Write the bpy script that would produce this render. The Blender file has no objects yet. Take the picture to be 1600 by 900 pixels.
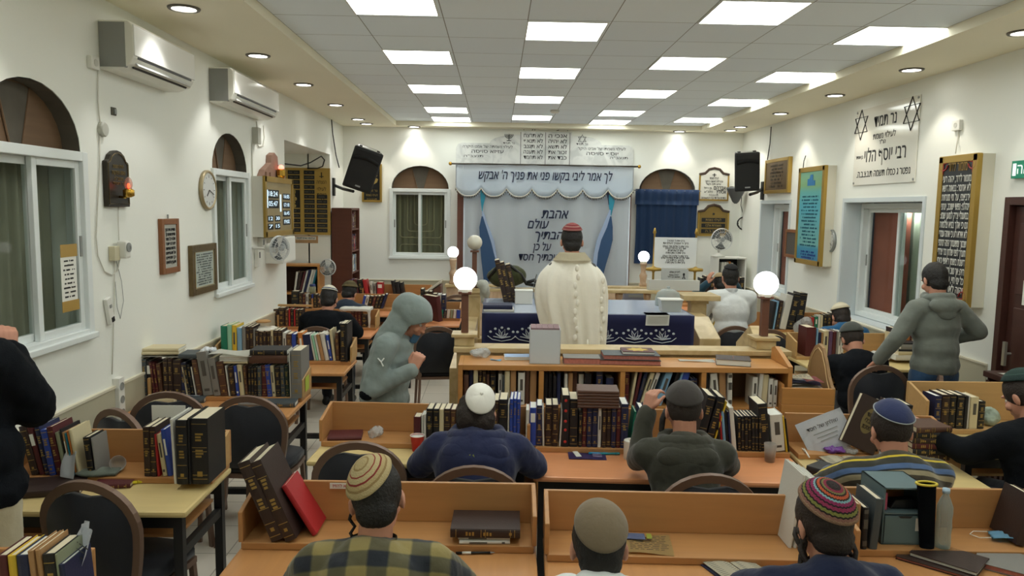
import bpy, bmesh, math, random
from mathutils import Vector, Matrix, Euler, Quaternion
random.seed(7)
C = bpy.context.scene.collection
SC = bpy.context.scene
R = math.radians
# ---------------------------------------------------------------- camera, world, exposure
CAM = Vector((0, 0, 2.1))
FPX = 1180.0
_p, _y, _r = R(6.03), R(1.2), R(.88)
FWD = Vector((math.sin(_y)*math.cos(_p), math.cos(_y)*math.cos(_p), -math.sin(_p)))
_r0 = Vector((math.cos(_y), -math.sin(_y), 0)); _u0 = _r0.cross(FWD)
RGT = math.cos(_r)*_r0 + math.sin(_r)*_u0
UPV = -math.sin(_r)*_r0 + math.cos(_r)*_u0
cd = bpy.data.cameras.new('camera'); cam = bpy.data.objects.new('camera', cd); C.objects.link(cam)
cd.sensor_width = 36; cd.lens = FPX*36/1600; cd.clip_start = .05; cd.clip_end = 100
_m = Matrix((RGT, UPV, -FWD)).transposed().to_4x4(); _m.translation = CAM
cam.matrix_world = _m; SC.camera = cam
wd = bpy.data.worlds.new('world'); SC.world = wd; wd.use_nodes = True
wd.node_tree.nodes['Background'].inputs[0].default_value = (.55, .6, .7, 1)
wd.node_tree.nodes['Background'].inputs[1].default_value = .02
SC.view_settings.view_transform = 'Standard'; SC.view_settings.look = 'None'
SC.view_settings.gamma = 1; SC.view_settings.use_curve_mapping = False
SC.view_settings.exposure = 0.66
SC.cycles.max_bounces = 14; SC.cycles.diffuse_bounces = 10; SC.cycles.transparent_max_bounces = 16
PANEL_E = 4.6       # ceiling panel emission
SPOT_W = 13.0       # downlight beam power
GLOBE_E = 3.5

def ray(x, y): return FWD + (x-800)/FPX*RGT - (y-450)/FPX*UPV
def aX(x, y, X): d = ray(x, y); return CAM + d*(X/d.x)
def aY(x, y, Y): d = ray(x, y); return CAM + d*(Y/d.y)
def aZ(x, y, Z): d = ray(x, y); return CAM + d*((Z-CAM.z)/d.z)

XL, XR, YB, YN, ZS, ZC = -2.42, 3.86, 12.0, -1.6, 3.33, 3.40   # side walls, far wall, near wall, soffit, ceiling

# ---------------------------------------------------------------- materials
def lin(c):
    return tuple(((v/255)/12.92 if v/255 <= .04045 else ((v/255+.055)/1.055)**2.4) for v in c)
MT = {}
def mat(name, rgb, rough=.6, metal=0., spec=.5, bump=0., bscale=80., var=0., vscale=6., trans=0., emit=0., alpha=1., sheen=0.):
    if name in MT: return MT[name]
    m = bpy.data.materials.new(name); m.use_nodes = True; MT[name] = m
    nt = m.node_tree; b = nt.nodes['Principled BSDF']; L = nt.links
    col = lin(rgb) + (1,)
    b.inputs['Base Color'].default_value = col; b.inputs['Roughness'].default_value = rough
    b.inputs['Metallic'].default_value = metal; b.inputs['Specular IOR Level'].default_value = spec
    if trans: b.inputs['Transmission Weight'].default_value = trans
    if alpha < 1: b.inputs['Alpha'].default_value = alpha
    if sheen: b.inputs['Sheen Weight'].default_value = sheen
    if emit: b.inputs['Emission Color'].default_value = col; b.inputs['Emission Strength'].default_value = emit
    if bump or var:
        tc = nt.nodes.new('ShaderNodeTexCoord')
        if var:
            n = nt.nodes.new('ShaderNodeTexNoise'); n.inputs['Scale'].default_value = vscale; n.inputs['Detail'].default_value = 5
            L.new(tc.outputs['Object'], n.inputs['Vector'])
            mx = nt.nodes.new('ShaderNodeMix'); mx.data_type = 'RGBA'
            mx.inputs[6].default_value = tuple(v*(1-var) for v in col[:3])+(1,)
            mx.inputs[7].default_value = tuple(min(1, v*(1+var)) for v in col[:3])+(1,)
            L.new(n.outputs['Fac'], mx.inputs[0]); L.new(mx.outputs[2], b.inputs['Base Color'])
        if bump:
            n2 = nt.nodes.new('ShaderNodeTexNoise'); n2.inputs['Scale'].default_value = bscale; n2.inputs['Detail'].default_value = 4
            L.new(tc.outputs['Object'], n2.inputs['Vector'])
            bp = nt.nodes.new('ShaderNodeBump'); bp.inputs['Strength'].default_value = bump; bp.inputs['Distance'].default_value = .01
            L.new(n2.outputs['Fac'], bp.inputs['Height']); L.new(bp.outputs['Normal'], b.inputs['Normal'])
    return m
def wood(name, rgb, dark=.72, rough=.42, scale=(1.2, 14, 14), spec=.45):
    if name in MT: return MT[name]
    m = mat(name, rgb, rough, spec=spec); nt = m.node_tree; L = nt.links; b = nt.nodes['Principled BSDF']
    tc = nt.nodes.new('ShaderNodeTexCoord'); mp = nt.nodes.new('ShaderNodeMapping'); mp.inputs['Scale'].default_value = scale
    n = nt.nodes.new('ShaderNodeTexNoise'); n.inputs['Scale'].default_value = 2.2; n.inputs['Detail'].default_value = 8; n.inputs['Distortion'].default_value = .6
    L.new(tc.outputs['Object'], mp.inputs[0]); L.new(mp.outputs[0], n.inputs['Vector'])
    mx = nt.nodes.new('ShaderNodeMix'); mx.data_type = 'RGBA'; c = lin(rgb)
    mx.inputs[6].default_value = tuple(v*dark for v in c)+(1,); mx.inputs[7].default_value = tuple(min(1, v*1.12) for v in c)+(1,)
    L.new(n.outputs['Fac'], mx.inputs[0]); L.new(mx.outputs[2], b.inputs['Base Color'])
    return m
def marble(name, rgb, vein, scale=3.):
    if name in MT: return MT[name]
    m = mat(name, rgb, .3); nt = m.node_tree; L = nt.links; b = nt.nodes['Principled BSDF']
    tc = nt.nodes.new('ShaderNodeTexCoord'); n = nt.nodes.new('ShaderNodeTexNoise'); n.inputs['Scale'].default_value = scale
    n.inputs['Detail'].default_value = 9; n.inputs['Distortion'].default_value = 1.4
    cr = nt.nodes.new('ShaderNodeValToRGB'); e = cr.color_ramp.elements
    e[0].position = .42; e[0].color = lin(vein)+(1,); e[1].position = .56; e[1].color = lin(rgb)+(1,)
    L.new(tc.outputs['Object'], n.inputs['Vector']); L.new(n.outputs['Fac'], cr.inputs[0]); L.new(cr.outputs[0], b.inputs['Base Color'])
    return m
def ramp_mat(name, attr, stops, rough=.8, zig=0., zfreq=24, bump=.0):
    """concentric bands read from a mesh attribute (0 centre .. 1 rim)"""
    if name in MT: return MT[name]
    m = mat(name, stops[0][1], rough, spec=.2); nt = m.node_tree; L = nt.links; b = nt.nodes['Principled BSDF']
    at = nt.nodes.new('ShaderNodeAttribute'); at.attribute_name = attr
    src = at.outputs['Fac']
    if zig:
        a2 = nt.nodes.new('ShaderNodeAttribute'); a2.attribute_name = 'ang'
        w = nt.nodes.new('ShaderNodeMath'); w.operation = 'PINGPONG'; w.inputs[1].default_value = 1.0
        ml = nt.nodes.new('ShaderNodeMath'); ml.operation = 'MULTIPLY'; ml.inputs[1].default_value = zfreq
        L.new(a2.outputs['Fac'], ml.inputs[0]); L.new(ml.outputs[0], w.inputs[0])
        ma = nt.nodes.new('ShaderNodeMath'); ma.operation = 'MULTIPLY_ADD'; ma.inputs[1].default_value = zig
        L.new(w.outputs[0], ma.inputs[0]); L.new(src, ma.inputs[2]); src = ma.outputs[0]
    cr = nt.nodes.new('ShaderNodeValToRGB'); cr.color_ramp.interpolation = 'CONSTANT'; el = cr.color_ramp.elements
    el[0].position = 0; el[0].color = lin(stops[0][1])+(1,); el[1].position = stops[1][0]; el[1].color = lin(stops[1][1])+(1,)
    for p, c in stops[2:]:
        k = el.new(p); k.color = lin(c)+(1,)
    L.new(src, cr.inputs[0]); L.new(cr.outputs[0], b.inputs['Base Color'])
    if bump:
        tc = nt.nodes.new('ShaderNodeTexCoord'); n2 = nt.nodes.new('ShaderNodeTexNoise'); n2.inputs['Scale'].default_value = 220
        L.new(tc.outputs['Object'], n2.inputs['Vector']); bp = nt.nodes.new('ShaderNodeBump'); bp.inputs['Strength'].default_value = bump
        bp.inputs['Distance'].default_value = .01
        L.new(n2.outputs['Fac'], bp.inputs['Height']); L.new(bp.outputs['Normal'], b.inputs['Normal'])
    return m
def glassy(name, tint=(255, 255, 255), t=.8, rough=.03, body=None):
    """thin clear sheet: mostly see-through with a gloss coat"""
    if name in MT: return MT[name]
    m = bpy.data.materials.new(name); m.use_nodes = True; MT[name] = m; nt = m.node_tree; nt.nodes.clear()
    o = nt.nodes.new('ShaderNodeOutputMaterial'); mx = nt.nodes.new('ShaderNodeMixShader'); tr = nt.nodes.new('ShaderNodeBsdfTransparent')
    gl = nt.nodes.new('ShaderNodeBsdfPrincipled'); gl.inputs['Base Color'].default_value = lin(body or tint)+(1,); gl.inputs['Roughness'].default_value = rough
    fr = nt.nodes.new('ShaderNodeFresnel'); fr.inputs[0].default_value = 1.5
    ad = nt.nodes.new('ShaderNodeMath'); ad.operation = 'ADD'; ad.inputs[1].default_value = 1-t; ad.use_clamp = True
    tr.inputs[0].default_value = lin(tint)+(1,)
    ge = nt.nodes.new('ShaderNodeNewGeometry'); iv = nt.nodes.new('ShaderNodeMath'); iv.operation = 'SUBTRACT'; iv.inputs[0].default_value = 1; nt.links.new(ge.outputs['Backfacing'], iv.inputs[1])
    mu = nt.nodes.new('ShaderNodeMath'); mu.operation = 'MULTIPLY'; nt.links.new(fr.outputs[0], mu.inputs[0]); nt.links.new(iv.outputs[0], mu.inputs[1]); nt.links.new(mu.outputs[0], ad.inputs[0]); nt.links.new(ad.outputs[0], mx.inputs[0])
    nt.links.new(tr.outputs[0], mx.inputs[1]); nt.links.new(gl.outputs[0], mx.inputs[2]); nt.links.new(mx.outputs[0], o.inputs[0])
    return m

# ---------------------------------------------------------------- mesh helpers
def xf(loc=(0, 0, 0), rot=(0, 0, 0)):
    m = Euler(rot).to_matrix().to_4x4(); m.translation = Vector(loc); return m
def ball(b, m, nu, nv):
    """unit sphere moved by m"""
    new = b.verts.new; rows = []
    for i in range(nv+1):
        t = math.pi*i/nv; st, ct = math.sin(t), math.cos(t)
        rows.append([new(m @ Vector((st*math.cos(2*math.pi*k/nu), st*math.sin(2*math.pi*k/nu), ct))) for k in range(nu)] if 0 < i < nv else [new(m @ Vector((0, 0, ct)))])
    fn = b.faces.new
    for A, B in zip(rows, rows[1:]):
        for k in range(nu):
            j = (k+1) % nu
            if len(A) == 1: fn((A[0], B[k], B[j]))
            elif len(B) == 1: fn((A[k], B[0], A[j]))
            else: fn((A[k], B[k], B[j], A[j]))
class MB:
    def __init__(s): s.b = bmesh.new()
    def box(s, c, size, rot=(0, 0, 0), bev=0):
        m = xf(c, rot) @ Matrix.Diagonal((size[0], size[1], size[2], 1))
        g = bmesh.ops.create_cube(s.b, size=1, matrix=m)
        if bev:
            es = list({e for v in g['verts'] for e in v.link_edges})
            bmesh.ops.bevel(s.b, geom=es, offset=bev, segments=2, affect='EDGES', profile=.6)
        return s
    def bb(s, x0, x1, y0, y1, z0, z1, bev=0):
        return s.box(((x0+x1)/2, (y0+y1)/2, (z0+z1)/2), (abs(x1-x0), abs(y1-y0), abs(z1-z0)), bev=bev)
    def cyl(s, p0, p1, r0, r1=None, n=16, cap=True):
        r1 = r0 if r1 is None else r1
        p0, p1 = Vector(p0), Vector(p1); d = p1-p0
        q = d.to_track_quat('Z', 'Y').to_matrix().to_4x4(); q.translation = (p0+p1)/2
        bmesh.ops.create_cone(s.b, cap_ends=cap, segments=n, radius1=r0, radius2=r1, depth=d.length, matrix=q)
        return s
    def sph(s, c, r, n=16, rot=(0, 0, 0)):
        r = (r, r, r) if not hasattr(r, '__len__') else r
        ball(s.b, xf(c, rot) @ Matrix.Diagonal((r[0], r[1], r[2], 1)), n, max(6, n//2))
        return s
    def tube(s, pts, r, n=8, closed=False, sq=None):
        """swept tube; r float or list; sq=(a,b) -> rectangular section a (normal) x b (binormal)"""
        pts = [Vector(p) for p in pts]; N = len(pts); rs = r if isinstance(r, (list, tuple)) else [r]*N
        rings = []; ref = None
        for i, p in enumerate(pts):
            a = pts[(i-1) % N] if (closed or i > 0) else p; b = pts[(i+1) % N] if (closed or i < N-1) else p
            t = (b-a).normalized() if (b-a).length > 1e-9 else Vector((0, 0, 1))
            if ref is None:
                ref = Vector((0, 0, 1)) if abs(t.z) < .9 else Vector((1, 0, 0))
            u = ref - t*ref.dot(t)
            if u.length < 1e-6: u = t.orthogonal()
            u.normalize(); v = t.cross(u); ref = u
            if sq:
                offs = [(-sq[0], -sq[1]), (sq[0], -sq[1]), (sq[0], sq[1]), (-sq[0], sq[1])]
                rings.append([s.b.verts.new(p+u*o[0]*rs[i]+v*o[1]*rs[i]) for o in offs])
            else:
                rings.append([s.b.verts.new(p+(u*math.cos(2*math.pi*k/n)+v*math.sin(2*math.pi*k/n))*rs[i]) for k in range(n)])
        m = len(rings[0])
        for i in range(N if closed else N-1):
            A, B = rings[i], rings[(i+1) % N]
            for k in range(m):
                try: s.b.faces.new((A[k], A[(k+1) % m], B[(k+1) % m], B[k]))
                except ValueError: pass
        if not closed:
            s.b.faces.new(rings[0][::-1]); s.b.faces.new(rings[-1])
        return s
    def lathe(s, prof, n=20, c=(0, 0, 0)):
        c = Vector(c); rings = []
        for r, z in prof:
            rings.append([s.b.verts.new(c+Vector((r*math.cos(2*math.pi*k/n), r*math.sin(2*math.pi*k/n), z))) for k in range(n)] if r > 1e-6 else [s.b.verts.new(c+Vector((0, 0, z)))])
        for A, B in zip(rings, rings[1:]):
            for k in range(n):
                f = [A[k % len(A)], A[(k+1) % len(A)], B[(k+1) % len(B)], B[k % len(B)]]
                u = []
                for v in f:
                    if v not in u: u.append(v)
                if len(u) > 2:
                    try: s.b.faces.new(u)
                    except ValueError: pass
        if len(rings[0]) > 1: s.b.faces.new(rings[0][::-1])
        if len(rings[-1]) > 1: s.b.faces.new(rings[-1])
        return s
    def prism(s, poly, y0, y1, plane='xz'):
        """extrude polygon; plane 'xz' extrudes along y, 'yz' along x, 'xy' along z"""
        def P(a, b, t): return {'xz': (a, t, b), 'yz': (t, a, b), 'xy': (a, b, t)}[plane]
        A = [s.b.verts.new(P(a, b, y0)) for a, b in poly]; B = [s.b.verts.new(P(a, b, y1)) for a, b in poly]
        n = len(poly)
        s.b.faces.new(A); s.b.faces.new(B[::-1])
        for k in range(n): s.b.faces.new((A[k], B[k], B[(k+1) % n], A[(k+1) % n]))
        return s
    def grid(s, fn, nu, nv, thick=0):
        """surface fn(u,v)->xyz"""
        V = [[s.b.verts.new(fn(i/nu, j/nv)) for j in range(nv+1)] for i in range(nu+1)]
        for i in range(nu):
            for j in range(nv): s.b.faces.new((V[i][j], V[i+1][j], V[i+1][j+1], V[i][j+1]))
        if thick:
            bmesh.ops.solidify(s.b, geom=list(s.b.faces), thickness=thick)
        return s
    def mesh(s, name='m', smooth=False):
        bmesh.ops.recalc_face_normals(s.b, faces=list(s.b.faces))
        me = bpy.data.meshes.new(name); s.b.to_mesh(me); s.b.free()
        if smooth:
            for p in me.polygons: p.use_smooth = True
        return me
    def out(s, name, m, parent=None, smooth=False, loc=None, rot=None, bevel=0):
        return link(name, s.mesh(name, smooth), m, parent, loc, rot, bevel, smooth)
def link(name, me, m, parent=None, loc=None, rot=None, bevel=0, smooth=False):
    o = bpy.data.objects.new(name, me); C.objects.link(o)
    if m is not None and not me.materials: me.materials.append(m)
    if parent is not None: o.parent = parent
    if loc is not None: o.location = loc
    if rot is not None: o.rotation_euler = rot
    if bevel:
        b = o.modifiers.new('bevel', 'BEVEL'); b.width = bevel; b.segments = 2; b.limit_method = 'ANGLE'
    if smooth == 2:
        e = o.modifiers.new('split', 'EDGE_SPLIT'); e.split_angle = R(38)
    return o
LABELS = set()
def tag(o, label=None, cat=None, group=None, kind=None):
    if label:
        o['label'] = label
    if cat: o['category'] = cat
    if group: o['group'] = group
    if kind: o['kind'] = kind
    return o
def thing(name, label, cat, loc=(0, 0, 0), rz=0, group=None, rot=None):
    o = bpy.data.objects.new(name, None); C.objects.link(o); o.empty_display_size = .05
    o.location = loc; o.rotation_euler = rot if rot is not None else (0, 0, rz)
    return tag(o, label, cat, group)
def struct(o): o['kind'] = 'structure'; return o
def copytree(o, parent=None):
    c = o.copy(); C.objects.link(c)
    if parent is not None: c.parent = parent
    for ch in list(o.children): copytree(ch, c)
    return c
BAKE = bpy.data.scenes.new('workbench')
def baked(o, name):
    """evaluated copy of o's mesh; o is removed"""
    C.objects.unlink(o); BAKE.collection.objects.link(o)
    for md in o.modifiers:
        if md.type == 'BOOLEAN': BAKE.collection.objects.link(md.object)
    vl = BAKE.view_layers[0]; vl.update(); dg = vl.depsgraph
    me = bpy.data.meshes.new_from_object(o.evaluated_get(dg)); me.name = name
    d = o.data; bpy.data.objects.remove(o); 
    return me
def is_heb(s): return any('\u0590' <= ch <= '\u05ff' for ch in s)
def vis(s):
    """visual order of a right-to-left line (digit runs keep their order)"""
    if not is_heb(s): return s
    return s[::-1]
TXT = {}
def text_mesh(s, size, bold=0., shear=0., sx=1., ext=.0012, spacing=1.):
    key = (s, size, bold, shear, sx, ext, spacing)
    if key in TXT: return TXT[key]
    cu = bpy.data.curves.new('text', 'FONT'); cu.body = '\n'.join(vis(l) for l in s.split('\n')); cu.size = size; cu.align_x = 'CENTER'; cu.align_y = 'CENTER'
    cu.offset = 0; cu.shear = shear; cu.extrude = ext/2; cu.resolution_u = 3; cu.space_character = spacing; cu.space_line = 1.
    o = bpy.data.objects.new('text', cu); C.objects.link(o)
    me = baked(o, 'lettering'); bpy.data.curves.remove(cu)
    if sx != 1: me.transform(Matrix.Diagonal((sx, 1, 1, 1)))
    me.transform(Matrix.Rotation(math.pi/2, 4, 'X'))      # stands in xz, faces -y
    TXT[key] = me
    return me
def text(name, s, size, m, parent, loc=(0, 0, 0), rot=(0, 0, 0), fit=None, **k):
    me = text_mesh(s, size, **k).copy()
    if fit and len(me.vertices):
        xs = [v.co.x for v in me.vertices]; w = max(xs)-min(xs)
        if w > 1e-6:
            cx = (max(xs)+min(xs))/2
            me.transform(Matrix.Diagonal((fit/w, 1, 1, 1)) @ Matrix.Translation((-cx, 0, 0)))
    me.materials.clear(); me.materials.append(m)
    return link(name, me, m, parent, loc, rot)
def merge_text(name, lines, m, parent):
    """lines: (string, size, x, z, fitwidth or None, bold) on plane y=0 -> ONE mesh"""
    b = bmesh.new()
    for ln in lines:
        s, size, x, z, fit = ln[:5]; bold = ln[5] if len(ln) > 5 else .012; y = ln[6] if len(ln) > 6 else 0
        sh = ln[7] if len(ln) > 7 else 0
        me = text_mesh(s, size, bold=0, shear=sh).copy()
        if not len(me.vertices): continue
        if bold > .009:      # heavier strokes: the same letters laid again a hair to each side
            q = bmesh.new(); e_ = (bold-.004)*size*.8
            for k_, (dx, dy) in enumerate(((-e_, 0), (e_, 0), (0, e_), (0, -e_))):
                c_ = me.copy(); c_.transform(Matrix.Translation((dx, -.0004*k_, dy))); q.from_mesh(c_); bpy.data.meshes.remove(c_)
            q.to_mesh(me); q.free()
        xs = [v.co.x for v in me.vertices]; w = max(xs)-min(xs); cx = (max(xs)+min(xs))/2
        k = (fit/w) if (fit and w > 1e-6) else 1
        me.transform(Matrix.Translation((x, y, z)) @ Matrix.Diagonal((k, 1, 1, 1)) @ Matrix.Translation((-cx, 0, 0)))
        b.from_mesh(me); bpy.data.meshes.remove(me)
    me = bpy.data.meshes.new(name); b.to_mesh(me); b.free()
    return link(name, me, m, parent)
def glyph_line(mb, x0, x1, z, h, y=-.0015, rnd=random):
    """a line of writing too small to read: letter-sized bars"""
    x = x0
    while x < x1:
        w = h*rnd.uniform(.5, .9)
        if rnd.random() < .82: mb.bb(x, min(x1, x+w*.75), y-.0006, y+.0006, z-h*.42, z+h*.42*rnd.uniform(.5, 1))
        x += w*1.05
SIDE = {'L': R(90), 'R': R(-90), 'B': 0}
def wp(side, x, y):
    return aX(x, y, XL) if side == 'L' else aX(x, y, XR) if side == 'R' else aY(x, y, YB)
def wrect(side, tl, br):
    """centre, width, height of a wall rectangle from its top-left and bottom-right pixel"""
    a, b = wp(side, *tl), wp(side, *br)
    w = abs(a.x-b.x) if side == 'B' else abs(a.y-b.y)
    return (a+b)/2, w, abs(a.z-b.z)
# ================================================================ THE ROOM
PAINT = mat('wall_paint', (233, 235, 229), .85, spec=.2, bump=.06, bscale=60, var=.02, vscale=1.3)
SOFP = mat('soffit_bounce_paint', (238, 233, 212), .85, spec=.2, var=.03, vscale=1.5)  # wall paint again; yellower tone imitates the olive look of bounce light
DADO = mat('dado_tile', (182, 177, 154), .5, var=.05, vscale=2)
DADO_LIT = mat('dado_lit_edge', (214, 208, 188), .5)  # lighter tone stands in for the lit top edge of the dado
WHITE_AL = mat('white_aluminium', (222, 228, 228), .35)
REVEAL = mat('reveal_paint', (205, 214, 218), .6)
DARKREV = mat('dark_reveal', (84, 78, 68), .8, var=.2, vscale=12)
PLY = wood('brown_board', (112, 86, 62), .75, .7)
GLASS = glassy('window_glass', (244, 248, 246), .985, .02, (10, 12, 12))
BLACK = mat('black_plastic', (18, 19, 21), .45)
GOLD = mat('gold_frame', (178, 146, 72), .35, metal=.6)
BRASS = mat('brass', (196, 156, 70), .25, metal=1)
WHITEP = mat('white_plastic', (224, 224, 218), .4)
GREYP = mat('grey_plastic', (140, 142, 140), .5)
PAPER = mat('paper', (224, 224, 216), .8)
INK = mat('ink', (30, 30, 32), .7)
NIGHT = mat('night_curtain', (160, 156, 140), .9, var=.25, vscale=3)

def arch_poly(w, z0, z1, za, n=14):
    """rectangle z0..z1 with a segmental arch on top up to za (local x centred)"""
    pts = [(-w/2, z0), (w/2, z0), (w/2, z1)]
    if za > z1:
        for i in range(1, n): t = math.pi*i/n; pts.append((w/2*math.cos(t), z1+(za-z1)*math.sin(t)))
    pts.append((-w/2, z1)); return pts
def cut(ob_mesh, cutters, m, name):
    o = link('w_tmp', ob_mesh, m)
    cs = []
    for me in cutters:
        c = link('c_tmp', me, None); cs.append(c)
        b = o.modifiers.new('b', 'BOOLEAN'); b.operation = 'DIFFERENCE'; b.object = c; b.solver = 'EXACT'
    me = baked(o, name)
    for c in cs: bpy.data.objects.remove(c)
    return struct(link(name, me, m if not me.materials else None))
TH = .32
# openings (centre along wall, width, z0, z1, arch top)
W1 = (4.04, .95, 1.30, 2.385, 2.73); W2 = (6.96, .95, 1.30, 2.40, 2.73)
cW = []
for yc, w, z0, z1, za in (W1, W2):
    me = MB().prism([(yc+a, b) for a, b in arch_poly(w-.06, z0, z1, za)], XL-TH-.1, XL+.1, 'yz').mesh(); cW.append(me)
cW.append(MB().bb(XL-TH-.1, XL+.1, 8.72, 11.05, -.1, 2.83).mesh())
cut(MB().bb(XL-TH, XL, YN, YB+TH, 0, ZC).mesh(), cW, PAINT, 'wall_left')
WINB = wrect('B', (609, 293), (703, 405)); WINB2 = (aY(1041, 340, YB), .86)
xw3, xw4 = WINB[0].x, WINB2[0].x
cB = [MB().prism([(xw3+a, b) for a, b in arch_poly(.90, 1.30, 2.385, 2.74)], YB-.1, YB+TH+.1).mesh(),
      MB().prism([(xw4+a, b) for a, b in arch_poly(.90, 1.25, 2.40, 2.76)], YB-.1, YB+TH+.1).mesh()]
cut(MB().bb(XL, XR, YB, YB+TH, 0, ZC).mesh(), cB, PAINT, 'wall_far')
pR4 = (aX(1190, 330, XR).y, aX(1234, 330, XR).y); pR5 = (aX(1321, 318, XR).y, aX(1443, 318, XR).y)
cR = [MB().bb(XR-.1, XR+TH+.1, pR4[1], pR4[0], .96, 2.22).mesh(), MB().bb(XR-.1, XR+TH+.1, pR5[1], pR5[0], .96, 2.22).mesh(),
      MB().bb(XR-.1, XR+TH+.1, 4.60, 5.62, -.1, 2.2).mesh()]
cut(MB().bb(XR, XR+TH, YN, YB+TH, 0, ZC).mesh(), cR, PAINT, 'wall_right')
struct(MB().bb(XL, XR, YN-TH, YN, 0, ZC).out('wall_near', PAINT))
# alcove behind the left wall
struct(MB().bb(-3.9, XL-TH+.02, 11.05, 11.3, 0, 2.9).out('wall_alcove_far', PAINT))
struct(MB().bb(-3.9, XL-TH+.02, 8.5, 8.72, 0, 2.9).out('wall_alcove_near', PAINT))
struct(MB().bb(-4.1, -3.9, 8.5, 11.3, 0, 2.9).out('wall_alcove_side', PAINT))
struct(MB().bb(-3.9, XL-TH+.02, 8.5, 11.3, 2.83, 2.95).out('ceiling_alcove', PAINT))
# floor of square beige tiles
FLOOR = mat('floor_tile', (186, 176, 158), .35)
def tilify(m, c1, c2, grout, sx, sy, gw, off=(0, 0)):
    nt = m.node_tree; L = nt.links; b = nt.nodes['Principled BSDF']
    tc = nt.nodes.new('ShaderNodeTexCoord'); mp = nt.nodes.new('ShaderNodeMapping'); mp.inputs['Location'].default_value = (off[0], off[1], 0)
    br = nt.nodes.new('ShaderNodeTexBrick'); br.offset = 0; br.inputs['Scale'].default_value = 1
    br.inputs['Brick Width'].default_value = sx; br.inputs['Row Height'].default_value = sy; br.inputs['Mortar Size'].default_value = gw
    br.inputs['Mortar Smooth'].default_value = .1
    br.inputs['Color1'].default_value = lin(c1)+(1,); br.inputs['Color2'].default_value = lin(c2)+(1,); br.inputs['Mortar'].default_value = lin(grout)+(1,)
    L.new(tc.outputs['Object'], mp.inputs[0]); L.new(mp.outputs[0], br.inputs['Vector']); L.new(br.outputs['Color'], b.inputs['Base Color'])
tilify(FLOOR, (226, 220, 208), (218, 212, 200), (166, 160, 148), .40, .40, .004)
struct(MB().bb(-3.9, XR+TH, YN-TH, YB+TH, -.1, 0).out('floor', FLOOR))
# ceiling: plastered border, small step, tiles of .59 m
CTILE = mat('ceiling_tile', (196, 196, 192), .8, spec=.2)
tilify(CTILE, (238, 247, 255), (233, 242, 252), (146, 149, 150), .585, .5885, .0035, (1.56, -.095))
CX0, CX1, CY0, CY1 = -1.56, 3.12, -.6, 11.74
struct(MB().bb(CX0, CX1, CY0, CY1, ZC, ZC+.06).out('ceiling', CTILE))
m = MB()
m.bb(XL, CX0, YN, YB, ZS, ZC+.05); m.bb(CX1, XR, YN, YB, ZS, ZC+.05); m.bb(CX0, CX1, CY1, YB, ZS, ZC+.05); m.bb(CX0, CX1, YN, CY0, ZS, ZC+.05)
struct(m.out('ceiling_border', SOFP))
struct(MB().bb(XL-TH, XR+TH, YN-TH, YB+TH, ZC+.06, ZC+.2).out('ceiling_slab', PAINT))
# dado
def dado(n, x0, x1, y0, y1, capax):
    m = MB().bb(x0, x1, y0, y1, 0, .93).out('trim_%d' % n, DADO); struct(m)
    e = .008
    MB().bb(x0-(e if capax == 'x-' else 0), x1+(e if capax == 'x+' else 0), y0-(e if capax == 'y-' else 0), y1, .93, .945).out('cap', DADO_LIT, m)
dado(1, XL, XL+.015, YN, 8.72, 'x+'); dado(2, XL, XL+.015, 11.05, YB, 'x+'); dado(3, XL+.015, XR-.015, YB-.015, YB, 'y-')
dado(4, XR-.015, XR, 5.75, YB, 'x-'); dado(5, XR-.015, XR, YN, 4.5, 'x-')

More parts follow.
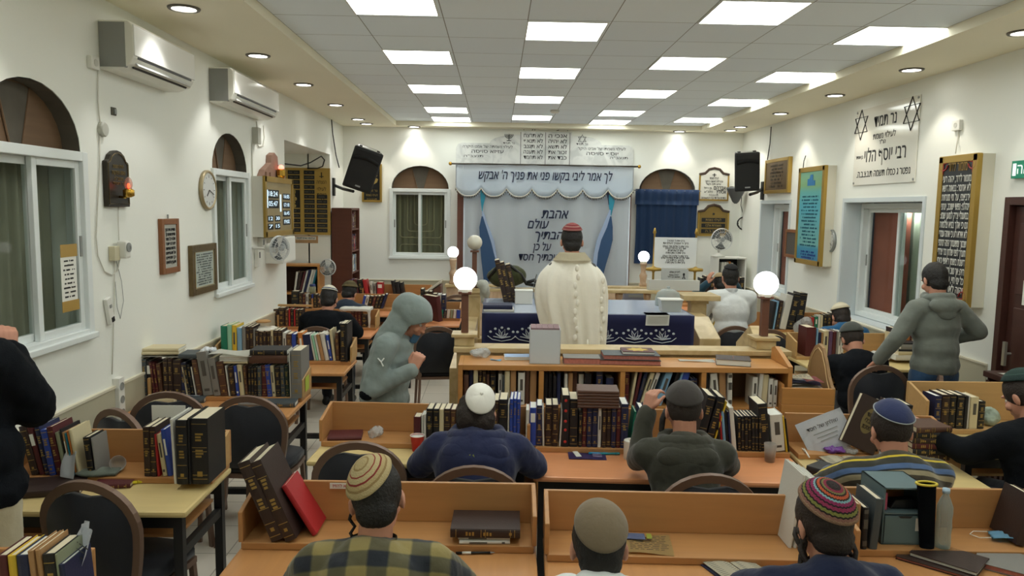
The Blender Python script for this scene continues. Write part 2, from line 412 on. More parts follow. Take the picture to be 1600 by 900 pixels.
# ---------------------------------------------------------------- windows (local: x right, -y out of the wall, z up; origin on the wall plane)
def window(n, side, c, w, z0, z1, za=None, depth=.0, grille=False, curtain=NIGHT, open_right=True):
    root = bpy.data.objects.new('window_%d' % n, None); C.objects.link(root); struct(root)
    root.location = (c.x, c.y, 0); root.rotation_euler = (0, 0, SIDE[side])
    fw = .055; d0 = depth
    m = MB()
    for x in (-w/2+fw/2, w/2-fw/2): m.bb(x-fw/2, x+fw/2, d0-.025, d0+.09, z0, z1)
    m.bb(-w/2+fw, w/2-fw, d0-.025, d0+.09, z1-fw, z1); m.bb(-w/2+fw, w/2-fw, d0-.025, d0+.09, z0, z0+fw)
    m.out('frame', WHITE_AL, root, bevel=.004)
    if depth == 0:
        MB().bb(-w/2-.01, w/2+.01, -.045, -.02, z0-.005, z0+.03).out('sill', WHITE_AL, root, bevel=.004)
    for k, (xa, xb, yy) in enumerate(((-w/2+fw, .028, d0+.05), (-.028, w/2-fw, d0+.015))):
        s = .042; m = MB(); zz0, zz1 = z0+fw, z1-fw
        m.bb(xa, xa+s, yy-.015, yy+.015, zz0, zz1); m.bb(xb-s, xb, yy-.015, yy+.015, zz0, zz1)
        m.bb(xa+s, xb-s, yy-.015, yy+.015, zz1-s, zz1); m.bb(xa+s, xb-s, yy-.015, yy+.015, zz0, zz0+s)
        sash = m.out('sash', WHITE_AL, root, bevel=.003)
        MB().bb(xa+s, xb-s, yy-.003, yy+.003, zz0+s, zz1-s).out('pane', GLASS, sash)
        MB().bb((xb-.03) if k else (xa+.012), (xb-.012) if k else (xa+.03), yy-.022, yy-.015, (z0+z1)/2-.06, (z0+z1)/2+.06).out('latch', GREYP, sash)
    if za:
        ww = w-.06; yy = .10
        pm = MB().prism(arch_poly(ww, z1-.02, z1, za), yy, yy+.02).out('arch_panel', PLY, root)
        mm = MB()      # darker wedge in the middle with thin rays
        mm.prism([(-.05, z1), (.05, z1), (.14, za-.035), (.07, za-.02), (-.07, za-.02), (-.14, za-.035)], yy-.006, yy)
        mm.out('arch_wedge', DARKREV, root)
        mr = MB()
        for sx in (-1, 1): mr.tube([(sx*.05, yy-.008, z1), (sx*.14, yy-.008, za-.03)], .006, 6)
        mr.out('arch_ray', PLY, root)
        # reveal lining of the arch
        mb = MB(); N = 14
        def f(u, v):
            t = math.pi*u; return ((ww/2-.006)*math.cos(t), v*.1, z1+(za-z1-.006)*math.sin(t))
        mb.grid(f, N, 1); mb.out('arch_reveal', DARKREV, root)
    cu = MB(); A = .018; K = 9 if w < 1.1 else 14
    cu.grid(lambda u, v: (-w/2+.04+u*(w-.08), d0+.19+A*math.sin(u*K*6.283), z0+.03+v*(z1-z0-.06)), K*8, 1)
    cu.out('curtain', curtain, root, True)
    if grille:
        g = MB(); zt = z1-fw-.04; Rr = .05
        def U(hw, zb):
            p = [(-hw, zt), (-hw, zb+Rr)]+[(-hw+Rr-Rr*math.cos(a), zb+Rr-Rr*math.sin(a)) for a in (.5, 1., 1.57)]
            p += [(hw-Rr+Rr*math.sin(a), zb+Rr-Rr*math.cos(a)) for a in (0, .6, 1.1, 1.57)]+[(hw, zt)]
            g.tube([(x, d0+.115, z) for x, z in p], .007, 6)
        H = z1-z0
        U(.10, z0+.48*H); U(.21, z0+.39*H); U(.33, z0+.30*H)
        p = [(-.33, z0+.09), (-.33, z0+.17)]+[(-.28-.05*math.cos(a), z0+.17+.05*math.sin(a)) for a in (.5, 1., 1.57)]+[(.28+.05*math.sin(a), z0+.17+.05*math.cos(a)) for a in (0, .5, 1., 1.57)]+[(.33, z0+.09), (-.33, z0+.09)]
        g.tube([(x, d0+.115, z) for x, z in p], .007, 6)
        g.out('grille', mat('grille_paint', (170, 160, 128), .6), root)
    return root
w1 = window(1, 'L', Vector((XL, W1[0], 0)), W1[1], W1[2], W1[3], W1[4])
w2 = window(2, 'L', Vector((XL, W2[0], 0)), W2[1], W2[2], W2[3], W2[4])
w3 = window(3, 'B', Vector((xw3, YB, 0)), .96, 1.28, 2.385, 2.74, grille=True, curtain=mat('dim_curtain', (140, 134, 112), .9))
w4 = window(4, 'B', Vector((xw4, YB, 0)), .92, 1.25, 2.40, 2.76)
BRICK = mat('red_brick_wall', (164, 96, 80), .9, var=.15, vscale=5)
PALEC = mat('pale_green_curtain', (150, 158, 142), .9, var=.1, vscale=4)
for n, (ya, yb) in ((5, pR4), (6, pR5)):
    c = Vector((XR, (ya+yb)/2, 0)); w = abs(ya-yb)
    r = window(n, 'R', c, w-.02, .97, 2.21, None, depth=.2, curtain=PALEC)
    m = MB(); m.bb(-w/2+.08, -.03, .30, .345, .97, 2.2); m.out('brick_pier', BRICK, r)
    # unseen lamp added in the recess to brighten curtain and brick behind the panes
    ld = bpy.data.lights.new('recess_fill_lamp', 'POINT'); ld.energy = 3.2; ld.shadow_soft_size = .05; ld.color = (.95, 1, .95)
    lo = bpy.data.objects.new('recess_fill_lamp', ld); C.objects.link(lo); lo.parent = r; lo.location = (0, .30, 2.12)
    m = MB(); t = .045
    m.bb(-w/2-t, -w/2, -.012, .0, .95, 2.22+t); m.bb(w/2, w/2+t, -.012, 0, .95, 2.22+t); m.bb(-w/2, w/2, -.012, 0, 2.22, 2.22+t); m.out('architrave', REVEAL, r)
    m = MB(); m.bb(-w/2, -w/2+.004, 0, .2, .96, 2.22); m.bb(w/2-.004, w/2, 0, .2, .96, 2.22); m.bb(-w/2, w/2, 0, .2, 2.216, 2.22); m.bb(-w/2, w/2, 0, .2, .96, .965); m.out('reveal', REVEAL, r)
# dark brown wooden door on the right wall
DW = wood('dark_brown_door', (74, 44, 38), .7, .4)
d1 = bpy.data.objects.new('door_1', None); C.objects.link(d1); struct(d1); d1.location = (XR, 5.11, 0); d1.rotation_euler = (0, 0, SIDE['R'])
m = MB(); m.bb(-.56, -.50, -.03, .1, 0, 2.24); m.bb(.50, .56, -.03, .1, 0, 2.24); m.bb(-.50, .50, -.03, .1, 2.18, 2.24); m.out('door_frame', DW, d1, bevel=.004)
lf = MB().bb(-.49, .49, .02, .06, .01, 2.17).out('door_leaf', DW, d1)
m = MB()
for z0, z1 in ((.12, .62), (.72, 1.42), (1.52, 2.05)):
    for x0, x1 in ((-.42, -.04), (.04, .42)): m.bb(x0, x1, .008, .021, z0, z1, bev=.006)
m.out('door_panel', DW, lf)
m = MB(); m.bb(-.42, -.39, -.05, -.03, .98, 1.16); m.cyl((-.405, -.03, 1.07), (-.405, .02, 1.07), .01); m.out('door_handle', mat('pale_metal', (190, 190, 180), .3, metal=.7), lf)
MB().bb(-.33, -.2, .006, .009, 1.45, 1.63).out('door_notice', PAPER, lf)

# ---------------------------------------------------------------- ceiling lights
LEDM = mat('led_diffuser', (250, 255, 248), .5, emit=PANEL_E)
LEDF = mat('panel_rim', (225, 225, 222), .5)
ORD = ['first', 'second', 'third', 'fourth', 'fifth', 'sixth', 'seventh', 'eighth', 'ninth', 'tenth', 'eleventh', 'twelfth', 'thirteenth', 'fourteenth', 'fifteenth', 'sixteenth', 'seventeenth', 'eighteenth', 'nineteenth', 'twentieth']
cols = [(-.697, [1.18, 2.95, 4.74, 6.49, 8.26, 10.05, 11.13], 'leftmost'), (.477, [1.88, 3.65, 5.42, 7.14, 8.92, 10.75], 'second'),
        (1.655, [1.18, 2.95, 4.80, 6.54, 8.32, 10.07, 11.13], 'third'), (2.845, [1.85, 3.6, 5.36, 7.12, 8.87, 10.68], 'rightmost')]
for cx, ys, cn in cols:
    vis_ys = [y for y in ys if y > 4.2]
    for y in ys:
        k = len([v for v in vis_ys if v > y])
        lab = 'square LED panel, %s from the far wall, %s ceiling column' % (ORD[k], cn) if y > 4.2 else 'square LED panel in the ceiling over the photographer'
        t = thing('ceiling_light', lab, 'light', (cx, y+.2885, ZC), group='LED panels in the ceiling')
        MB().bb(-.275, .275, -.285, .285, -.004, -.001).out('diffuser', LEDM, t)
        m = MB(); m.bb(-.285, -.275, -.29, .29, -.008, 0); m.bb(.275, .285, -.29, .29, -.008, 0); m.bb(-.275, .275, -.29, -.285, -.008, 0); m.bb(-.275, .275, .285, .29, -.008, 0)
        m.out('rim', LEDF, t)
DLM = mat('downlight_lens', (255, 253, 245), .4, emit=9.)
DLR = mat('downlight_ring', (96, 92, 84), .4)
dls = [(-2.0, y, 'left') for y in (.5, 2.0, 3.48, 4.98, 6.47, 7.95, 9.49, 10.99)]+[(-1.98, 11.57, 'far'), (-1.3, 11.87, 'far'), (2.81, 11.86, 'far'), (3.53, 11.6, 'far')]+[(3.52, y, 'right') for y in (11.1, 9.54, 8.01, 6.54, 5.16, 3.6, 2.1, .6)]
for x, y, s in dls:
    if s == 'far':
        lab = 'round downlight by the far wall, ' + {-1.98: 'nearest the left corner', -1.3: 'just left of the stone tablets', 2.81: 'above the blue curtain', 3.53: 'nearest the right corner'}[x]
    elif y < 4.5: lab = 'round downlight in the border beside the photographer'
    else:
        row = [v for a, v, b in dls if b == s and v > 4.5]
        lab = 'round downlight, %s from the camera along the %s ceiling border' % (ORD[len([v for v in row if v < y])], s)
    t = thing('downlight', lab, 'light', (x, y, ZS), group='round downlights in the ceiling border')
    MB().cyl((0, 0, -.006), (0, 0, -.001), .075, n=24).out('lens', DLM, t)
    MB().lathe([(.075, -.001), (.075, -.012), (.095, -.012), (.1, -.004), (.1, -.001)], 24).out('ring', DLR, t)
    ld = bpy.data.lights.new('beam', 'SPOT'); ld.energy = SPOT_W; ld.spot_size = R(84); ld.spot_blend = .45; ld.shadow_soft_size = .06
    ld.color = (1, .93, .8) if s != 'left' else (1, .98, .93)
    lo = bpy.data.objects.new('beam', ld); C.objects.link(lo); lo.parent = t; lo.location = (0, 0, -.03)
    # the lamp aims slightly at its wall
    lo.rotation_euler = (0, R(9 if s == 'right' else -9 if s == 'left' else 0) * (-1), 0) if s != 'far' else (R(8), 0, 0)
t = thing('smoke_detector', 'small round smoke detector on the ceiling tiles', 'detector', (aZ(867, 172, ZC).x, aZ(867, 172, ZC).y, ZC))
MB().lathe([(.06, 0), (.06, -.02), (.045, -.04), (0, -.042)], 20).out('body', WHITEP, t); MB().lathe([(.062, -.012), (.062, -.018)], 20).out('band', GREYP, t)
# ================================================================ THINGS ON THE WALLS
def frame_parts(root, w, h, fw, fd, fm, im, inset=.008, depth0=0):
    """picture: frame bars in one mesh, backing sheet; local y=0 is the wall"""
    m = MB()
    m.bb(-w/2, -w/2+fw, -fd, 0, -h/2, h/2); m.bb(w/2-fw, w/2, -fd, 0, -h/2, h/2)
    m.bb(-w/2+fw, w/2-fw, -fd, 0, h/2-fw, h/2); m.bb(-w/2+fw, w/2-fw, -fd, 0, -h/2, -h/2+fw)
    m.out('frame', fm, root, bevel=.003)
    return MB().bb(-w/2+fw, w/2-fw, -fd+inset, -.002, -h/2+fw, h/2-fw).out('sheet', im, root), -fd+inset
def wthing(name, label, cat, side, tl, br, off=0., group=None):
    c, w, h = wrect(side, tl, br)
    n = Vector((1, 0, 0)) if side == 'L' else Vector((-1, 0, 0)) if side == 'R' else Vector((0, -1, 0))
    return thing(name, label, cat, c+n*(off+.001), SIDE[side], group), w, h
def lines_on(root, name, m, y, x0, x1, zs, h):
    mb = MB()
    for z in zs:
        c = (x0+x1)/2; hw = (x1-x0)/2*random.uniform(.7, 1)
        glyph_line(mb, c-hw, c+hw, z, h, y)
    return mb.out(name, m, root)
# --- air conditioners
def ac(label, ya, yb, z0, z1):
    t = thing('air_conditioner', label, 'air conditioner', (XL+.001, (ya+yb)/2, z0), SIDE['L'], 'wall air conditioners')
    w = yb-ya; h = z1-z0; d = .21
    prof = [(0, 0), (-.10, 0), (-d+.03, .03), (-d+.004, .075), (-d, .11), (-d+.004, h-.03), (-d+.03, h), (0, h)]
    MB().prism(prof, -w/2, w/2, 'yz').out('body', mat('ac_shell', (226, 226, 218), .3), t, bevel=.006)
    m = MB(); m.prism([(-d-.006, .085), (-d-.004, h-.025), (-d+.006, h-.02), (-d+.004, .085)], -w/2+.004, w/2-.004, 'yz'); m.out('front_panel', mat('ac_panel', (232, 233, 230), .16), t, bevel=.003)
    m = MB(); m.box((0, -d+.022, .05), (w*.86, .008, .05), (R(-38), 0, 0)); m.out('louver', mat('ac_louver', (188, 190, 188), .3), t)
    m = MB(); m.box((0, -d+.006, .077), (w*.88, .012, .012)); m.box((0, -d+.04, .026), (w*.86, .012, .016), (R(-38), 0, 0)); m.out('air_slot', BLACK, t)
    m = MB()
    for k in range(2): m.bb(-w/2-.001+.02*k, -w/2+.0015+.02*k, -.16, -.004, .015, h-.01)
    m.out('side_seam', GREYP, t)
    m = MB(); m.bb(-w/2-.003, -w/2, -.055, -.015, .02, .075); m.out('side_socket', GREYP, t)
    return t
a0 = aX(153, 60, XL); a1 = aX(303, 100, XL+.21)
ac('white wall air conditioner nearest the camera, under the left downlights', a0.y, a1.y, 2.90, 3.19)
b0 = aX(326, 130, XL); b1 = aX(435, 165, XL+.21)
ac('white wall air conditioner above the narrower left window', b0.y, b1.y, 2.94, 3.23)
# --- wall socket boxes and cables, left
def socket(name, label, side, tl, br, holes=1, d=.03, vertical=True):
    t, w, h = wthing(name, label, 'socket', side, tl, br)
    MB().box((0, -d/2, 0), (w, d, h), bev=.004).out('plate', WHITEP, t)
    for k in range(holes):
        z = (k-(holes-1)/2)*h/max(1, holes)
        MB().lathe([(min(w, .06)*.36, 0), (min(w, .06)*.36, .003), (min(w, .06)*.28, .001), (0, .001)], 16).out('outlet', mat('outlet_face', (196, 196, 190), .4), t, rot=(R(90), 0, 0), loc=(0, -d, z))
    return t
socket('wall_socket', 'single white socket high on the wall beside the nearest air conditioner', 'L', (135, 86), (148, 110))
def cable(label, pts, r=.004, m=None, name='cable', cat='cable', group=None):
    o = MB().tube(pts, r, 6).out(name, m or mat('white_cable', (205, 203, 192), .5), None, True)
    return tag(o, label, cat, group)
def Lp(x, y, o=.008): return aX(x, y, XL+o)
def Rp(x, y, o=.008): return aX(x, y, XR-o)
def Bp(x, y, o=.008): return aY(x, y, YB-o)
cable('thin white cable running down from the nearest air conditioner to a round box', [Lp(153, 92), Lp(153, 130), Lp(153, 158), Lp(155, 180), Lp(157, 196)])
jb, w, h = wthing('junction_box', 'small round grey junction box beside the big left window arch', 'junction box', 'L', (149, 192), (166, 212))
MB().lathe([(.045, 0), (.045, .02), (.038, .028), (0, .03)], 18).out('cover', mat('box_grey', (176, 176, 166), .5), jb, rot=(R(90), 0, 0))
cable('thin white cable dropping from the round box and looping below the plaque', [Lp(156, 212), Lp(156, 260), Lp(152, 330), Lp(150, 370), Lp(153, 400), Lp(163, 424), Lp(175, 430), Lp(184, 422), Lp(187, 405)])
bb_, w, h = wthing('bare_wall_box', 'bare metal wall box with torn plaster right of the round junction box', 'wall box', 'L', (171, 165), (182, 183))
MB().bb(-w*.35, w*.35, -.006, 0, -h*.4, h*.4).out('backing', mat('torn_plaster', (90, 86, 78), .9, var=.4, vscale=60), bb_); MB().bb(-w*.1, w*.2, -.015, -.006, -h*.25, h*.25).out('terminal', GREYP, bb_)
# --- memorial plaque with flame lamp
pl, w, h = wthing('memorial_plaque', 'dark bronze arched memorial plaque with a small red flame lamp', 'plaque', 'L', (158, 233), (196, 323))
BRONZE = mat('dark_bronze', (52, 47, 38), .4, metal=.5, var=.2, vscale=20)
pp = [(-w/2, -h/2), (w/2, -h/2), (w/2, h*.30), (w*.40, h*.33), (w*.32, h*.42), (w*.16, h*.49), (0, h*.51), (-w*.16, h*.49), (-w*.32, h*.42), (-w*.40, h*.33), (-w/2, h*.30)]
MB().prism(pp, -.03, 0).out('plate', BRONZE, pl, bevel=.004)
mm = MB(); mm.tube([(a*.9, -.031, b*.9) for a, b in pp], .005, 6, closed=True); mm.out('border', mat('bronze_edge', (96, 84, 58), .4, metal=.6), pl)
merge_text('lettering', [('לעילוי נשמת', .035, 0, h*.22, w*.5), ('האשה הצדקנית', .04, 0, h*.11, w*.6), ('תנצב"ה', .034, 0, 0, w*.4), ('נר תמיד', .03, 0, -h*.08, w*.55)], mat('dull_gold_letter', (130, 112, 70), .5, metal=.5), pl).location = (0, -.031, 0)
lp = thing  # (kept short)
m = MB(); m.tube([(0, -.03, -h*.32), (0, -.07, -h*.33), (0, -.09, -h*.28)], .008, 8); m.lathe([(.012, -.33*h), (.034, -.3*h), (.034, -.2*h), (.02, -.17*h)], 12, (0, -.09, 0)); m.out('lamp_bracket', BRASS, pl, True)
fl = MB().sph((0, -.09, -h*.09), (.024, .024, .045), 14).out('lamp_bulb', glassy('clear_bulb', (235, 215, 205), .8), pl, True)
MB().sph((0, -.09, -h*.12), (.008, .008, .016), 10).out('filament', mat('red_filament', (255, 60, 30), .5, emit=6), fl, True)
cable('thin cable hanging from the memorial plaque to the timer plug', [Lp(185, 323), Lp(185, 350), Lp(186, 376)], .003)
tm, w, h = wthing('timer_plug', 'round white timer plugged into a wall socket below the memorial plaque', 'timer', 'L', (164, 374), (190, 406))
MB().box((-.03, -.02, -.02), (.07, .04, .09), bev=.005).out('socket_plate', mat('aged_plastic', (205, 198, 170), .5), tm)
MB().box((.03, -.05, 0), (.07, .06, .11), bev=.014).out('timer_body', WHITEP, tm); MB().lathe([(.03, 0), (.03, .006), (.012, .008), (.012, .004), (0, .004)], 18).out('timer_dial', GREYP, tm, rot=(R(90), 0, 0), loc=(.03, -.08, .015))
cable('thin white cable falling from the timer plug to the socket strip', [Lp(179, 405), Lp(179, 450), Lp(177, 520), Lp(175, 585)], .0035)
cable('thin grey cable hanging in a loop beside the wooden frame', [Lp(182, 408), Lp(190, 440), Lp(193, 470), Lp(188, 498), Lp(183, 480), Lp(180, 440)], .002, GREYP)
rc, w, h = wthing('remote_control', 'white remote control in a tilted holder right of the big left window', 'remote control', 'L', (160, 468), (173, 503))
MB().box((0, -.015, 0), (.055, .025, .17), (0, R(-14), 0), bev=.005).out('case', WHITEP, rc); MB().box((.018, -.03, -.055), (.03, .004, .03), (0, R(-14), 0)).out('display', BLACK, rc); MB().box((-.006, -.03, .03), (.02, .004, .02), (0, R(-14), 0)).out('button', GREYP, rc)
ss, w, h = wthing('socket_strip', 'white vertical socket strip on the wall above the dado, left', 'socket', 'L', (174, 592), (188, 655))
MB().box((0, -.02, 0), (.075, .04, h), bev=.005).out('strip', WHITEP, ss)
for k in range(3): MB().lathe([(.025, 0), (.025, .003), (.02, -.004), (0, -.004)], 14).out('outlet', GREYP, ss, rot=(R(90), 0, 0), loc=(0, -.041, h*.3-k*h*.3))
# --- paper taped in the big window
a = aX(95, 397, XL+.03); b = aX(123, 475, XL+.03)
nt_ = thing('taped_notice', 'white printed notice taped with brown tape on the big left window pane', 'notice', ((a.x+b.x)/2-.005, (a.y+b.y)/2, (a.z+b.z)/2), SIDE['L'])
w, h = abs(a.y-b.y), abs(a.z-b.z)
MB().bb(-w/2, w/2, -.002, 0, -h/2, h/2).out('sheet', PAPER, nt_)
TAPE = mat('brown_tape', (170, 138, 70), .4)
MB().bb(-w/2, w/2+.01, -.004, -.0022, h/2-.02, h/2+.05).out('tape', TAPE, nt_); MB().bb(-w/2-.005, w/2+.01, -.004, -.0022, -h/2-.03, -h/2+.03).out('tape', TAPE, nt_)
lines_on(nt_, 'printed_lines', INK, -.003, -w*.38, w*.38, [h*(.36-.085*k) for k in range(9)], .012)
# --- frames and clock
fr, w, h = wthing('picture_frame', 'narrow brown wooden frame with a lettered parchment on the left wall', 'picture', 'L', (246, 342), (276, 424))
s_, y_ = frame_parts(fr, w, h, .042, .03, wood('frame_wood', (132, 84, 48), .75, .45), mat('parchment', (172, 172, 164), .7))
merge_text('lettering', [(x, .033, 0, h*.3-k*h*.085, w*.55, .01) for k, x in enumerate(['מודים דרבנן', 'מודים אנחנו לך', 'אלהי כל בשר', 'יוצרנו יוצר', 'ברכות והודאות', 'על שהחייתנו', 'כן תחיינו', 'ותקבץ גליותינו'])], INK, fr).location = (0, y_-.002, 0)
MB().cyl((0, -.01, h/2), (0, -.01, h/2+.03), .006).out('hook', GREYP, fr)
fr, w, h = wthing('picture_frame', 'wide bronze-coloured frame with a printed sheet, lower than the wooden frame', 'picture', 'L', (293, 384), (334, 452))
s_, y_ = frame_parts(fr, w, h, .05, .035, mat('old_bronze_frame', (104, 88, 58), .45, metal=.5, var=.3, vscale=30), mat('pale_print', (172, 182, 176), .5))
lines_on(fr, 'printed_lines', mat('grey_ink', (110, 118, 116), .7), y_-.002, -w*.34, w*.34, [h*(.3-.05*k) for k in range(13)], .016)
m = MB(); zz = h*.36
for p in ([(-w*.37, zz), (w*.37, zz), (w*.37, -zz), (-w*.37, -zz)],): m.tube([(a, y_-.002, b) for a, b in p], .003, 4, closed=True)
m.out('inner_border', GOLD, fr)
def clock(label, side, cx, cy, rad, rim, face, hh, mh):
    c = wp(side, cx, cy); n = Vector((1, 0, 0)) if side == 'L' else Vector((-1, 0, 0))
    t = thing('wall_clock', label, 'clock', c+n*.001, SIDE[side])
    MB().lathe([(rad*.84, 0), (rad, 0), (rad, .022), (rad*.95, .032), (rad*.88, .030), (rad*.86, .022)], 32).out('rim', rim, t, True, rot=(R(90), 0, 0))
    MB().lathe([(rad*.88, .022), (0, .024)], 32).out('face', face, t, rot=(R(90), 0, 0))
    m = MB()
    for k in range(12):
        a = k*math.pi/6; m.box((math.sin(a)*rad*.68, -.0255, math.cos(a)*rad*.68), (rad*.03, .001, rad*(.14 if k % 3 == 0 else .08)), (0, a, 0))
    m.out('hour_mark', INK, t)
    for nm, a, l, ww in (('hour_hand', hh, .42, .05), ('minute_hand', mh, .62, .035)):
        a = R(a); MB().box((math.sin(a)*rad*l/2, -.0275, math.cos(a)*rad*l/2), (rad*ww, .002, rad*l), (0, a, 0)).out(nm, INK, t)
    return t
clock('round wall clock with pale metallic rim between window and wooden frame', 'L', 322, 297, .165, mat('champagne_rim', (168, 154, 122), .35, metal=.5), mat('clock_face', (206, 208, 206), .4), 225, 110)
clock('small grey-rimmed oval-looking wall clock right of the turquoise light box', 'R', 1299, 376, .135, mat('silver_rim', (150, 154, 154), .35, metal=.5), mat('clock_face', (206, 208, 206), .4), 160, 130)
# --- grey box and conduit near second air conditioner
g, w, h = wthing('junction_box', 'small grey box with cables below the second air conditioner', 'junction box', 'L', (391, 203), (401, 221))
MB().box((0, -.03, 0), (.1, .06, .16), bev=.005).out('cover', mat('box_grey', (176, 176, 166), .5), g)
cable('white cables looping under the second air conditioner', [Lp(401, 190), Lp(402, 205), Lp(401, 222), Lp(404, 229), Lp(411, 228), Lp(413, 215), Lp(412, 196)], .006)
cable('thin white conduit running down the wall right of the narrower left window', [Lp(394, 222), Lp(394, 260), Lp(396, 300), Lp(397, 330)], .006)
# --- stone plaque with lamp above the board, the digital times board
c = aX(424, 289, XL+.02)
sp = thing('stone_plaque', 'half-round reddish stone relief with a small lamp on top of the digital board', 'plaque', (XL+.001, c.y, c.z), SIDE['L'])
w = abs(aX(404, 289, XL).y-aX(446, 289, XL).y); h = .34
STONE = mat('pink_stone', (134, 104, 88), .8, bump=.5, bscale=25, var=.2, vscale=14)
MB().prism([(-w/2, 0), (w/2, 0), (w*.46, h*.18), (w*.36, h*.42), (w*.2, h*.58), (w*.13, h*.66), (w*.11, h*.9), (0, h), (-w*.11, h*.9), (-w*.13, h*.66), (-w*.2, h*.58), (-w*.36, h*.42), (-w*.46, h*.18)], -.06, 0).out('slab', STONE, sp, bevel=.006)
m = MB()
for x in (-.32, -.18, .18, .32):
    m.bb(x*w-.03, x*w+.03, -.075, -.06, .03, h*.36)
m.out('relief_pillar', STONE, sp); m = MB(); m.lathe([(.02, 0), (.05, .04), (.05, .10), (.035, .11)], 10, (.05, -.11, .06)); m.out('lamp', BRASS, sp); MB().sph((.05, -.11, .185), (.035, .03, .03), 10).out('bulb', mat('red_glow', (255, 120, 100), .5, emit=2.2), sp, True)
a = aX(412, 287, XL+.12); b = aX(457, 355, XL+.12)
db = thing('digital_times_board', 'gold-framed digital times board with lit number panels on the left wall', 'digital board', (XL+.001, (a.y+b.y)/2, (a.z+b.z)/2), SIDE['L'])
w, h = abs(a.y-b.y), .60
MB().bb(-w/2, w/2, -.12, 0, -h/2, h/2).out('case', mat('board_case', (206, 204, 194), .5), db)
m = MB(); fw = .05
for x0, x1, z0, z1 in ((-w/2-.005, -w/2+fw, -h/2, h/2), (w/2-fw, w/2+.005, -h/2, h/2), (-w/2, w/2, h/2-fw, h/2+.005), (-w/2, w/2, -h/2-.005, -h/2+fw)): m.bb(x0, x1, -.135, -.11, z0, z1)
m.out('frame', GOLD, db)
MB().bb(-w/2+fw, w/2-fw, -.124, -.121, -h/2+fw, h/2-fw).out('face', mat('board_face', (150, 134, 96), .4, var=.1), db)
LCD = mat('lcd_black', (22, 26, 34), .2); LCDT = mat('lcd_digit', (190, 215, 230), .5, emit=.7)
for (x, z, ww, hh, s) in ((-.17, .13, .30, .085, '18:24'), (-.17, .03, .30, .085, '05:47'), (.19, .11, .2, .065, '16:05'), (.19, .02, .2, .065, '17:10'), (.19, -.07, .2, .065, '16:45'), (.19, -.16, .2, .065, '19:02'), (-.24, -.12, .13, .06, '12'), (-.06, -.12, .13, .06, '30'), (-.24, -.2, .13, .06, '7'), (-.06, -.2, .13, .06, '15')):
    ww *= w/.75; x *= w/.75
    p = MB().bb(x-ww/2, x+ww/2, -.128, -.124, z-hh/2, z+hh/2).out('display', LCD, db)
    text('digits', s, hh*.85, LCDT, p, (x, -.1285, z), fit=ww*.75, bold=.01)
MB().bb(-w*.43, -w*.40, -.129, -.124, -.01, .17).out('light_bar', LCDT, db); MB().bb(w*.02, w*.05, -.129, -.124, -.05, .13).out('light_bar', LCDT, db)
# --- switches, white box and two small wall fans
sw, w, h = wthing('switch_box', 'white double switch box under the digital times board', 'switch', 'L', (400, 371), (411, 386))
MB().box((0, -.025, 0), (.13, .05, .1), bev=.005).out('plate', WHITEP, sw); MB().box((-.03, -.052, 0), (.04, .008, .05)).out('rocker', GREYP, sw)
sw, w, h = wthing('wall_phone', 'slim white handset holder on the wall right of the narrower window', 'intercom', 'L', (396, 394), (402, 412))
MB().box((0, -.02, 0), (.07, .04, .18), bev=.005).out('case', WHITEP, sw); MB().box((.01, -.042, .03), (.02, .004, .06)).out('display', BLACK, sw)
bx, w, h = wthing('wall_box', 'white metal cabinet box on the wall below the digital board', 'box', 'L', (414, 371), (436, 407))
MB().box((0, -.09, 0), (w, .18, h), bev=.005).out('case', WHITEP, bx); MB().box((0, -.185, 0), (w*.9, .006, h*.9), bev=.002).out('lid', WHITEP, bx)
CLEAR = glassy('clear_plastic', (225, 228, 226), .72, .15)
FANG = mat('fan_grey', (150, 154, 156), .35)
def fan(label, root_loc, rz, rad, arm=None, tilt=0, desk=False, blade=None):
    t = thing('wall_fan' if not desk else 'desk_fan', label, 'fan', root_loc, rz)
    cage = MB()
    for k in range(3): cage.tube([(rad*f*math.cos(a*math.pi/16), -.02-.03*(1-f)*(1), rad*f*math.sin(a*math.pi/16)) for a in range(32) for f in ((1, .7, .4)[k],)], .003, 5, closed=True)
    for k in range(24):
        a = k*math.pi/12; cage.tube([(rad*.14*math.cos(a), -.05, rad*.14*math.sin(a)), (rad*.7*math.cos(a), -.04, rad*.7*math.sin(a)), (rad*math.cos(a), -.01, rad*math.sin(a)), (rad*.7*math.cos(a), .04, rad*.7*math.sin(a)), (rad*.2*math.cos(a), .05, rad*.2*math.sin(a))], .0016, 4)
    cage.tube([(rad*math.cos(a*math.pi/16), 0, rad*math.sin(a*math.pi/16)) for a in range(32)], .007, 6, closed=True)
    cage.out('guard', mat('fan_guard', (205, 208, 208), .4), t)
    MB().lathe([(0, .055), (rad*.2, .05), (rad*.22, .03), (rad*.2, .02)], 16).out('badge', FANG, t, rot=(R(90), 0, 0))
    for k in range(3):
        a = k*2*math.pi/3+.4; b = MB()
        b.grid(lambda u, v: ((.02+u*rad*.8)*math.cos(a+(v-.5)*1.25*(.5+.5*u)), .012*(v-.5)*2, (.02+u*rad*.8)*math.sin(a+(v-.5)*1.25*(.5+.5*u))), 6, 5, thick=.002)
        b.out('blade', blade or mat('fan_blade', (112, 118, 122), .3), t)
    MB().cyl((0, .05, 0), (0, .15, 0), .05, .045).out('motor', WHITEP, t, True)
    if desk:
        MB().cyl((0, .1, -.04), (0, .1, -rad-.06), .018).out('neck', WHITEP, t, True)
        MB().lathe([(.10, 0), (.105, .015), (.05, .035), (.03, .06), (0, .065)], 20).out('base', WHITEP, t, True, loc=(0, .1, -rad-.10))
    elif arm: MB().tube([(0, .13, 0), (0, .2, -.01), tuple(arm)], .014, 8).out('arm', WHITEP, t, True)
    return t
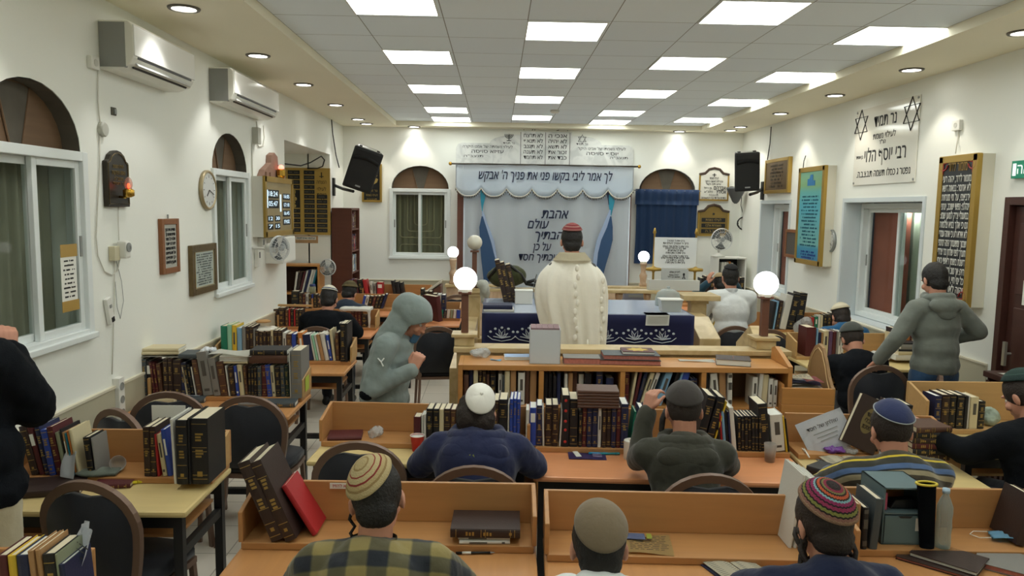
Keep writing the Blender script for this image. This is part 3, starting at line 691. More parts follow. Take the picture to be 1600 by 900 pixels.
# small fan over the alcove shelf, seen nearly edge-on, and the round one beside it
p = aX(436, 388, XL+.28); fan('small grey wall fan beside the white cabinet box, near the alcove', (p.x, p.y, p.z), R(60), .12, arm=(-.13, .28, 0))
p = aY(512, 418, 10.7); fan('small round wall fan at the alcove corner left of the brown bookcase', (p.x-.0, p.y, p.z), R(-6), .115, arm=(-.16, .22, .02))
# --- alcove: memorial board, label strip, bookcase
YA = 11.05
a = aY(446, 262, YA); b = aY(517, 367, YA)
mb_ = thing('memorial_board', 'black and gold memorial board of name plates inside the alcove', 'memorial board', ((a.x+b.x)/2-.12, YA-.001, (a.z+b.z)/2), 0)
w, h = abs(a.x-b.x)+.24, abs(a.z-b.z)
GOLDP = mat('gold_board', (186, 154, 78), .45, metal=.3)
MB().bb(-w/2, w/2, -.03, 0, -h/2, h/2).out('board', GOLDP, mb_)
BPL = mat('black_plate', (24, 27, 30), .3)
GL = mat('gold_letter', (170, 146, 84), .45, metal=.4)
xr = w/2
cols_ = [(xr-.04, .15), (xr-.22, .15), (xr-.43, .17), (xr-.63, .17)]
plates = []
for ci, (cx, cw) in enumerate(cols_):
    rows = 13; rh = (h-.06)/rows
    for k in range(rows):
        z = h/2-.03-rh*(k+.5)
        if ci == 0 and k < 5: continue
        if ci == 2 and 4 <= k < 8: continue
        p = MB().bb(cx-cw, cx, -.038, -.03, z-rh*.4, z+rh*.4).out('name_plate', BPL, mb_)
        g = MB(); glyph_line(g, cx-cw*.9, cx-cw*.12, z, rh*.34, -.0385); g.out('lettering', mat('dim_plate_letter', (92, 90, 80), .5), p)
p = MB().bb(cols_[2][0]-.17, cols_[2][0], -.038, -.03, h/2-.03-(h-.06)/13*8+.01, h/2-.03-(h-.06)/13*4-.01).out('emblem_plate', BPL, mb_)
m = MB(); zc = h/2-.03-(h-.06)/13*6; xc = cols_[2][0]-.085
for k in range(5): m.sph((xc+random.uniform(-.02, .02), -.042, zc-.1+.05*k), (.05-.008*k, .008, .03), 8)
m.tube([(xc, -.042, zc-.13), (xc, -.042, zc+.15)], .006, 5); m.out('emblem', GL, p)
merge_text('title', [('הנצחה', .07, xr-.12, h/2-.2, .14), ('לעילוי', .07, xr-.12, h/2-.3, .13), ('נשמת', .07, xr-.12, h/2-.38, .13), ('נר', .06, xr-.12, h/2-.45, .07)], mat('dark_letter', (46, 38, 22), .6), mb_).location = (0, -.031, 0)
m = MB(); m.tube([(xr-.12, -.032, h/2-.14), (xr-.12, -.032, h/2-.06)], .008, 5); m.tube([(xr-.15, -.032, h/2-.12), (xr-.09, -.032, h/2-.12)], .006, 5); m.out('menorah_emblem', mat('dark_letter', (46, 38, 22), .6), mb_)
a = aY(459, 368, YA); b = aY(497, 380, YA)
st = thing('paper_strip', 'worn brown lettered strip below the memorial board in the alcove', 'notice', ((a.x+b.x)/2, YA-.001, (a.z+b.z)/2))
w, h = abs(a.x-b.x), abs(a.z-b.z)
MB().bb(-w/2, w/2, -.004, 0, -h/2, h/2).out('strip', mat('worn_brown_paper', (172, 138, 100), .8, var=.2, vscale=20), st); MB().bb(-w*.42, w*.42, -.006, -.004, -h*.05, h*.38).out('label', PAPER, st)
merge_text('lettering', [('נא להחזיר ספרים למקומם', .04, 0, h*.16, w*.75)], INK, st).location = (0, -.007, 0)
# --- speakers
SPK = mat('speaker_black', (20, 21, 24), .6, bump=.3, bscale=300); SPKB = mat('speaker_case', (30, 31, 34), .5)
def speaker(label, loc, rot, w, h, d=.30):
    t = thing('loudspeaker', label, 'speaker', loc, rot=rot)
    MB().prism([(-w/2, 0), (w/2, 0), (w*.36, d), (-w*.36, d)], -h/2, h/2, 'xy').out('cabinet', SPKB, t, bevel=.02)
    MB().box((0, -.006, -.0), (w*.9, .012, h*.90), bev=.005).out('grille', SPK, t)
    m = MB(); m.grid(lambda u, v: (w*.42*(u*2-1), -.016-.012*math.sin(v*math.pi), h*(.22+.1*v)+.03*math.cos((u-.5)*math.pi)-.02), 12, 4, thick=.004); m.out('horn_lip', SPKB, t)
    m = MB(); m.bb(-.035, .035, -.0145, -.011, -h*.41, -h*.375); m.out('badge', mat('pale_badge', (150, 152, 156), .4), t)
    m = MB()
    for x in (-.3, .3): m.box((x*w, .06, h/2+.008), (.04, .05, .02), bev=.004)
    m.out('foot', SPKB, t)
    m = MB(); m.box((0, .12, h/2+.001), (w*.75, .2, .003)); m.out('top_plate', mat('pale_case', (170, 172, 168), .4), t)
    return t
sc_ = aY(567, 266, 10.75)
speaker('black loudspeaker tilted on a wall bracket at the left far corner', sc_, (R(12), R(18), R(14)), .42, .60)
def bracket(label, pw, side, ps):
    t = thing('speaker_bracket', label, 'bracket', pw, SIDE[side])
    q = Matrix.Rotation(-SIDE[side], 3, 'Z') @ (Vector(ps)-Vector(pw))
    MB().box((0, -.015, 0), (.09, .03, .26), bev=.004).out('wall_plate', BLACK, t)
    MB().tube([(0, -.03, .02), (q.x*.5, q.y*.5, q.z*.45), (q.x, q.y, q.z)], .022, 8).out('arm', BLACK, t)
    return t
p0 = aX(520, 292, XL); bracket('black wall bracket holding the left tilted loudspeaker', p0+Vector((.001, 0, 0)), 'L', aY(552, 299, 10.85))
cable('black cable hanging from the ceiling to the left loudspeaker', [Lp(518, 187, .02), Lp(520, 210, .02), Lp(525, 243, .05), Lp(530, 262, .12)], .008, BLACK)
p = aX(452, 262, XL-.12)
sp2 = speaker('small black speaker tucked inside the alcove opening', (-2.62, 8.95, aX(452, 262, -2.6).z), (0, 0, R(40)), .2, .24, .18)
cable('dark cable looping across the alcove above the memorial board', [(-2.66, 9.3, 2.6), aY(470, 259, 10.4), aY(485, 254, 10.5), aY(502, 244, 10.7), aY(507, 250, 10.8), aY(504, 260, 10.9), aY(496, 263, 11.0), aY(480, 263, 11.0)], .009, BLACK)
sc2 = aY(1168, 269, 10.4)
speaker('black loudspeaker on a wall bracket at the right far corner', sc2, (R(8), R(-4), R(-6)), .345, .53, .24)
p0 = aX(1193, 298, XR); bracket('black wall bracket holding the right loudspeaker', p0-Vector((.001, 0, 0)), 'R', aY(1172, 304, 10.55))
cable('thin cable running from the ceiling down to the right loudspeaker', [Rp(1205, 198, .02), Rp(1203, 225, .02), aX(1199, 250, XR-.05)], .007, BLACK)
# black lamp cone and coil of cable under the right speaker
c = aY(1150, 302, 11.7)
t = thing('cone_lamp', 'small grey cone lamp on the far wall under the right loudspeaker', 'lamp', c)
MB().lathe([(.02, -.16), (.05, -.13), (.14, .05), (.15, .07), (.14, .09), (0, .09)], 20).out('shade', mat('lamp_grey', (92, 94, 96), .35, metal=.4), t, True); MB().tube([(0, 0, .08), (0, .2, .1), (0, .3, .1)], .012, 6).out('arm', BLACK, t)
c = aX(1160, 350, XR-.45); c = aY(1161, 349, 11.9)
m = MB()
for k in range(5): m.tube([(.085*math.cos(a*math.pi/10)*(1+.06*k)+random.uniform(-.01, .01), -.01*k, .085*math.sin(a*math.pi/10)*(1+.05*k)) for a in range(20)], .006, 5, closed=True)
m.tube([(0, -.02, .09), (-.05, -.01, .28), (-.04, 0, .5)], .006, 5); m.tube([(.03, -.02, .09), (.1, -.01, .3), (.14, 0, .55)], .006, 5)
o = m.out('cable_coil', BLACK, None, loc=c); tag(o, 'coil of black cable hanging on the far wall below the cone lamp', 'cable')
t, w, h = wthing('picture_frame', 'small wooden framed plaque on the far wall near the right corner', 'picture', 'B', (1164, 321), (1177, 350))
frame_parts(t, w, h, .025, .03, wood('pale_frame', (170, 128, 62), .75, .4), mat('brown_sheet', (140, 104, 50), .5))
# --- black framed flame plaque behind left speaker
t, w, h = wthing('flame_plaque', 'black gold-framed plaque with a gold flame behind the left loudspeaker', 'plaque', 'B', (566, 256), (597, 316))
s_, y_ = frame_parts(t, w, h, .03, .04, GOLD, BPL)
m = MB(); m.prism([(0, .02), (.05, .05), (.07, .1), (.03, .12), (.06, .16), (.02, .17), (.03, .24), (-.01, .18), (-.04, .13), (-.02, .1), (-.05, .06)], y_-.006, y_-.001); m.out('flame_emblem', GL, t, loc=(.03, 0, -.04))
merge_text('lettering', [('נר זכרון', .05, 0, -.12, w*.55), ('לעילוי נשמת', .045, 0, -.19, w*.6), ('ת.נ.צ.ב.ה', .04, 0, -.25, w*.5)], GL, t).location = (0, y_-.003, 0)
# --- tablets of the law over the curtain
MARB = marble('white_marble_slab', (216, 218, 215), (196, 199, 197), 4)
a = aY(713, 225, YB); b = aY(989, 257, YB); cx = (a.x+b.x)/2; zb = aY(850, 258, YB).z; ztop = ZS-.035
tb = thing('stone_tablets', 'white marble slab with the ten commandments and two side inscriptions above curtain', 'plaque', (cx, YB-.001, 0))
W = abs(b.x-a.x); z1 = aY(713, 223, YB).z; zs = aY(765, 213, YB).z
def wx(px): return aY(px, 230, YB).x-cx
side = []
for k in range(9): t_ = k/8*math.pi/2; side.append((wx(990)-.06+.06*math.sin(t_)-.0, z1-.06+.06*math.cos(t_)))
poly = [(-W/2, zb), (W/2, zb)]+[(W/2, z1-.08), (W/2-.03, z1-.02), (W/2-.08, z1), (wx(940), z1+.0)]
for k in range(9): t_ = k/8*math.pi/2; poly.append((wx(893)+(wx(940)-wx(893))*math.cos(t_), z1+(ztop-.05-z1)*math.sin(t_)))
poly += [(wx(893), ztop), (wx(814), ztop)]
for k in range(9): t_ = k/8*math.pi/2; poly.append((wx(814)+(wx(765)-wx(814))*math.sin(t_), z1+(ztop-.05-z1)*math.cos(t_)))
poly += [(-W/2+.08, z1), (-W/2+.03, z1-.02), (-W/2, z1-.08)]
sl = MB().prism(poly, -.03, 0).out('slab', MARB, tb, bevel=.003)
m = MB()
for px in (813.5, 852, 890): m.bb(wx(px)-.004, wx(px)+.004, -.032, -.03, zb+.01, ztop-.01)
m.out('groove', mat('dark_line', (60, 62, 62), .7), tb)
dz = (aY(850, 246, YB).z-aY(850, 212, YB).z)/4
L = []
for k, (r_, l_) in enumerate(zip(['אנכי ה', 'לא יהיה', 'לא תשא', 'זכור את', 'כבד את'], ['לא תרצח', 'לא תנאף', 'לא תגנב', 'לא תענה', 'לא תחמד'])):
    z = aY(850, 212.5, YB).z+k*dz; L += [(r_, .085, wx(871), z, .29, .018), (l_, .085, wx(833), z, .30, .018)]
zt = aY(850, 201.5, YB).z; L += [('כ', .09, wx(871), zt, None, .02), ('ת', .09, wx(833), zt, None, .02), ('.', .09, wx(886), zt, None, .02), ('.', .09, wx(818), zt, None, .02)]
zA, zB_, zC_ = aY(940, 233, YB).z, aY(940, 240.5, YB).z, aY(960, 247, YB).z
L += [('לעילוי נשמתו של אבינו היקר', .06, wx(940), zA, .75, .012), ('יוסף סויסה', .075, wx(941), zB_, .50, .014), ('תנצב"ה', .05, wx(967), zC_, .28, .012), ('נר תמיד', .045, wx(909), aY(909, 225.5, YB).z, .18, .01),
      ('לעילוי נשמתה של אמנו היקרה', .06, wx(762), aY(762, 229.5, YB).z, .78, .012), ('עזיזא סויסה', .075, wx(762), aY(762, 237, YB).z, .50, .014), ('תנצב"ה', .05, wx(740), aY(740, 244, YB).z, .30, .012), ('נר תמיד', .045, wx(795), aY(795, 224, YB).z, .18, .01)]
merge_text('lettering', L, mat('engraved_letter', (42, 44, 46), .7), tb).location = (0, -.031, 0)
def star(mb, x, z, r, y, t=.008):
    for s_ in (1, -1):
        mb.tube([(x+r*math.sin(k*2*math.pi/3+(0 if s_ > 0 else math.pi)), y, z+r*math.cos(k*2*math.pi/3+(0 if s_ > 0 else math.pi))) for k in range(3)], t, 4, closed=True)
m = MB(); star(m, wx(909), aY(909, 218, YB).z, .07, -.032, .007); m.out('star_emblem', mat('engraved_letter', (42, 44, 46), .7), tb)
m = MB(); xm, zm = wx(795), aY(795, 213, YB).z
for rr in (.025, .045, .065): m.tube([(xm+rr*math.cos(math.pi+a*math.pi/8), -.032, zm+.03+rr*math.sin(math.pi+a*math.pi/8)) for a in range(9)], .005, 4)
m.tube([(xm, -.032, zm+.035), (xm, -.032, zm-.07)], .006, 4); m.tube([(xm-.035, -.032, zm-.07), (xm+.035, -.032, zm-.07)], .006, 4); m.out('menorah_emblem', mat('engraved_letter', (42, 44, 46), .7), tb)
# --- ark: brown wooden front behind the curtain, rod, curtain, valance
YC = 11.72
ARK = wood('ark_wood', (104, 62, 46), .75, .45)
xl, xr_ = aY(714, 340, YC).x, aY(987, 340, YC).x; zr = aY(850, 257, YC).z
ak = thing('ark_cabinet', 'brown wooden ark cabinet behind the white curtain on the far wall', 'cabinet', ((xl+xr_)/2, YB-.016, 0))
W2 = xr_-xl
m = MB(); m.bb(-W2/2, -W2/2+.11, -.2, 0, .0, zr-.12); m.bb(W2/2-.03, W2/2, -.2, 0, 0, zr-.12); m.bb(-W2/2, W2/2, -.2, 0, zr-.12, zr-.04); m.out('frame', ARK, ak, bevel=.004)
for s_ in (-1, 1): MB().bb(-W2/2+.11 if s_ < 0 else .005, -.005 if s_ < 0 else W2/2-.03, -.12, -.02, .1, zr-.12).out('door', ARK, ak)
rod = thing('curtain_rod', 'thin dark metal rod carrying the white ark curtain', 'curtain rod', aY(850, 258, YC-.05))
xa, xb = aY(704, 257, YC).x-rod.location.x, aY(998, 260, YC).x-rod.location.x
MB().cyl((xa, 0, .0), (xb, 0, 0), .013).out('rod', mat('dark_rod', (66, 62, 56), .4, metal=.6), rod)
for s_ in (xa, xb): MB().sph((s_, 0, 0), .028, 12).out('finial', BRASS, rod, True)
for s_ in (xa+.08, xb-.08): MB().tube([(s_, 0, 0), (s_, .2, 0), (s_, .32, 0)], .008, 6).out('bracket', GREYP, rod)
CLOTH = mat('ark_curtain_cloth', (228, 238, 248), .75, sheen=.3)
NAVYT = mat('navy_embroidery', (22, 34, 66), .7); TEAL = mat('teal_satin', (32, 132, 160), .5); BLUE = mat('blue_satin', (38, 72, 112), .5); PALEB = mat('pale_blue_satin', (150, 168, 200), .5)
xl2, xr2 = aY(724, 340, YC).x, aY(984, 340, YC).x; cxx = (xl2+xr2)/2
cu = thing('ark_curtain', 'long white ark curtain embroidered in navy with blue ribbons at both sides', 'curtain', (cxx, YC, 0))
cw = xr2-xl2
def fold(x): return .018*math.sin(x*9)+.012*math.sin(x*23+1)
MB().grid(lambda u, v: ((u-.5)*cw, fold((u-.5)*cw)*(1-.4*v), .12+v*(zr-.30)), 90, 6, thick=.004).out('cloth', CLOTH, cu, True)
def cpx(x, y): p = aY(x, y, YC-.03); return p.x-cxx, p.z
L = []
for s, x, y, f, sz in (('אהבת', 867, 335, 43, .2), ('עולם', 841, 351, 34, .19), ('אהבתיך', 864, 368, 56, .19), ('על כן', 847, 386, 29, .17), ('משכתיך חסד', 846, 402, 72, .16)):
    px, pz = cpx(x, y); L.append((s, sz, px, pz, f/1180*11.6, .03, 0, .25))
merge_text('embroidered_words', L, NAVYT, cu).location = (0, -.05, 0)
def ribbon(name, pts, m_):
    """pts: list of (y_px, xl_px, xr_px)"""
    b = MB(); A = []
    for y, l, r_ in pts: A.append((cpx(l, y), cpx(r_, y)))
    V = [[b.b.verts.new((p[0], -.046, p[1])), b.b.verts.new((q[0], -.046, q[1]))] for p, q in A]
    for P, Q in zip(V, V[1:]): b.b.faces.new((P[0], P[1], Q[1], Q[0]))
    global RBY; RBY -= .0012
    b.out(name, m_, cu, loc=(0, RBY, 0))
RBY = 0.
ribbon('teal_ribbon', [(296, 750, 759), (310, 751, 758), (322, 752, 755), (330, 753, 754)], TEAL)
ribbon('pale_ribbon', [(330, 753, 755), (350, 753, 762), (375, 757, 772), (400, 766, 776), (440, 774, 779)], PALEB)
ribbon('blue_ribbon', [(338, 752.5, 754.5), (355, 749, 760), (380, 750, 768), (405, 752, 774), (440, 756, 776)], BLUE)
ribbon('teal_ribbon', [(300, 950, 960), (315, 950, 960), (328, 952, 957), (337, 954, 955)], TEAL)
ribbon('navy_ribbon', [(296, 945, 951), (310, 949, 951), (320, 950.5, 951.5)], NAVYT)
ribbon('pale_ribbon', [(328, 952, 954), (350, 943, 953), (375, 932, 944), (400, 927, 936), (430, 925, 930)], PALEB)
ribbon('blue_ribbon', [(338, 953, 955), (355, 948, 957), (375, 939, 957), (395, 934, 952), (415, 932, 946), (445, 930, 938)], BLUE)
# valance with seven scallops and beaded fringe
xv0, xv1 = aY(712, 280, YC-.06).x, aY(990, 280, YC-.06).x; vw = xv1-xv0; vx = (xv0+xv1)/2
va = thing('curtain_valance', 'white scalloped valance with navy lettering and dark beaded fringe over the ark curtain', 'valance', (vx, YC-.055, 0))
zt, zsc, zlo = aY(850, 258, YC).z+.0, aY(850, 296.5, YC).z, aY(850, 309, YC).z
NS = 7
def scal(u): f = (u*NS) % 1.0; return zlo+(zsc-zlo)*abs(2*f-1)**2.6
MB().grid(lambda u, v: ((u-.5)*vw, .010*math.sin(u*40)*(1-v*.8)-.004, scal(u)+(zt-scal(u))*v), 140, 5, thick=.004).out('cloth', CLOTH, va, True)
m = MB()
for k in range(NS*16+1):
    u = min(.999, max(.001, k/(NS*16))); x = (u-.5)*vw; z = scal(u)
    m.sph((x, -.012, z-.012), (.009, .006, .02), 6)
m.out('fringe', mat('fringe_dark', (70, 66, 62), .6), va)
m = MB(); m.tube([((u/140-.5)*vw, -.012, scal(min(.9999, u/140))+.008) for u in range(141)], .007, 5); m.out('fringe_tape', mat('fringe_pale', (208, 204, 190), .7), va)
p1 = aY(748, 271, YC); p2 = aY(956, 279, YC)
merge_text('embroidered_words', [('לך אמר ליבי בקשו פני את פניך ה\' אבקש', .19, (p1.x+p2.x)/2-vx, aY(852, 275.5, YC).z, p2.x-p1.x, .022, 0, .2)], NAVYT, va).location = (0, -.022, 0)
# --- blue curtain over the right arched window
xb0, xb1 = aY(992, 355, YB-.1).x, aY(1089, 355, YB-.1).x; zt, zb2 = aY(1040, 298, YB-.1).z, aY(1020, 412, YB-.1).z
bc = thing('window_curtain', 'plain dark blue curtain covering the right arched window on the far wall', 'curtain', ((xb0+xb1)/2, YB-.1, 0))
BCL = mat('blue_curtain_cloth', (36, 66, 108), .8, sheen=.2); bw = xb1-xb0
MB().grid(lambda u, v: ((u-.5)*bw*(1-.03*math.sin(v*3)), .012*math.sin(u*50)+.006*math.sin(u*21), zb2+v*(zt-zb2)), 80, 6, thick=.003).out('cloth', BCL, bc, True)
zh = aY(1040, 320, YB-.1).z
MB().grid(lambda u, v: ((u-.5)*(bw+.02), -.02+.014*math.sin(u*50+.5), zh+v*(zt-zh+.02)), 80, 3, thick=.003).out('heading', BCL, bc, True)
MB().cyl((-bw/2-.04, -.0, zt+.0), (bw/2+.04, 0, zt+.0), .008).out('rod', GREYP, bc)
# --- two shield plaques by the right speaker
def shield(label, tl, br, plate, edge, hump):
    t, w, h = wthing('shield_plaque', label, 'plaque', 'B', tl, br)
    pp = [(-w/2, -h/2), (w/2, -h/2), (w/2, h/2), (w*.3, h/2+.02), (w*.18, h/2+hump*.8), (0, h/2+hump), (-w*.18, h/2+hump*.8), (-w*.3, h/2+.02), (-w/2, h/2)]
    MB().prism(pp, -.03, 0).out('plate', plate, t, bevel=.003)
    MB().tube([(a, -.03, b+.004) for a, b in pp[2:]], .02, 6).out('top_moulding', mat('dark_moulding', (62, 46, 36), .5), t)
    m = MB()
    for x in (-w/2+.012, w/2-.012): m.bb(x-.012, x+.012, -.036, -.02, -h/2, h/2)
    m.bb(-w/2, w/2, -.036, -.02, -h/2-.012, -h/2+.012); m.out('edge', edge, t)
    return t, w, h
t, w, h = shield('white shield plaque with black lettering and dark curved top', (1092, 273), (1137, 313), mat('plaque_white', (214, 214, 206), .4), GOLD, .1)
merge_text('lettering', [('לעילוי נשמת', .05, 0, h*.36, w*.3), ('עטרת ראשנו היקר', .05, 0, h*.24, w*.6), ('איש תם וישר', .045, -.01, h*.13, w*.5), ('אברהם', .085, w*.2, -h*.02, w*.4, .03), ('אסולין', .085, w*.25, -h*.17, w*.32, .03), ('בן רחל', .045, -w*.2, -h*.03, w*.26), ('נלב"ע', .045, -w*.18, -h*.17, w*.28), ('ת.נ.צ.ב.ה', .045, 0, -h*.3, w*.3), ('נתרם על ידי בני המשפחה', .05, 0, -h*.42, w*.8)], INK, t).location = (0, -.032, 0)
m = MB(); m.tube([(0, -.032, h*.42), (0, -.032, h*.56)], .008, 5); m.tube([(-.03, -.032, h*.5), (.03, -.032, h*.5)], .006, 5); m.out('emblem', INK, t)
t, w, h = shield('gold-coloured shield plaque with three black name strips, under the white one', (1090, 331), (1137, 368), mat('plaque_gold', (140, 116, 62), .4, metal=.4), GOLD, .11)
for k, s_ in enumerate(['לעילוי נשמת', 'משפחת אלבז', 'ת.נ.צ.ב.ה']):
    z = h*.16-k*h*.24; p = MB().bb(-w*.38, w*.38, -.036, -.03, z-h*.085, z+h*.085).out('name_strip', BPL, t)
    text('lettering', s_, h*.15, GL, p, (0, -.037, z), fit=w*.5)
MB().sph((0, -.035, h*.42), (.018, .008, .018), 8).out('emblem', INK, t)
cable('thin white cable from the white plaque down to the desk fan', [Bp(1123, 319), Bp(1126, 340), Bp(1131, 357), Bp(1136, 366)], .005)
# --- right wall: bronze plaque, sign, light boxes
t, w, h = wthing('bronze_plaque', 'bronze plaque in a pale gold frame above the farther right window', 'plaque', 'R', (1201, 251), (1236, 301))
s_, y_ = frame_parts(t, w, h, .045, .05, GOLD, mat('bronze_sheet', (110, 84, 48), .35, metal=.6, var=.2, vscale=8))
lines_on(t, 'lettering', mat('dark_bronze_letter', (74, 58, 34), .5), y_-.002, -w*.3, w*.3, [h*(.3-.1*k) for k in range(7)], .04)
t, w, h = wthing('memorial_sign', 'clear sheet sign with two stars and a memorial inscription above right window', 'sign', 'R', (1341, 174), (1431, 284))
MB().bb(-w/2, w/2, -.012, -.004, -h/2, h/2).out('sheet', mat('clear_acrylic', (226, 224, 214), .08, spec=.6), t)
LT = mat('black_letter', (24, 24, 26), .6)
merge_text('lettering', [('נר תמיד', .17, 0, h*.3, w*.36, .02), ('לעילוי נשמת', .085, 0, h*.11, w*.36, .012), ('הר"ר', .06, -w*.02, h*.03, w*.1, .01), ('רבי יוסף הלוי', .19, w*.02, -h*.13, w*.66, .02), ('בן אסתר', .05, -w*.4, -h*.13, w*.13, .01), ('נפטר ג כסלו תשמה ת.נ.צ.ב.ה.', .10, 0, -h*.36, w*.86, .016)], LT, t).location = (0, -.0125, 0)
for x in (-.4, .4):
    m = MB(); star(m, x*w, h*.30, .155, -.0145, .007); m.out('star_emblem', LT, t)
m = MB()
for x in (-.48, .48):
    for z in (-.47, .47): m.cyl((x*w, -.018, z*h), (x*w, 0, z*h), .012)
m.out('stud', GREYP, t)
def lightbox(label, tl, br, d, frame, face):
    c, w, h = wrect('R', tl, br)
    t = thing('lettered_light_box', label, 'light box', c-Vector((.001, 0, 0)), SIDE['R'])
    MB().bb(-w/2, w/2, -d, 0, -h/2, h/2).out('case', mat('box_case', (212, 208, 192), .5), t)
    m = MB(); f = .05
    for x0, x1, z0, z1 in ((-w/2-.004, -w/2+f, -h/2, h/2), (w/2-f, w/2+.004, -h/2, h/2), (-w/2, w/2, h/2-f, h/2+.004), (-w/2, w/2, -h/2-.004, -h/2+f)): m.bb(x0, x1, -d-.012, -d+.05, z0, z1)
    m.out('frame', frame, t, bevel=.004)
    MB().bb(-w/2+f, w/2-f, -d-.004, -d+.002, -h/2+f, h/2-f).out('face', face, t)
    return t, w, h, -d-.005
# pixel rect refers to the wall plane
q0, q1 = aX(1247, 262, XR-.14), aX(1284, 400, XR-.14); zt, zb = aX(1285, 260, XR).z, aX(1282, 412, XR).z
def wall_px(P): v = P; return v
TQ = mat('turquoise_face', (96, 168, 168), .4); nt = TQ.node_tree
tc = nt.nodes.new('ShaderNodeTexCoord'); sx_ = nt.nodes.new('ShaderNodeSeparateXYZ'); cr = nt.nodes.new('ShaderNodeValToRGB'); mr = nt.nodes.new('ShaderNodeMapRange')
mr.inputs['From Min'].default_value = -.6; mr.inputs['From Max'].default_value = .6
nt.links.new(tc.outputs['Object'], sx_.inputs[0]); nt.links.new(sx_.outputs['Z'], mr.inputs['Value']); nt.links.new(mr.outputs[0], cr.inputs[0])
e = cr.color_ramp.elements; e[0].position = .0; e[0].color = lin((60, 122, 120))+(1,); e[1].position = 1.; e[1].color = lin((120, 176, 160))+(1,)
for p_, c_ in ((.06, (50, 120, 160)), (.18, (60, 140, 170)), (.22, (112, 172, 168)), (.6, (84, 168, 186)), (.74, (100, 172, 168)), (.8, (128, 170, 120))): k = e.new(p_); k.color = lin(c_)+(1,)
nt.links.new(cr.outputs[0], nt.nodes['Principled BSDF'].inputs['Base Color'])
def box_at(label, fl, fr, ftop, fbot, d, frame, face):
    """front-left/right pixel columns at mid-height on the front plane; top/bottom pixel rows at the front-left corner"""
    a = aX(fl[0], fl[1], XR-d); b = aX(fr[0], fr[1], XR-d); zt = aX(fl[0], ftop, XR-d).z; zb = aX(fl[0], fbot, XR-d).z
    t = thing('lettered_light_box', label, 'light box', (XR-.001, (a.y+b.y)/2, (zt+zb)/2), SIDE['R']); w = abs(a.y-b.y); h = zt-zb
    MB().bb(-w/2, w/2, -d, 0, -h/2, h/2).out('case', mat('box_case', (212, 208, 192), .5), t)
    m = MB(); f = .055
    for x0, x1, z0, z1 in ((-w/2-.004, -w/2+f, -h/2, h/2), (w/2-f, w/2+.004, -h/2, h/2), (-w/2, w/2, h/2-f, h/2+.004), (-w/2, w/2, -h/2-.004, -h/2+f)): m.bb(x0, x1, -d-.012, -d+.03, z0, z1)
    m.out('frame', frame, t, bevel=.004)
    MB().bb(-w/2+f, w/2-f, -d-.004, -d+.002, -h/2+f, h/2-f).out('face', face, t)
    return t, w, h, -d-.005
t, w, h, y_ = box_at('tall turquoise light box with a prayer text and painted scene, gold framed', (1246, 335), (1286, 335), 264, 410, .13, GOLD, TQ)
lines_on(t, 'lettering', mat('deep_teal_ink', (30, 92, 112), .6), y_-.001, -w*.34, w*.34, [h*(.2-.036*k) for k in range(15)], .026)
m = MB(); random.seed(3)
m.prism([(-.1, .0), (.12, .0), (.12, .06), (.06, .06), (.05, .13), (-.02, .13), (-.05, .08), (-.1, .08)], y_-.0015, y_, 'xz'); m.out('painted_city', mat('painted_blue', (44, 116, 170), .6), t, loc=(0, 0, h*.31))
lines_on(t, 'lower_lettering', mat('deep_blue_ink', (20, 60, 130), .6), y_-.001, -w*.33, w*.33, [-h*(.37+.03*k) for k in range(4)], .03)
cable('thin cable hanging from a hook to the turquoise light box', [Rp(1259, 243, .02), Rp(1256, 252, .04), Rp(1255, 262, .08)], .006, BLACK)
BLK = mat('psalm_black', (27, 30, 34), .35)
t, w, h, y_ = box_at('tall black light box with a white lettered psalm and gold title', (1462, 360), (1521, 360), 247, 470, .13, GOLD, BLK)
ps = ['מזמור לדוד, יהוה רעי', 'לא אחסר: בנאות דשא', 'ירביצני, על מי מנחות', 'ינהלני: נפשי ישובב, ינחני', 'במעגלי צדק למען שמו:', 'גם כי אלך בגיא צלמות', 'לא אירא רע כי אתה עמדי', 'שבטך ומשענתך המה ינחמני', 'תערך לפני שלחן נגד צררי', 'דשנת בשמן ראשי כוסי', 'רויה: אך טוב וחסד ירדפוני', 'כל ימי חיי, ושבתי בבית', 'יהוה לארך ימים:']
merge_text('psalm_lines', [(s, .085, 0, h*.345-k*h*.062, w*.74, .018) for k, s in enumerate(ps)], mat('psalm_white', (214, 214, 208), .6), t).location = (0, y_-.001, 0)
merge_text('psalm_title', [('מזמור לדוד', .11, 0, h*.425, w*.5, .014)], mat('psalm_gold', (150, 120, 60), .5), t).location = (0, y_-.001, 0)
m = MB()
for sx_ in (-1, 1):
    for k, sz in ((0, 1), (1, -1)):
        pts = [(sx_*(w*.39-.06*math.cos(a*.35)*(1-a*.04)), y_-.002, sz*(h*.44-.05*math.sin(a*.35)*(1-a*.03))) for a in range(12)]
        m.tube(pts, .006, 5); m.tube([(sx_*w*.38, y_-.002, sz*h*.45), (sx_*w*.2, y_-.002, sz*h*.462)], .005, 5); m.tube([(sx_*w*.385, y_-.002, sz*h*.45), (sx_*w*.385, y_-.002, sz*h*.38)], .005, 5)
m.out('border_pattern', mat('scroll_red', (150, 36, 36), .5), t)
s_ = MB(); 
socket('wall_socket', 'single yellowed socket with hanging cable above the psalm light box', 'R', (1493, 189), (1504, 203))
cable('two thin cables dropping from the yellowed socket to the psalm light box', [Rp(1498, 203), Rp(1496, 220), Rp(1493, 240, .05)], .005)
t, w, h = wthing('picture_frame', 'small brown frame half hidden behind the turquoise light box', 'picture', 'R', (1232, 358), (1249, 404))
frame_parts(t, w, h, .04, .04, wood('frame_wood', (132, 84, 48), .75, .45), mat('dark_print', (80, 76, 70), .5))
t, w, h = wthing('exit_sign', 'green exit sign on the wall at the right edge', 'sign', 'R', (1588, 252), (1625, 277))
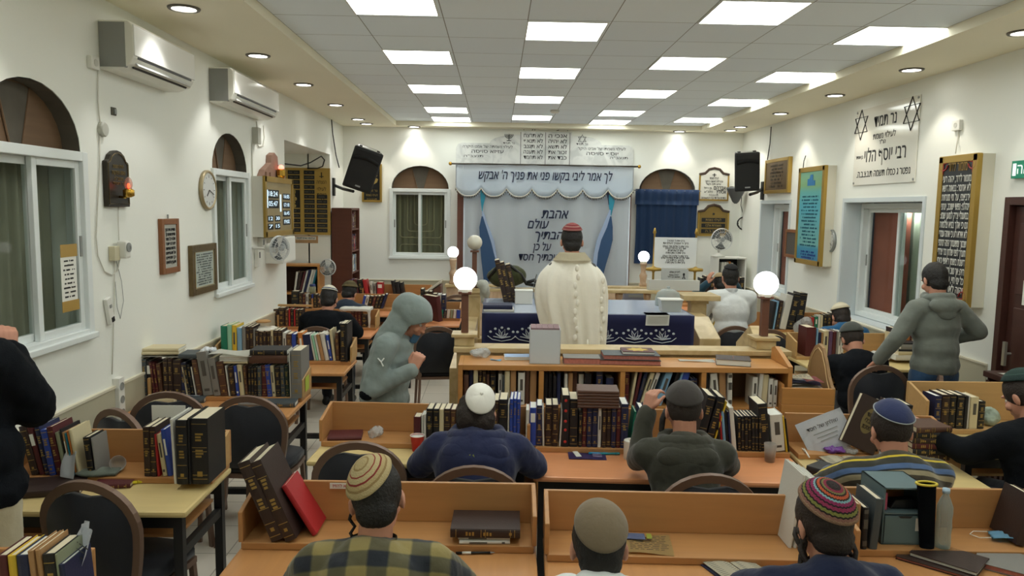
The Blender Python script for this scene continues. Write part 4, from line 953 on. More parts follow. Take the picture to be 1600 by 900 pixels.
MB().bb(-w/2, w/2, -.03, 0, -h/2, h/2).out('case', mat('exit_case', (20, 140, 110), .4), t)
MB().bb(-w/2+.015, -w/2+.05, -.032, -.03, -h*.35, h*.35).out('symbol', mat('exit_white', (225, 235, 230), .5, emit=.5), t)
text('lettering', 'יציאה', .11, mat('exit_white', (225, 235, 230), .5, emit=.5), t, (.05, -.031, 0), bold=.01)
# ================================================================ DESKS, CHAIRS, BOOKCASE, BIMA
ORANGE = wood('orange_wood', (182, 132, 82), .82, .38)
TAN = wood('tan_wood', (188, 150, 98), .85, .5)
REDTOP = wood('red_brown_top', (220, 150, 104), .9, .35)
CREAMTOP = wood('cream_top', (208, 186, 130), .9, .45)
BROWNTOP = wood('brown_top', (192, 138, 86), .86, .35, (14, 1.2, 14))
CASEW = wood('bookcase_wood', (192, 136, 76), .8, .4)
BLKMET = mat('black_steel', (22, 22, 24), .45)
EDGE = mat('pale_edge', (206, 176, 126), .6)
DESK = {}
def desk(key, label, x0, x1, yf, yb, rz=0., top=BROWNTOP, pan=ORANGE, hp=.17, ends=(True, True), shelf=.24, legs=True, endmat=None, group='study desks with book ledges'):
    w, d = x1-x0, yb-yf
    DESK[key] = ((x0+x1)/2, (yf+yb)/2, rz, d/2-shelf, d)
    t = thing('study_desk', label, 'desk', ((x0+x1)/2, (yf+yb)/2, 0), rz, group)
    MB().bb(-w/2, w/2, -d/2, d/2, .722, .75, bev=.012).out('tabletop', top, t)
    m = MB(); m.bb(-w/2+.01, w/2-.01, d/2-shelf, d/2, .751, .78); m.out('book_ledge', pan, t, bevel=.003)
    MB().bb(-w/2, w/2, d/2-.018, d/2, .78, .78+hp).out('back_panel', pan, t, bevel=.003)
    for s_, on in zip((-1, 1), ends):
        if not on: continue
        x = s_*(w/2-.009)
        MB().prism([(d/2-shelf, .78), (d/2-.018, .78), (d/2-.018, .78+hp), (d/2-shelf, .78+hp*.72)], x-.009, x+.009, 'yz').out('end_panel', endmat or pan, t, bevel=.003)
    if legs:
        for sx in (-1, 1):
            for sy in (-1, 1): MB().box((sx*(w/2-.05), sy*(d/2-.05), .361), (.04, .04, .722)).out('leg', BLKMET, t)
        m = MB(); m.bb(-w/2+.05, w/2-.05, -d/2+.04, -d/2+.06, .66, .722); m.bb(-w/2+.05, w/2-.05, d/2-.06, d/2-.04, .66, .722)
        m.out('apron', BLKMET, t)
        for sx in (-1, 1): MB().bb(sx*(w/2-.05)-.015, sx*(w/2-.05)+.015, -d/2+.06, d/2-.06, .52, .56).out('stretcher', BLKMET, t)
        MB().bb(-w/2+.07, w/2-.07, -.02, .02, .12, .16).out('foot_rail', BLKMET, t)
        MB().bb(-w/2+.07, w/2-.07, -d/2+.08, d/2-.08, .60, .615).out('book_tray', pan, t)
    return t
dA = desk('dA', 'front study desk, left one, with leaning maroon and red books', -1.0, .17, 2.42, 3.09, R(-1), BROWNTOP)
dB = desk('dB', 'front study desk, middle one, empty except for a newspaper', .195, 1.395, 2.38, 2.99, R(-2.2), BROWNTOP)
dC = desk('dC', 'front study desk, right one, with the grey document box', 1.42, 2.62, 2.44, 3.06, R(-1), BROWNTOP)
dU1 = desk('dU1', 'second-row study desk, left one, cream top with a red cup', -.985, .2, 3.87, 4.36, R(-3), CREAMTOP)
dU2 = desk('dU2', 'second-row study desk, middle one, reddish top crowded with books', .215, 1.64, 3.66, 4.29, R(-3), REDTOP, ends=(False, False))
dU3 = desk('dU3', 'second-row study desk, right one, before the striped sweater', 1.66, 2.5, 3.60, 4.22, R(-3), CREAMTOP, ends=(False, True))
dZ = desk('dZ', 'nearest left desk, mostly out of frame, with tan books', -2.38, -1.33, 1.80, 2.45, 0, CREAMTOP, endmat=TAN)
dLA = desk('dLA', 'left desk with pale cream top and rounded corner', -2.38, -1.35, 3.22, 3.80, 0, CREAMTOP, ORANGE, endmat=TAN)
dLB = desk('dLB', 'left desk with brown top, second from the camera along the wall', -2.38, -1.32, 4.75, 5.36, 0, BROWNTOP, ORANGE, endmat=TAN)
dLC = desk('dLC', 'left desk with brown top, third from the camera along the wall', -2.38, -1.22, 6.03, 6.60, 0, BROWNTOP, ORANGE, endmat=TAN)
dLD = desk('dLD', 'left desk with reddish top before the man in black jacket', -2.38, -1.30, 7.78, 8.42, 0, REDTOP, ORANGE, endmat=TAN)
dLE = desk('dLE', 'left desk at the alcove before the man in olive cap', -2.38, -1.15, 9.35, 9.95, 0, REDTOP, ORANGE)
dLF = desk('dLF', 'far left desk with orange panel near the brown bookcase', -1.95, -.95, 10.6, 11.2, 0, REDTOP, ORANGE)
dLG = desk('dLG', 'desk with orange panel between the hooded man and the bima', -1.05, -.42, 8.6, 9.2, 0, REDTOP, ORANGE)
dRE = desk('dRE', 'right desk by the dark door before the man in dark green kippa', 2.66, 3.72, 4.10, 4.74, 0, CREAMTOP, TAN, .25, endmat=TAN)
dRF = desk('dRF', 'right desk before the seated man in dark jacket', 2.76, 3.83, 6.42, 7.04, 0, CREAMTOP, TAN, .19, endmat=TAN)
dRG = desk('dRG', 'right desk before the man in blue with white knitted kippa', 2.72, 3.83, 8.0, 8.62, 0, CREAMTOP, ORANGE)
dRI = desk('dRI', 'narrow right desk before the man in white shirt', 2.12, 2.68, 8.06, 8.62, 0, CREAMTOP, ORANGE)
dRH = desk('dRH', 'far right desk before the man holding his head', 2.45, 3.5, 10.2, 10.8, 0, REDTOP, ORANGE)

# ---------------------------------------------------------------- banquet chairs
FRM = mat('brown_chair_frame', (116, 92, 78), .42, metal=.25); PADF = mat('black_navy_upholstery', (15, 19, 29), .8, sheen=.15, bump=.1, bscale=300)
def chair_mesh():
    P = {}
    # back outline: arch on top narrowing to the seat
    def hw(z):   # half width by height
        k = (z-.44)/.48
        return .165+.055*math.sin(min(1, max(0, k))*math.pi*.72)
    pts = []
    for z in [.44+.30*i/8 for i in range(9)]: pts.append((-hw(z), z))
    zc, rx = .74, hw(.74)
    for i in range(1, 16): a = math.pi-math.pi*i/16; pts.append((rx*math.cos(a), zc+.185*math.sin(a)))
    pts += [(-x, z) for x, z in reversed(pts[:9])]
    lean = lambda z: -.20-.10*(z-.44)
    m = MB(); m.tube([(x, lean(z), z) for x, z in pts], 1, sq=(.019, .013)); P['back_frame'] = (m.mesh('back_frame'), FRM)
    m = MB(); inner = [(x*.93, .455+(z-.455)*.955) for x, z in pts if z > .45]
    # crescent hand-hole: dip in the middle of the pad's top edge
    inn = []
    for x, z in inner:
        if z > .80: z -= .035*math.exp(-(x/.07)**2)
        inn.append((x, z))
    A = [m.b.verts.new((x, lean(z)+.02, z)) for x, z in inn]; B = [m.b.verts.new((x, lean(z)-.016, z)) for x, z in inn]
    cA = m.b.verts.new((0, lean(.66)+.035, .66)); cB = m.b.verts.new((0, lean(.66)-.026, .66)); n = len(inn)
    for i in range(n):
        j = (i+1) % n
        m.b.faces.new((A[i], A[j], cA)); m.b.faces.new((B[j], B[i], cB)); m.b.faces.new((A[j], A[i], B[i], B[j]))
    P['backrest'] = (m.mesh('backrest', True), PADF)
    m = MB()
    for s_ in (-1, 1): m.tube([(s_*.17, lean(.80), .815), (s_*.13, lean(.8), .79)], .007, 6)
    P['back_clip'] = (m.mesh('back_clip'), FRM)
    m = MB()
    sp = [(-.19, -.19), (.19, -.19), (.215, 0), (.20, .20), (.1, .235), (-.1, .235), (-.20, .20), (-.215, 0)]
    m.prism(sp, .425, .49, 'xy'); bmesh.ops.bevel(m.b, geom=list(m.b.edges), offset=.016, segments=2, affect='EDGES'); P['seat'] = (m.mesh('seat', True), PADF)
    m = MB(); m.tube([(x*.96, y*.96, .415) for x, y in sp], 1, closed=True, sq=(.014, .012)); P['seat_frame'] = (m.mesh('seat_frame'), FRM)
    for k, s_ in enumerate((-1, 1)):
        m = MB(); m.tube([(s_*.18, .19, .42), (s_*.19, .20, .2), (s_*.20, .21, 0)], 1, sq=(.013, .013)); P['leg%d' % k] = (m.mesh('leg'), FRM)
        m = MB(); m.tube([(s_*.165, -.20, .46), (s_*.17, -.22, .3), (s_*.185, -.27, .12), (s_*.19, -.31, 0)], 1, sq=(.013, .013)); P['leg%d' % (k+2)] = (m.mesh('leg'), FRM)
    return P
CH = chair_mesh()
def chair(label, x, y, rz=0):
    """x, y = where the middle of the back's top edge stands"""
    a = R(rz); ox, oy = .248*-math.sin(a), .248*math.cos(a)
    t = thing('banquet_chair', label, 'chair', (x+ox, y+oy, 0), a, 'banquet chairs with dark padded backs')
    for k, (me, m) in CH.items(): link(k.rstrip('0123'), me, m, t)
    return t
chair('dark banquet chair nearest the camera, at the cream-topped left desk', -1.70, 3.08, -12)
chair('dark banquet chair mostly hidden behind the panel of the cream-topped left desk', -2.13, 4.20, -30)
chair('dark banquet chair by the wall, back arch before the brown left desk', -2.02, 4.60, 4)
chair('dark banquet chair pulled beside the aisle end of the second left desk', -1.50, 4.52, -4)
chair('empty dark banquet chair at the cream second-row desk, left of navy hoodie', -.67, 3.64, -2)
chair('dark banquet chair under the man in navy hoodie', -.09, 3.30, 0)
chair('dark banquet chair under the man in olive green hoodie', .96, 3.22, 0)
st_ = thing('stool', 'backless wooden stool under the man in the striped sweater', 'stool', (1.80, 3.22, 0))
MB().lathe([(.17, .455), (.18, .47), (.18, .488), (.16, .495), (0, .495)], 20).out('seat', ORANGE, st_, True)
for k_ in range(4): MB().cyl((.12*math.cos(k_*1.571+.8), .12*math.sin(k_*1.571+.8), .46), (.17*math.cos(k_*1.571+.8), .17*math.sin(k_*1.571+.8), 0), .016, .014).out('leg', ORANGE, st_, True)
chair('dark banquet chair behind the man in dark jacket, right side', 2.97, 5.66, 3)
chair('dark banquet chair whose frame the standing man holds', 3.22, 5.30, 62)
chair('dark banquet chair in the aisle right of the hooded man', -.57, 7.30, 8)
chair('dark banquet chair left of the end panel before the far right desks', 2.72, 7.36, 0)
chair('dark banquet chair under the man in white shirt', 2.44, 7.56, 4)
chair('dark banquet chair under the man in black jacket, left side', -1.72, 7.20, 0)
chair('dark banquet chair with only its arch showing behind the left lamp', -.52, 10.0, 0)
chair('dark banquet chair under the man in olive cap', -1.60, 8.66, 0)
chair('dark banquet chair under the man in blue, right side', 3.40, 7.10, 0)
chair('dark banquet chair under the man holding his head', 2.93, 9.3, 0)
chair('dark banquet chair under the man in plaid shirt', -.36, 2.02, 0)
chair('dark banquet chair under the man in tan kippa', .30, 1.92, 0)
chair('dark banquet chair under the man in multicoloured knit kippa', 1.05, 1.98, 0)
chair('dark banquet chair under the man in dark green kippa at right edge', 2.98, 3.58, -8)
# blue plastic chair far back
c = aY(592, 434, 11.4)
t = thing('plastic_chair', 'blue plastic chair back showing below the far left window', 'chair', (c.x, 11.40, 0), R(14))
BLP = mat('blue_plastic', (26, 62, 112), .35)
m = MB(); m.grid(lambda u, v: ((u-.5)*(.40+.06*v), -.17-.05*v-.05*(2*u-1)**2*-1, .46+v*(.42+.05*(2*u-1)**2)), 10, 6, thick=.012); m.out('backrest', BLP, t, True)
m = MB(); m.grid(lambda u, v: ((u-.5)*.42, -.19+v*.40, .45-.02*math.sin(u*math.pi)*math.sin(v*math.pi)), 8, 8, thick=.014); m.out('seat', BLP, t, True)
for sx in (-1, 1):
    for sy in (-1, 1): MB().tube([(sx*.17, sy*.16, .44), (sx*.21, sy*.21, 0)], .012, 8).out('leg', GREYP, t)

# ---------------------------------------------------------------- bookcase before the bima
bk = thing('low_bookcase', 'long low orange-brown bookcase standing in front of the bima', 'bookcase', (.86, 4.80, 0))
BX = [-1.10, -.56, -.03, .50, 1.08]
for k in (0, 4): MB().bb(BX[k]-(0 if k == 0 else .03), BX[k]+(.03 if k == 0 else 0), 0, .32, 0, 1.09).out('side', CASEW, bk, bevel=.003)
MB().prism([(0, 1.09), (.32, 1.09), (.32, 1.17), (.26, 1.19), (.14, 1.15), (0, 1.10)], 1.05, 1.08, 'yz').out('side_crest', CASEW, bk, bevel=.003)
MB().bb(BX[0]+.03, BX[4]-.03, 0, .32, 1.055, 1.09).out('top', CASEW, bk, bevel=.003)
MB().bb(BX[0]+.03, BX[4]-.03, .305, .32, .05, 1.055).out('back_panel', mat('case_back', (128, 108, 84), .7), bk)
for k in (1, 2, 3): MB().bb(BX[k]-.016, BX[k]+.016, .003, .305, .05, 1.055).out('divider', CASEW, bk, bevel=.002)
for z in (.06, .44, .80):
    for a, b in zip(BX, BX[1:]): MB().bb(a+(.03 if a == BX[0] else .016), b-(.03 if b == BX[4] else .016), .006, .305, z, z+.025).out('shelf', CASEW, bk, bevel=.002)
# ---------------------------------------------------------------- bima
BEI = marble('beige_stone', (206, 184, 140), (188, 164, 118), 4); PINKM = marble('pale_pink_stone', (206, 178, 150), (186, 156, 128), 6)
bm = thing('bima_platform', 'raised beige stone bima platform behind the low bookcase', 'platform', (.87, 5.2, 0))
MB().bb(-1.2, 1.25, -.05, 2.95, 0, .2).out('step', BEI, bm, bevel=.005)
w_ = MB(); w_.bb(-1.14, 1.18, -.02, .12, .2, 1.10); w_.out('front_wall', BEI, bm)
MB().bb(-1.16, 1.20, -.045, .15, 1.10, 1.135).out('front_coping', BEI, bm, bevel=.004)
# side walls with gabled ends and the doorway gap at right
MB().prism([(.15, .2), (.75, .2), (.75, 1.06), (.45, 1.24), (.15, 1.06)], 1.06, 1.16, 'yz').out('side_wall', BEI, bm, bevel=.004)
MB().prism([(1.35, .2), (2.05, .2), (2.05, 1.12), (1.75, 1.12), (1.35, .98)], .93, 1.12, 'yz').out('side_wall', BEI, bm, bevel=.006)
MB().bb(-1.2, -1.06, .15, 2.85, .2, .95).out('side_wall', BEI, bm, bevel=.004)
def balus(x, y, z0, z1, parent, m=PINKM, s=1.):
    h = z1-z0
    MB().lathe([(.04*s, 0), (.045*s, .05*h), (.03*s, .12*h), (.026*s, .2*h), (.05*s, .45*h), (.052*s, .52*h), (.03*s, .72*h), (.026*s, .82*h), (.04*s, .9*h), (.042*s, h)], 16, (x, y, z0)).out('baluster', m, parent, True)
zr = 1.255
MB().bb(-1.1, 1.0, 2.72, 2.88, zr-.035, zr).out('rear_rail', BEI, bm, bevel=.006)
MB().bb(-1.1, 1.0, 2.70, 2.90, .2, .72).out('rear_wall', BEI, bm, bevel=.004)
for px in (797, 868, 920, 967, 1011): balus(aY(px, 465, 8.0).x-.87, 2.8, .72, zr-.035, bm)
def post(x, y, z1, w, cap, parent, nm='post'):
    MB().bb(x-w/2, x+w/2, y-w/2, y+w/2, .2, z1-.06).out(nm, BEI, parent, bevel=.004)
    m = MB(); m.bb(x-w*.6, x+w*.6, y-w*.6, y+w*.6, z1-.09, z1-.05); m.bb(x-cap/2, x+cap/2, y-cap/2, y+cap/2, z1-.05, z1); m.out('post_cap', BEI, parent, bevel=.004)
pr = aY(1090, 455, 7.35); post(pr.x-.87, 2.15, 1.29, .15, .36, bm); plx = aY(741, 455, 8.0); post(plx.x-.87, 2.80, 1.255, .13, .2, bm)
f1, f2 = aY(727, 436, 5.28), aY(1197, 443, 5.28)
for f in (f1, f2):
    MB().bb(f.x-.87-.07, f.x-.87+.07, .01, .15, 1.136, 1.20).out('pedestal', BEI, bm, bevel=.004); MB().bb(f.x-.87-.09, f.x-.87+.09, -.01, .17, 1.20, 1.222).out('pedestal_cap', BEI, bm, bevel=.004)
POLE = wood('brown_pole', (112, 74, 58), .8, .45)
GLO = mat('globe_lit', (255, 255, 255), .3, emit=GLOBE_E); GLU = mat('globe_unlit', (214, 210, 196), .25)
def globe(label, x, y, zb, zg, rad, lit=True, pole=True):
    t = thing('globe_lamp', label, 'lamp', (x, y, zb))
    if pole:
        MB().bb(-.025, .025, -.025, .025, 0, zg-zb-rad-.01).out('pole', POLE, t, bevel=.003)
        MB().bb(-.045, .045, -.045, .045, zg-zb-rad-.022, zg-zb-rad-.002).out('collar', POLE, t, bevel=.003)
    else:
        h = zg-zb-rad
        MB().lathe([(.055, 0), (.06, .03), (.045, .06), (.05, .12), (.06, .16), (.045, .19), (.035, .22), (.05, .3*1.0+.03), (.058, h-.03), (.05, h-.015), (.03, h)], 16).out('stone_post', PINKM, t, True)
    MB().sph((0, 0, zg-zb), rad, 28).out('globe', GLO if lit else GLU, t, True)
    if lit: MB().lathe([(.05, -.012), (.05, .01)], 16, (0, 0, zg-zb-rad+.004)).out('socket_ring', GLU, t)
globe('lit globe lamp on brown pole at the left front corner of the bima', f1.x, f1.y, 1.223, f1.z, .083)
globe('lit globe lamp on brown pole at the right front corner of the bima', f2.x, f2.y, 1.223, f2.z, .086)
g3 = aY(744, 379, 8.0)
globe('unlit white globe lamp on brown pole at the rear left of the bima', plx.x, 8.0, 1.256, g3.z, .08, lit=False)
# stone balustrade in front of the ark with two short lamp posts
ab = thing('ark_balustrade', 'low stone wall with coping before the ark curtain', 'balustrade', (.77, 11.05, 0))
for a, b in ((-1.50, -.55), (.55, 1.5)): MB().bb(a, b, -.08, .08, 0, .94).out('wall', PINKM, ab, bevel=.006)
for a, b in ((-1.52, -.53), (.53, 1.52)): MB().bb(a, b, -.11, .11, .94, .98).out('coping', BEI, ab, bevel=.006)
for px, y, lab in ((708, 394, 'small lit globe lamp on a turned stone post left of the ark curtain'), (1006, 401, 'small lit globe lamp on a turned stone post right of the ark curtain')):
    g = aY(px, y, 11.05); globe(lab, g.x, 11.05, .981, g.z, .082, pole=False)
# reading table with navy velvet cover
tb_ = thing('reading_table', 'wide bima reading table hidden under a navy embroidered velvet cover', 'table', (.79, 6.85, .2))
MB().bb(-.86, .86, -.5, .5, .955, .995).out('tabletop', CASEW, tb_, bevel=.004)
for sx in (-1, 1):
    for sy in (-1, 1): MB().bb(sx*.8-.03, sx*.8+.03, sy*.42-.03, sy*.42+.03, 0, .955).out('leg', CASEW, tb_)
VELV = mat('navy_velvet', (20, 28, 84), .75, sheen=.5, var=.1, vscale=10)
x0, x1 = aY(754, 500, 6.3).x, aY(1084, 500, 6.3).x; cxv = (x0+x1)/2; wv = x1-x0
zt = aY(900, 491, 6.3).z; zb = aY(900, 545, 6.3).z
vc = thing('velvet_cover', 'navy velvet table cover with white embroidered flowers on the bima table', 'table cover', (cxv, 6.3, 0))
m = MB(); m.bb(-wv/2, wv/2, .0, 1.06, 1.196, zt); m.out('top_cloth', VELV, vc, bevel=.004)
m = MB(); m.grid(lambda u, v: ((u-.5)*wv, -.006+.008*math.sin(u*30)*(1-v), zb+v*(zt-zb)), 60, 4, thick=.006); m.out('front_drop', VELV, vc, True)
MB().bb(wv/2, wv/2+.006, 0, 1.06, zb, zt).out('side_drop', VELV, vc); MB().bb(-wv/2-.006, -wv/2, 0, 1.06, zb, zt).out('side_drop', VELV, vc)
m = MB(); EM = mat('silver_thread', (186, 194, 208), .5)
zf = zb+(zt-zb)*.36
for px in (784, 826, 945, 991, 1034, 868, 907):
    xx = aY(px, 525, 6.3).x-cxv
    for a in (-75, -45, -15, 15, 45, 75):
        r_ = .075 if abs(a) > 20 else .10
        sa, ca = math.sin(R(a)), math.cos(R(a))
        m.tube([(xx, -.02, zf-.02), (xx+sa*r_*.5-ca*.012, -.02, zf-.02+ca*r_*.5), (xx+sa*r_, -.02, zf-.02+ca*r_*.8), (xx+sa*r_*.5+ca*.012, -.02, zf-.02+ca*r_*.4), (xx, -.02, zf-.02)], .0035, 4)
    for a in (-60, -30, 0, 30, 60): m.sph((xx+.11*math.sin(R(a)), -.02, zf+.07*math.cos(R(a))), (.012, .004, .010), 6)
    m.tube([(xx-.12, -.02, zf), (xx-.08, -.02, zf-.03), (xx, -.02, zf-.045), (xx+.08, -.02, zf-.03), (xx+.12, -.02, zf)], .0035, 4)
m.out('embroidery_pattern', EM, vc)
m = MB(); m.bb(-wv/2+.02, wv/2-.02, .02, 1.04, zt, zt+.003); m.out('clear_sheet', glassy('glare_vinyl', (190, 200, 220), .55, .12), vc)  # pale grey-blue sheet colour imitates glare on the table top
MB().bb(-wv/2+.0, wv/2, -.012, -.004, zb-.012, zb).out('hem', mat('grey_hem', (120, 128, 140), .6), vc)
# ---------------------------------------------------------------- tall brown bookcase by the left wall, alcove bookcase
BRW = wood('tall_case_wood', (94, 52, 38), .8, .5)
pxa, pxb = aY(518, 380, 11.0), aY(549, 380, 11.0); zt = aY(535, 325, 11.0).z
tc_ = thing('tall_bookcase', 'tall dark brown bookcase against the left wall in the far corner', 'bookcase', (XL+.02, 11.35, 0))
D = pxb.x-XL-.02; Wd = .62
for y in (-.30, .30): MB().bb(0, D, y-.015, y+.015, 0, zt).out('side', BRW, tc_, bevel=.004)
MB().bb(0, .012, -.285, .285, 0, zt).out('back_panel', BRW, tc_)
for z in [.06, .42, .76, 1.10, 1.42, 1.74, zt-.03]: MB().bb(.012, D-.01, -.285, .285, z, z+.022).out('shelf', BRW, tc_)
ca = aY(457, 412, 10.7); cb = aY(500, 412, 10.7)
ac_ = thing('alcove_bookcase', 'orange-sided bookcase standing inside the alcove under the memorial board', 'bookcase', ((ca.x+cb.x)/2-.12, 10.66, 0))
w_ = abs(cb.x-ca.x)+.24
for x in (-w_/2, w_/2-.03): MB().bb(x, x+.03, 0, .32, 0, 1.27).out('side', CASEW, ac_, bevel=.003)
for z in (.05, .45, .84, 1.24): MB().bb(-w_/2+.03, w_/2-.03, 0, .31, z, z+.025).out('shelf', CASEW, ac_)
MB().bb(-w_/2+.03, w_/2-.03, .305, .32, .05, 1.26).out('back_panel', mat('dark_case_back', (52, 34, 26), .7), ac_)
# white cabinet with fan on it, far right
a = aY(1116, 401, 11.5); b = aY(1158, 447, 11.5)
wc = thing('white_cabinet', 'small open white cabinet on the far right carrying a desk fan', 'cabinet', ((a.x+b.x)/2, 11.5, 0))
w_ = abs(a.x-b.x); zt = a.z
for x in (-w_/2, w_/2-.02): MB().bb(x, x+.02, -.2, .2, 0, zt).out('side', WHITEP, wc)
for z in (0.05, .5, .9, zt-.02-.33, zt-.02): MB().bb(-w_/2+.02, w_/2-.02, -.2, .2, z, z+.02).out('shelf', WHITEP, wc)
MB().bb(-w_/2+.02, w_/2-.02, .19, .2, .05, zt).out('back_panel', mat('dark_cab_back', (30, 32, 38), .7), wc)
f = aY(1129, 374, 11.4); rad = .165
fan('white desk fan with grey blades standing on the small white cabinet', (f.x-.02, 11.38, zt+rad+.102), R(6), rad, desk=True)
# wooden tray-lectern with curved side, right of the bookcase
ll = thing('curved_lectern', 'orange wooden lectern box with a high curved side, piled with papers', 'lectern', (2.03, 4.75, 0), R(-3))
m = MB(); m.bb(-.17, .17, 0, .45, .80, .86); m.bb(-.17, .17, 0, .02, .86, .97); m.bb(-.17, -.15, .02, .45, .86, .99); m.bb(-.15, .15, .43, .45, .86, .97); m.out('tray', CASEW, ll, bevel=.004)
pf = [(0, .86), (.46, .86), (.46, 1.02), (.42, 1.12), (.35, 1.19), (.28, 1.22), (.21, 1.20), (.14, 1.12), (.08, 1.03), (.03, .98), (0, .97)]
TANB = wood('pale_brown_board', (150, 116, 76), .85, .5)
m = MB(); m.prism([(-.17+.36*(1-a/.46)*1.0 if False else a, b) for a, b in pf], .150, .172, 'yz'); m.out('curved_side', TANB, ll, bevel=.004)
m = MB(); m.tube([(.149, a*.9+.02, b-.03) for a, b in pf[2:]], .004, 5); m.out('side_inlay', EDGE, ll)
m = MB(); m.prism([(-.165, 0), (-.165, .80), (.165, .80), (.165, 0), (.12, 0), (.12, .70), (.07, .76), (0, .78), (-.07, .76), (-.12, .70), (-.12, 0)], .01, .03); m.prism([(-.165, 0), (-.165, .80), (.165, .80), (.165, 0), (.12, 0), (.12, .70), (.07, .76), (0, .78), (-.07, .76), (-.12, .70), (-.12, 0)], .40, .42)
m.out('leg_frame', CASEW, ll, bevel=.003)
# slanted book rest boxes, far left middle
c = aY(668, 440, 9.6)
sl = thing('slanted_book_rest', 'brown slanted book rest box standing left of the bima at the far desk', 'book rest', (c.x, 9.35, .781))
m = MB(); m.prism([(-.26, 0), (.20, 0), (.20, .36), (.17, .36), (-.26, .05)], -.18, .18); m.out('body', BRW, sl, bevel=.004)
m = MB(); m.prism([(-.29, .055), (.2, .40), (.2, .415), (-.29, .07)], -.19, .19); m.out('slope_board', mat('pale_board', (186, 178, 162), .6), sl)
MB().bb(-.30, .16, -.12, .14, 0, .02).out('base', BRW, sl)
# ================================================================ PEOPLE
SKIN = mat('skin', (196, 140, 116), .55, var=.06, vscale=18); HAIRB = mat('black_hair', (22, 19, 18), .6, bump=.5, bscale=120); HAIRD = mat('dark_brown_hair', (40, 30, 25), .65, bump=.5, bscale=120)
EYEM = mat('eye_white', (220, 216, 208), .2)
CLOUD = bpy.data.textures.new('folds', 'CLOUDS'); CLOUD.noise_scale = .10; CLOUD.noise_depth = 3
FUZZ = bpy.data.textures.new('fuzz', 'CLOUDS'); FUZZ.noise_scale = .02
def cap_chain(mb, pts, n=14):
    """tapered limb: [(p, r), ...] with round ends"""
    for (p, r), (q, s_) in zip(pts, pts[1:]):
        mb.cyl(p, q, r, s_, n)
    for p, r in pts: mb.sph(p, r, n)
def fuse(mb, name, m, parent, vox=.007, it=4, fold=0, tex=None, seed=0):
    o = link('tmp', mb.mesh('tmp'), m)
    r_ = o.modifiers.new('r', 'REMESH'); r_.mode = 'VOXEL'; r_.voxel_size = vox
    s_ = o.modifiers.new('s', 'SMOOTH'); s_.factor = .5; s_.iterations = it
    if fold:
        d = o.modifiers.new('d', 'DISPLACE'); d.texture = tex or CLOUD; d.strength = fold; d.mid_level = .5
    me = baked(o, name)
    for p in me.polygons: p.use_smooth = True
    me.materials.clear(); me.materials.append(m)
    return link(name, me, None, parent)
def V3(*a): return Vector(a)
def hand(mb, W, d, n, side, curl=.5, spread=0., thumb=.5):
    W = Vector(W); d = Vector(d).normalized(); n = Vector(n); n = (n-d*n.dot(d)).normalized(); t = d.cross(n)*side
    for o, L, c in ((.030, .074, 1), (.010, .082, 1), (-.010, .076, 1.05), (-.029, .060, 1.1)):
        k0 = W+d*.085+t*o*1.05
        cap_chain(mb, [(W+t*o*.6, .017), (k0, .0125)], 10)
        a = 0; p = k0; q = p
        for j, f in enumerate((.45, .32, .23)):
            a += curl*c*(.8, 1.1, .8)[j]
            v = (d+t*spread*o*12).normalized()*math.cos(a)+n*math.sin(a)
            q = p+v*L*f; cap_chain(mb, [(p, .0095-.0008*j), (q, .0088-.0008*j)], 8); p = q
    b = W+d*.02+t*.022
    v = (d*.75+t*.75+n*.25).normalized(); p1 = b+v*.04; v2 = (d*(.95)+t*(.35-.5*thumb)+n*(.2+.6*thumb)).normalized(); p2 = p1+v2*.032; p3 = p2+(v2+n*.3*thumb).normalized()*.026
    cap_chain(mb, [(b, .017), (p1, .0125), (p2, .0105), (p3, .009)], 8)
def shell(center, radii, axis, th, name, m, parent, M, thick=.004, n=40, nr=14, dome=1., pinch=None):
    """spherical cap laid over an ellipsoid; carries attributes rad and ang"""
    b = bmesh.new(); axis = Vector(axis).normalized(); q = axis.to_track_quat('Z', 'Y'); c = Vector(center)
    la = b.verts.layers.float.new('rad'); lb = b.verts.layers.float.new('ang'); rows = []
    for i in range(nr+1):
        t = th*i/nr; row = []
        for k in range(n if i else 1):
            a = 2*math.pi*k/n; dv = q @ Vector((math.sin(t)*math.cos(a), math.sin(t)*math.sin(a), math.cos(t)))
            e = 1+.05*(dome-1)+(pinch or 0)*math.sin(a*3+.6)*math.sin(math.pi*i/nr)*(.6+.4*math.sin(a*7+i*.5))
            v = b.verts.new(M @ (c+Vector((dv.x*radii[0], dv.y*radii[1], dv.z*radii[2]))*e)); v[la] = i/nr; v[lb] = k/n; row.append(v)
        rows.append(row)
    for A, B in zip(rows, rows[1:]):
        for k in range(n):
            f = [A[k % len(A)], B[k], B[(k+1) % n]]
            if len(A) > 1: f.append(A[(k+1) % n])
            b.faces.new(f)
    bmesh.ops.recalc_face_normals(b, faces=list(b.faces))
    me = bpy.data.meshes.new(name); b.to_mesh(me); b.free()
    for p in me.polygons: p.use_smooth = True
    o = link(name, me, m, parent); s_ = o.modifiers.new('thick', 'SOLIDIFY'); s_.thickness = thick; s_.offset = 1
    return o
HC, HRAD = (0, -.014, .026), (.086, .103, .108)
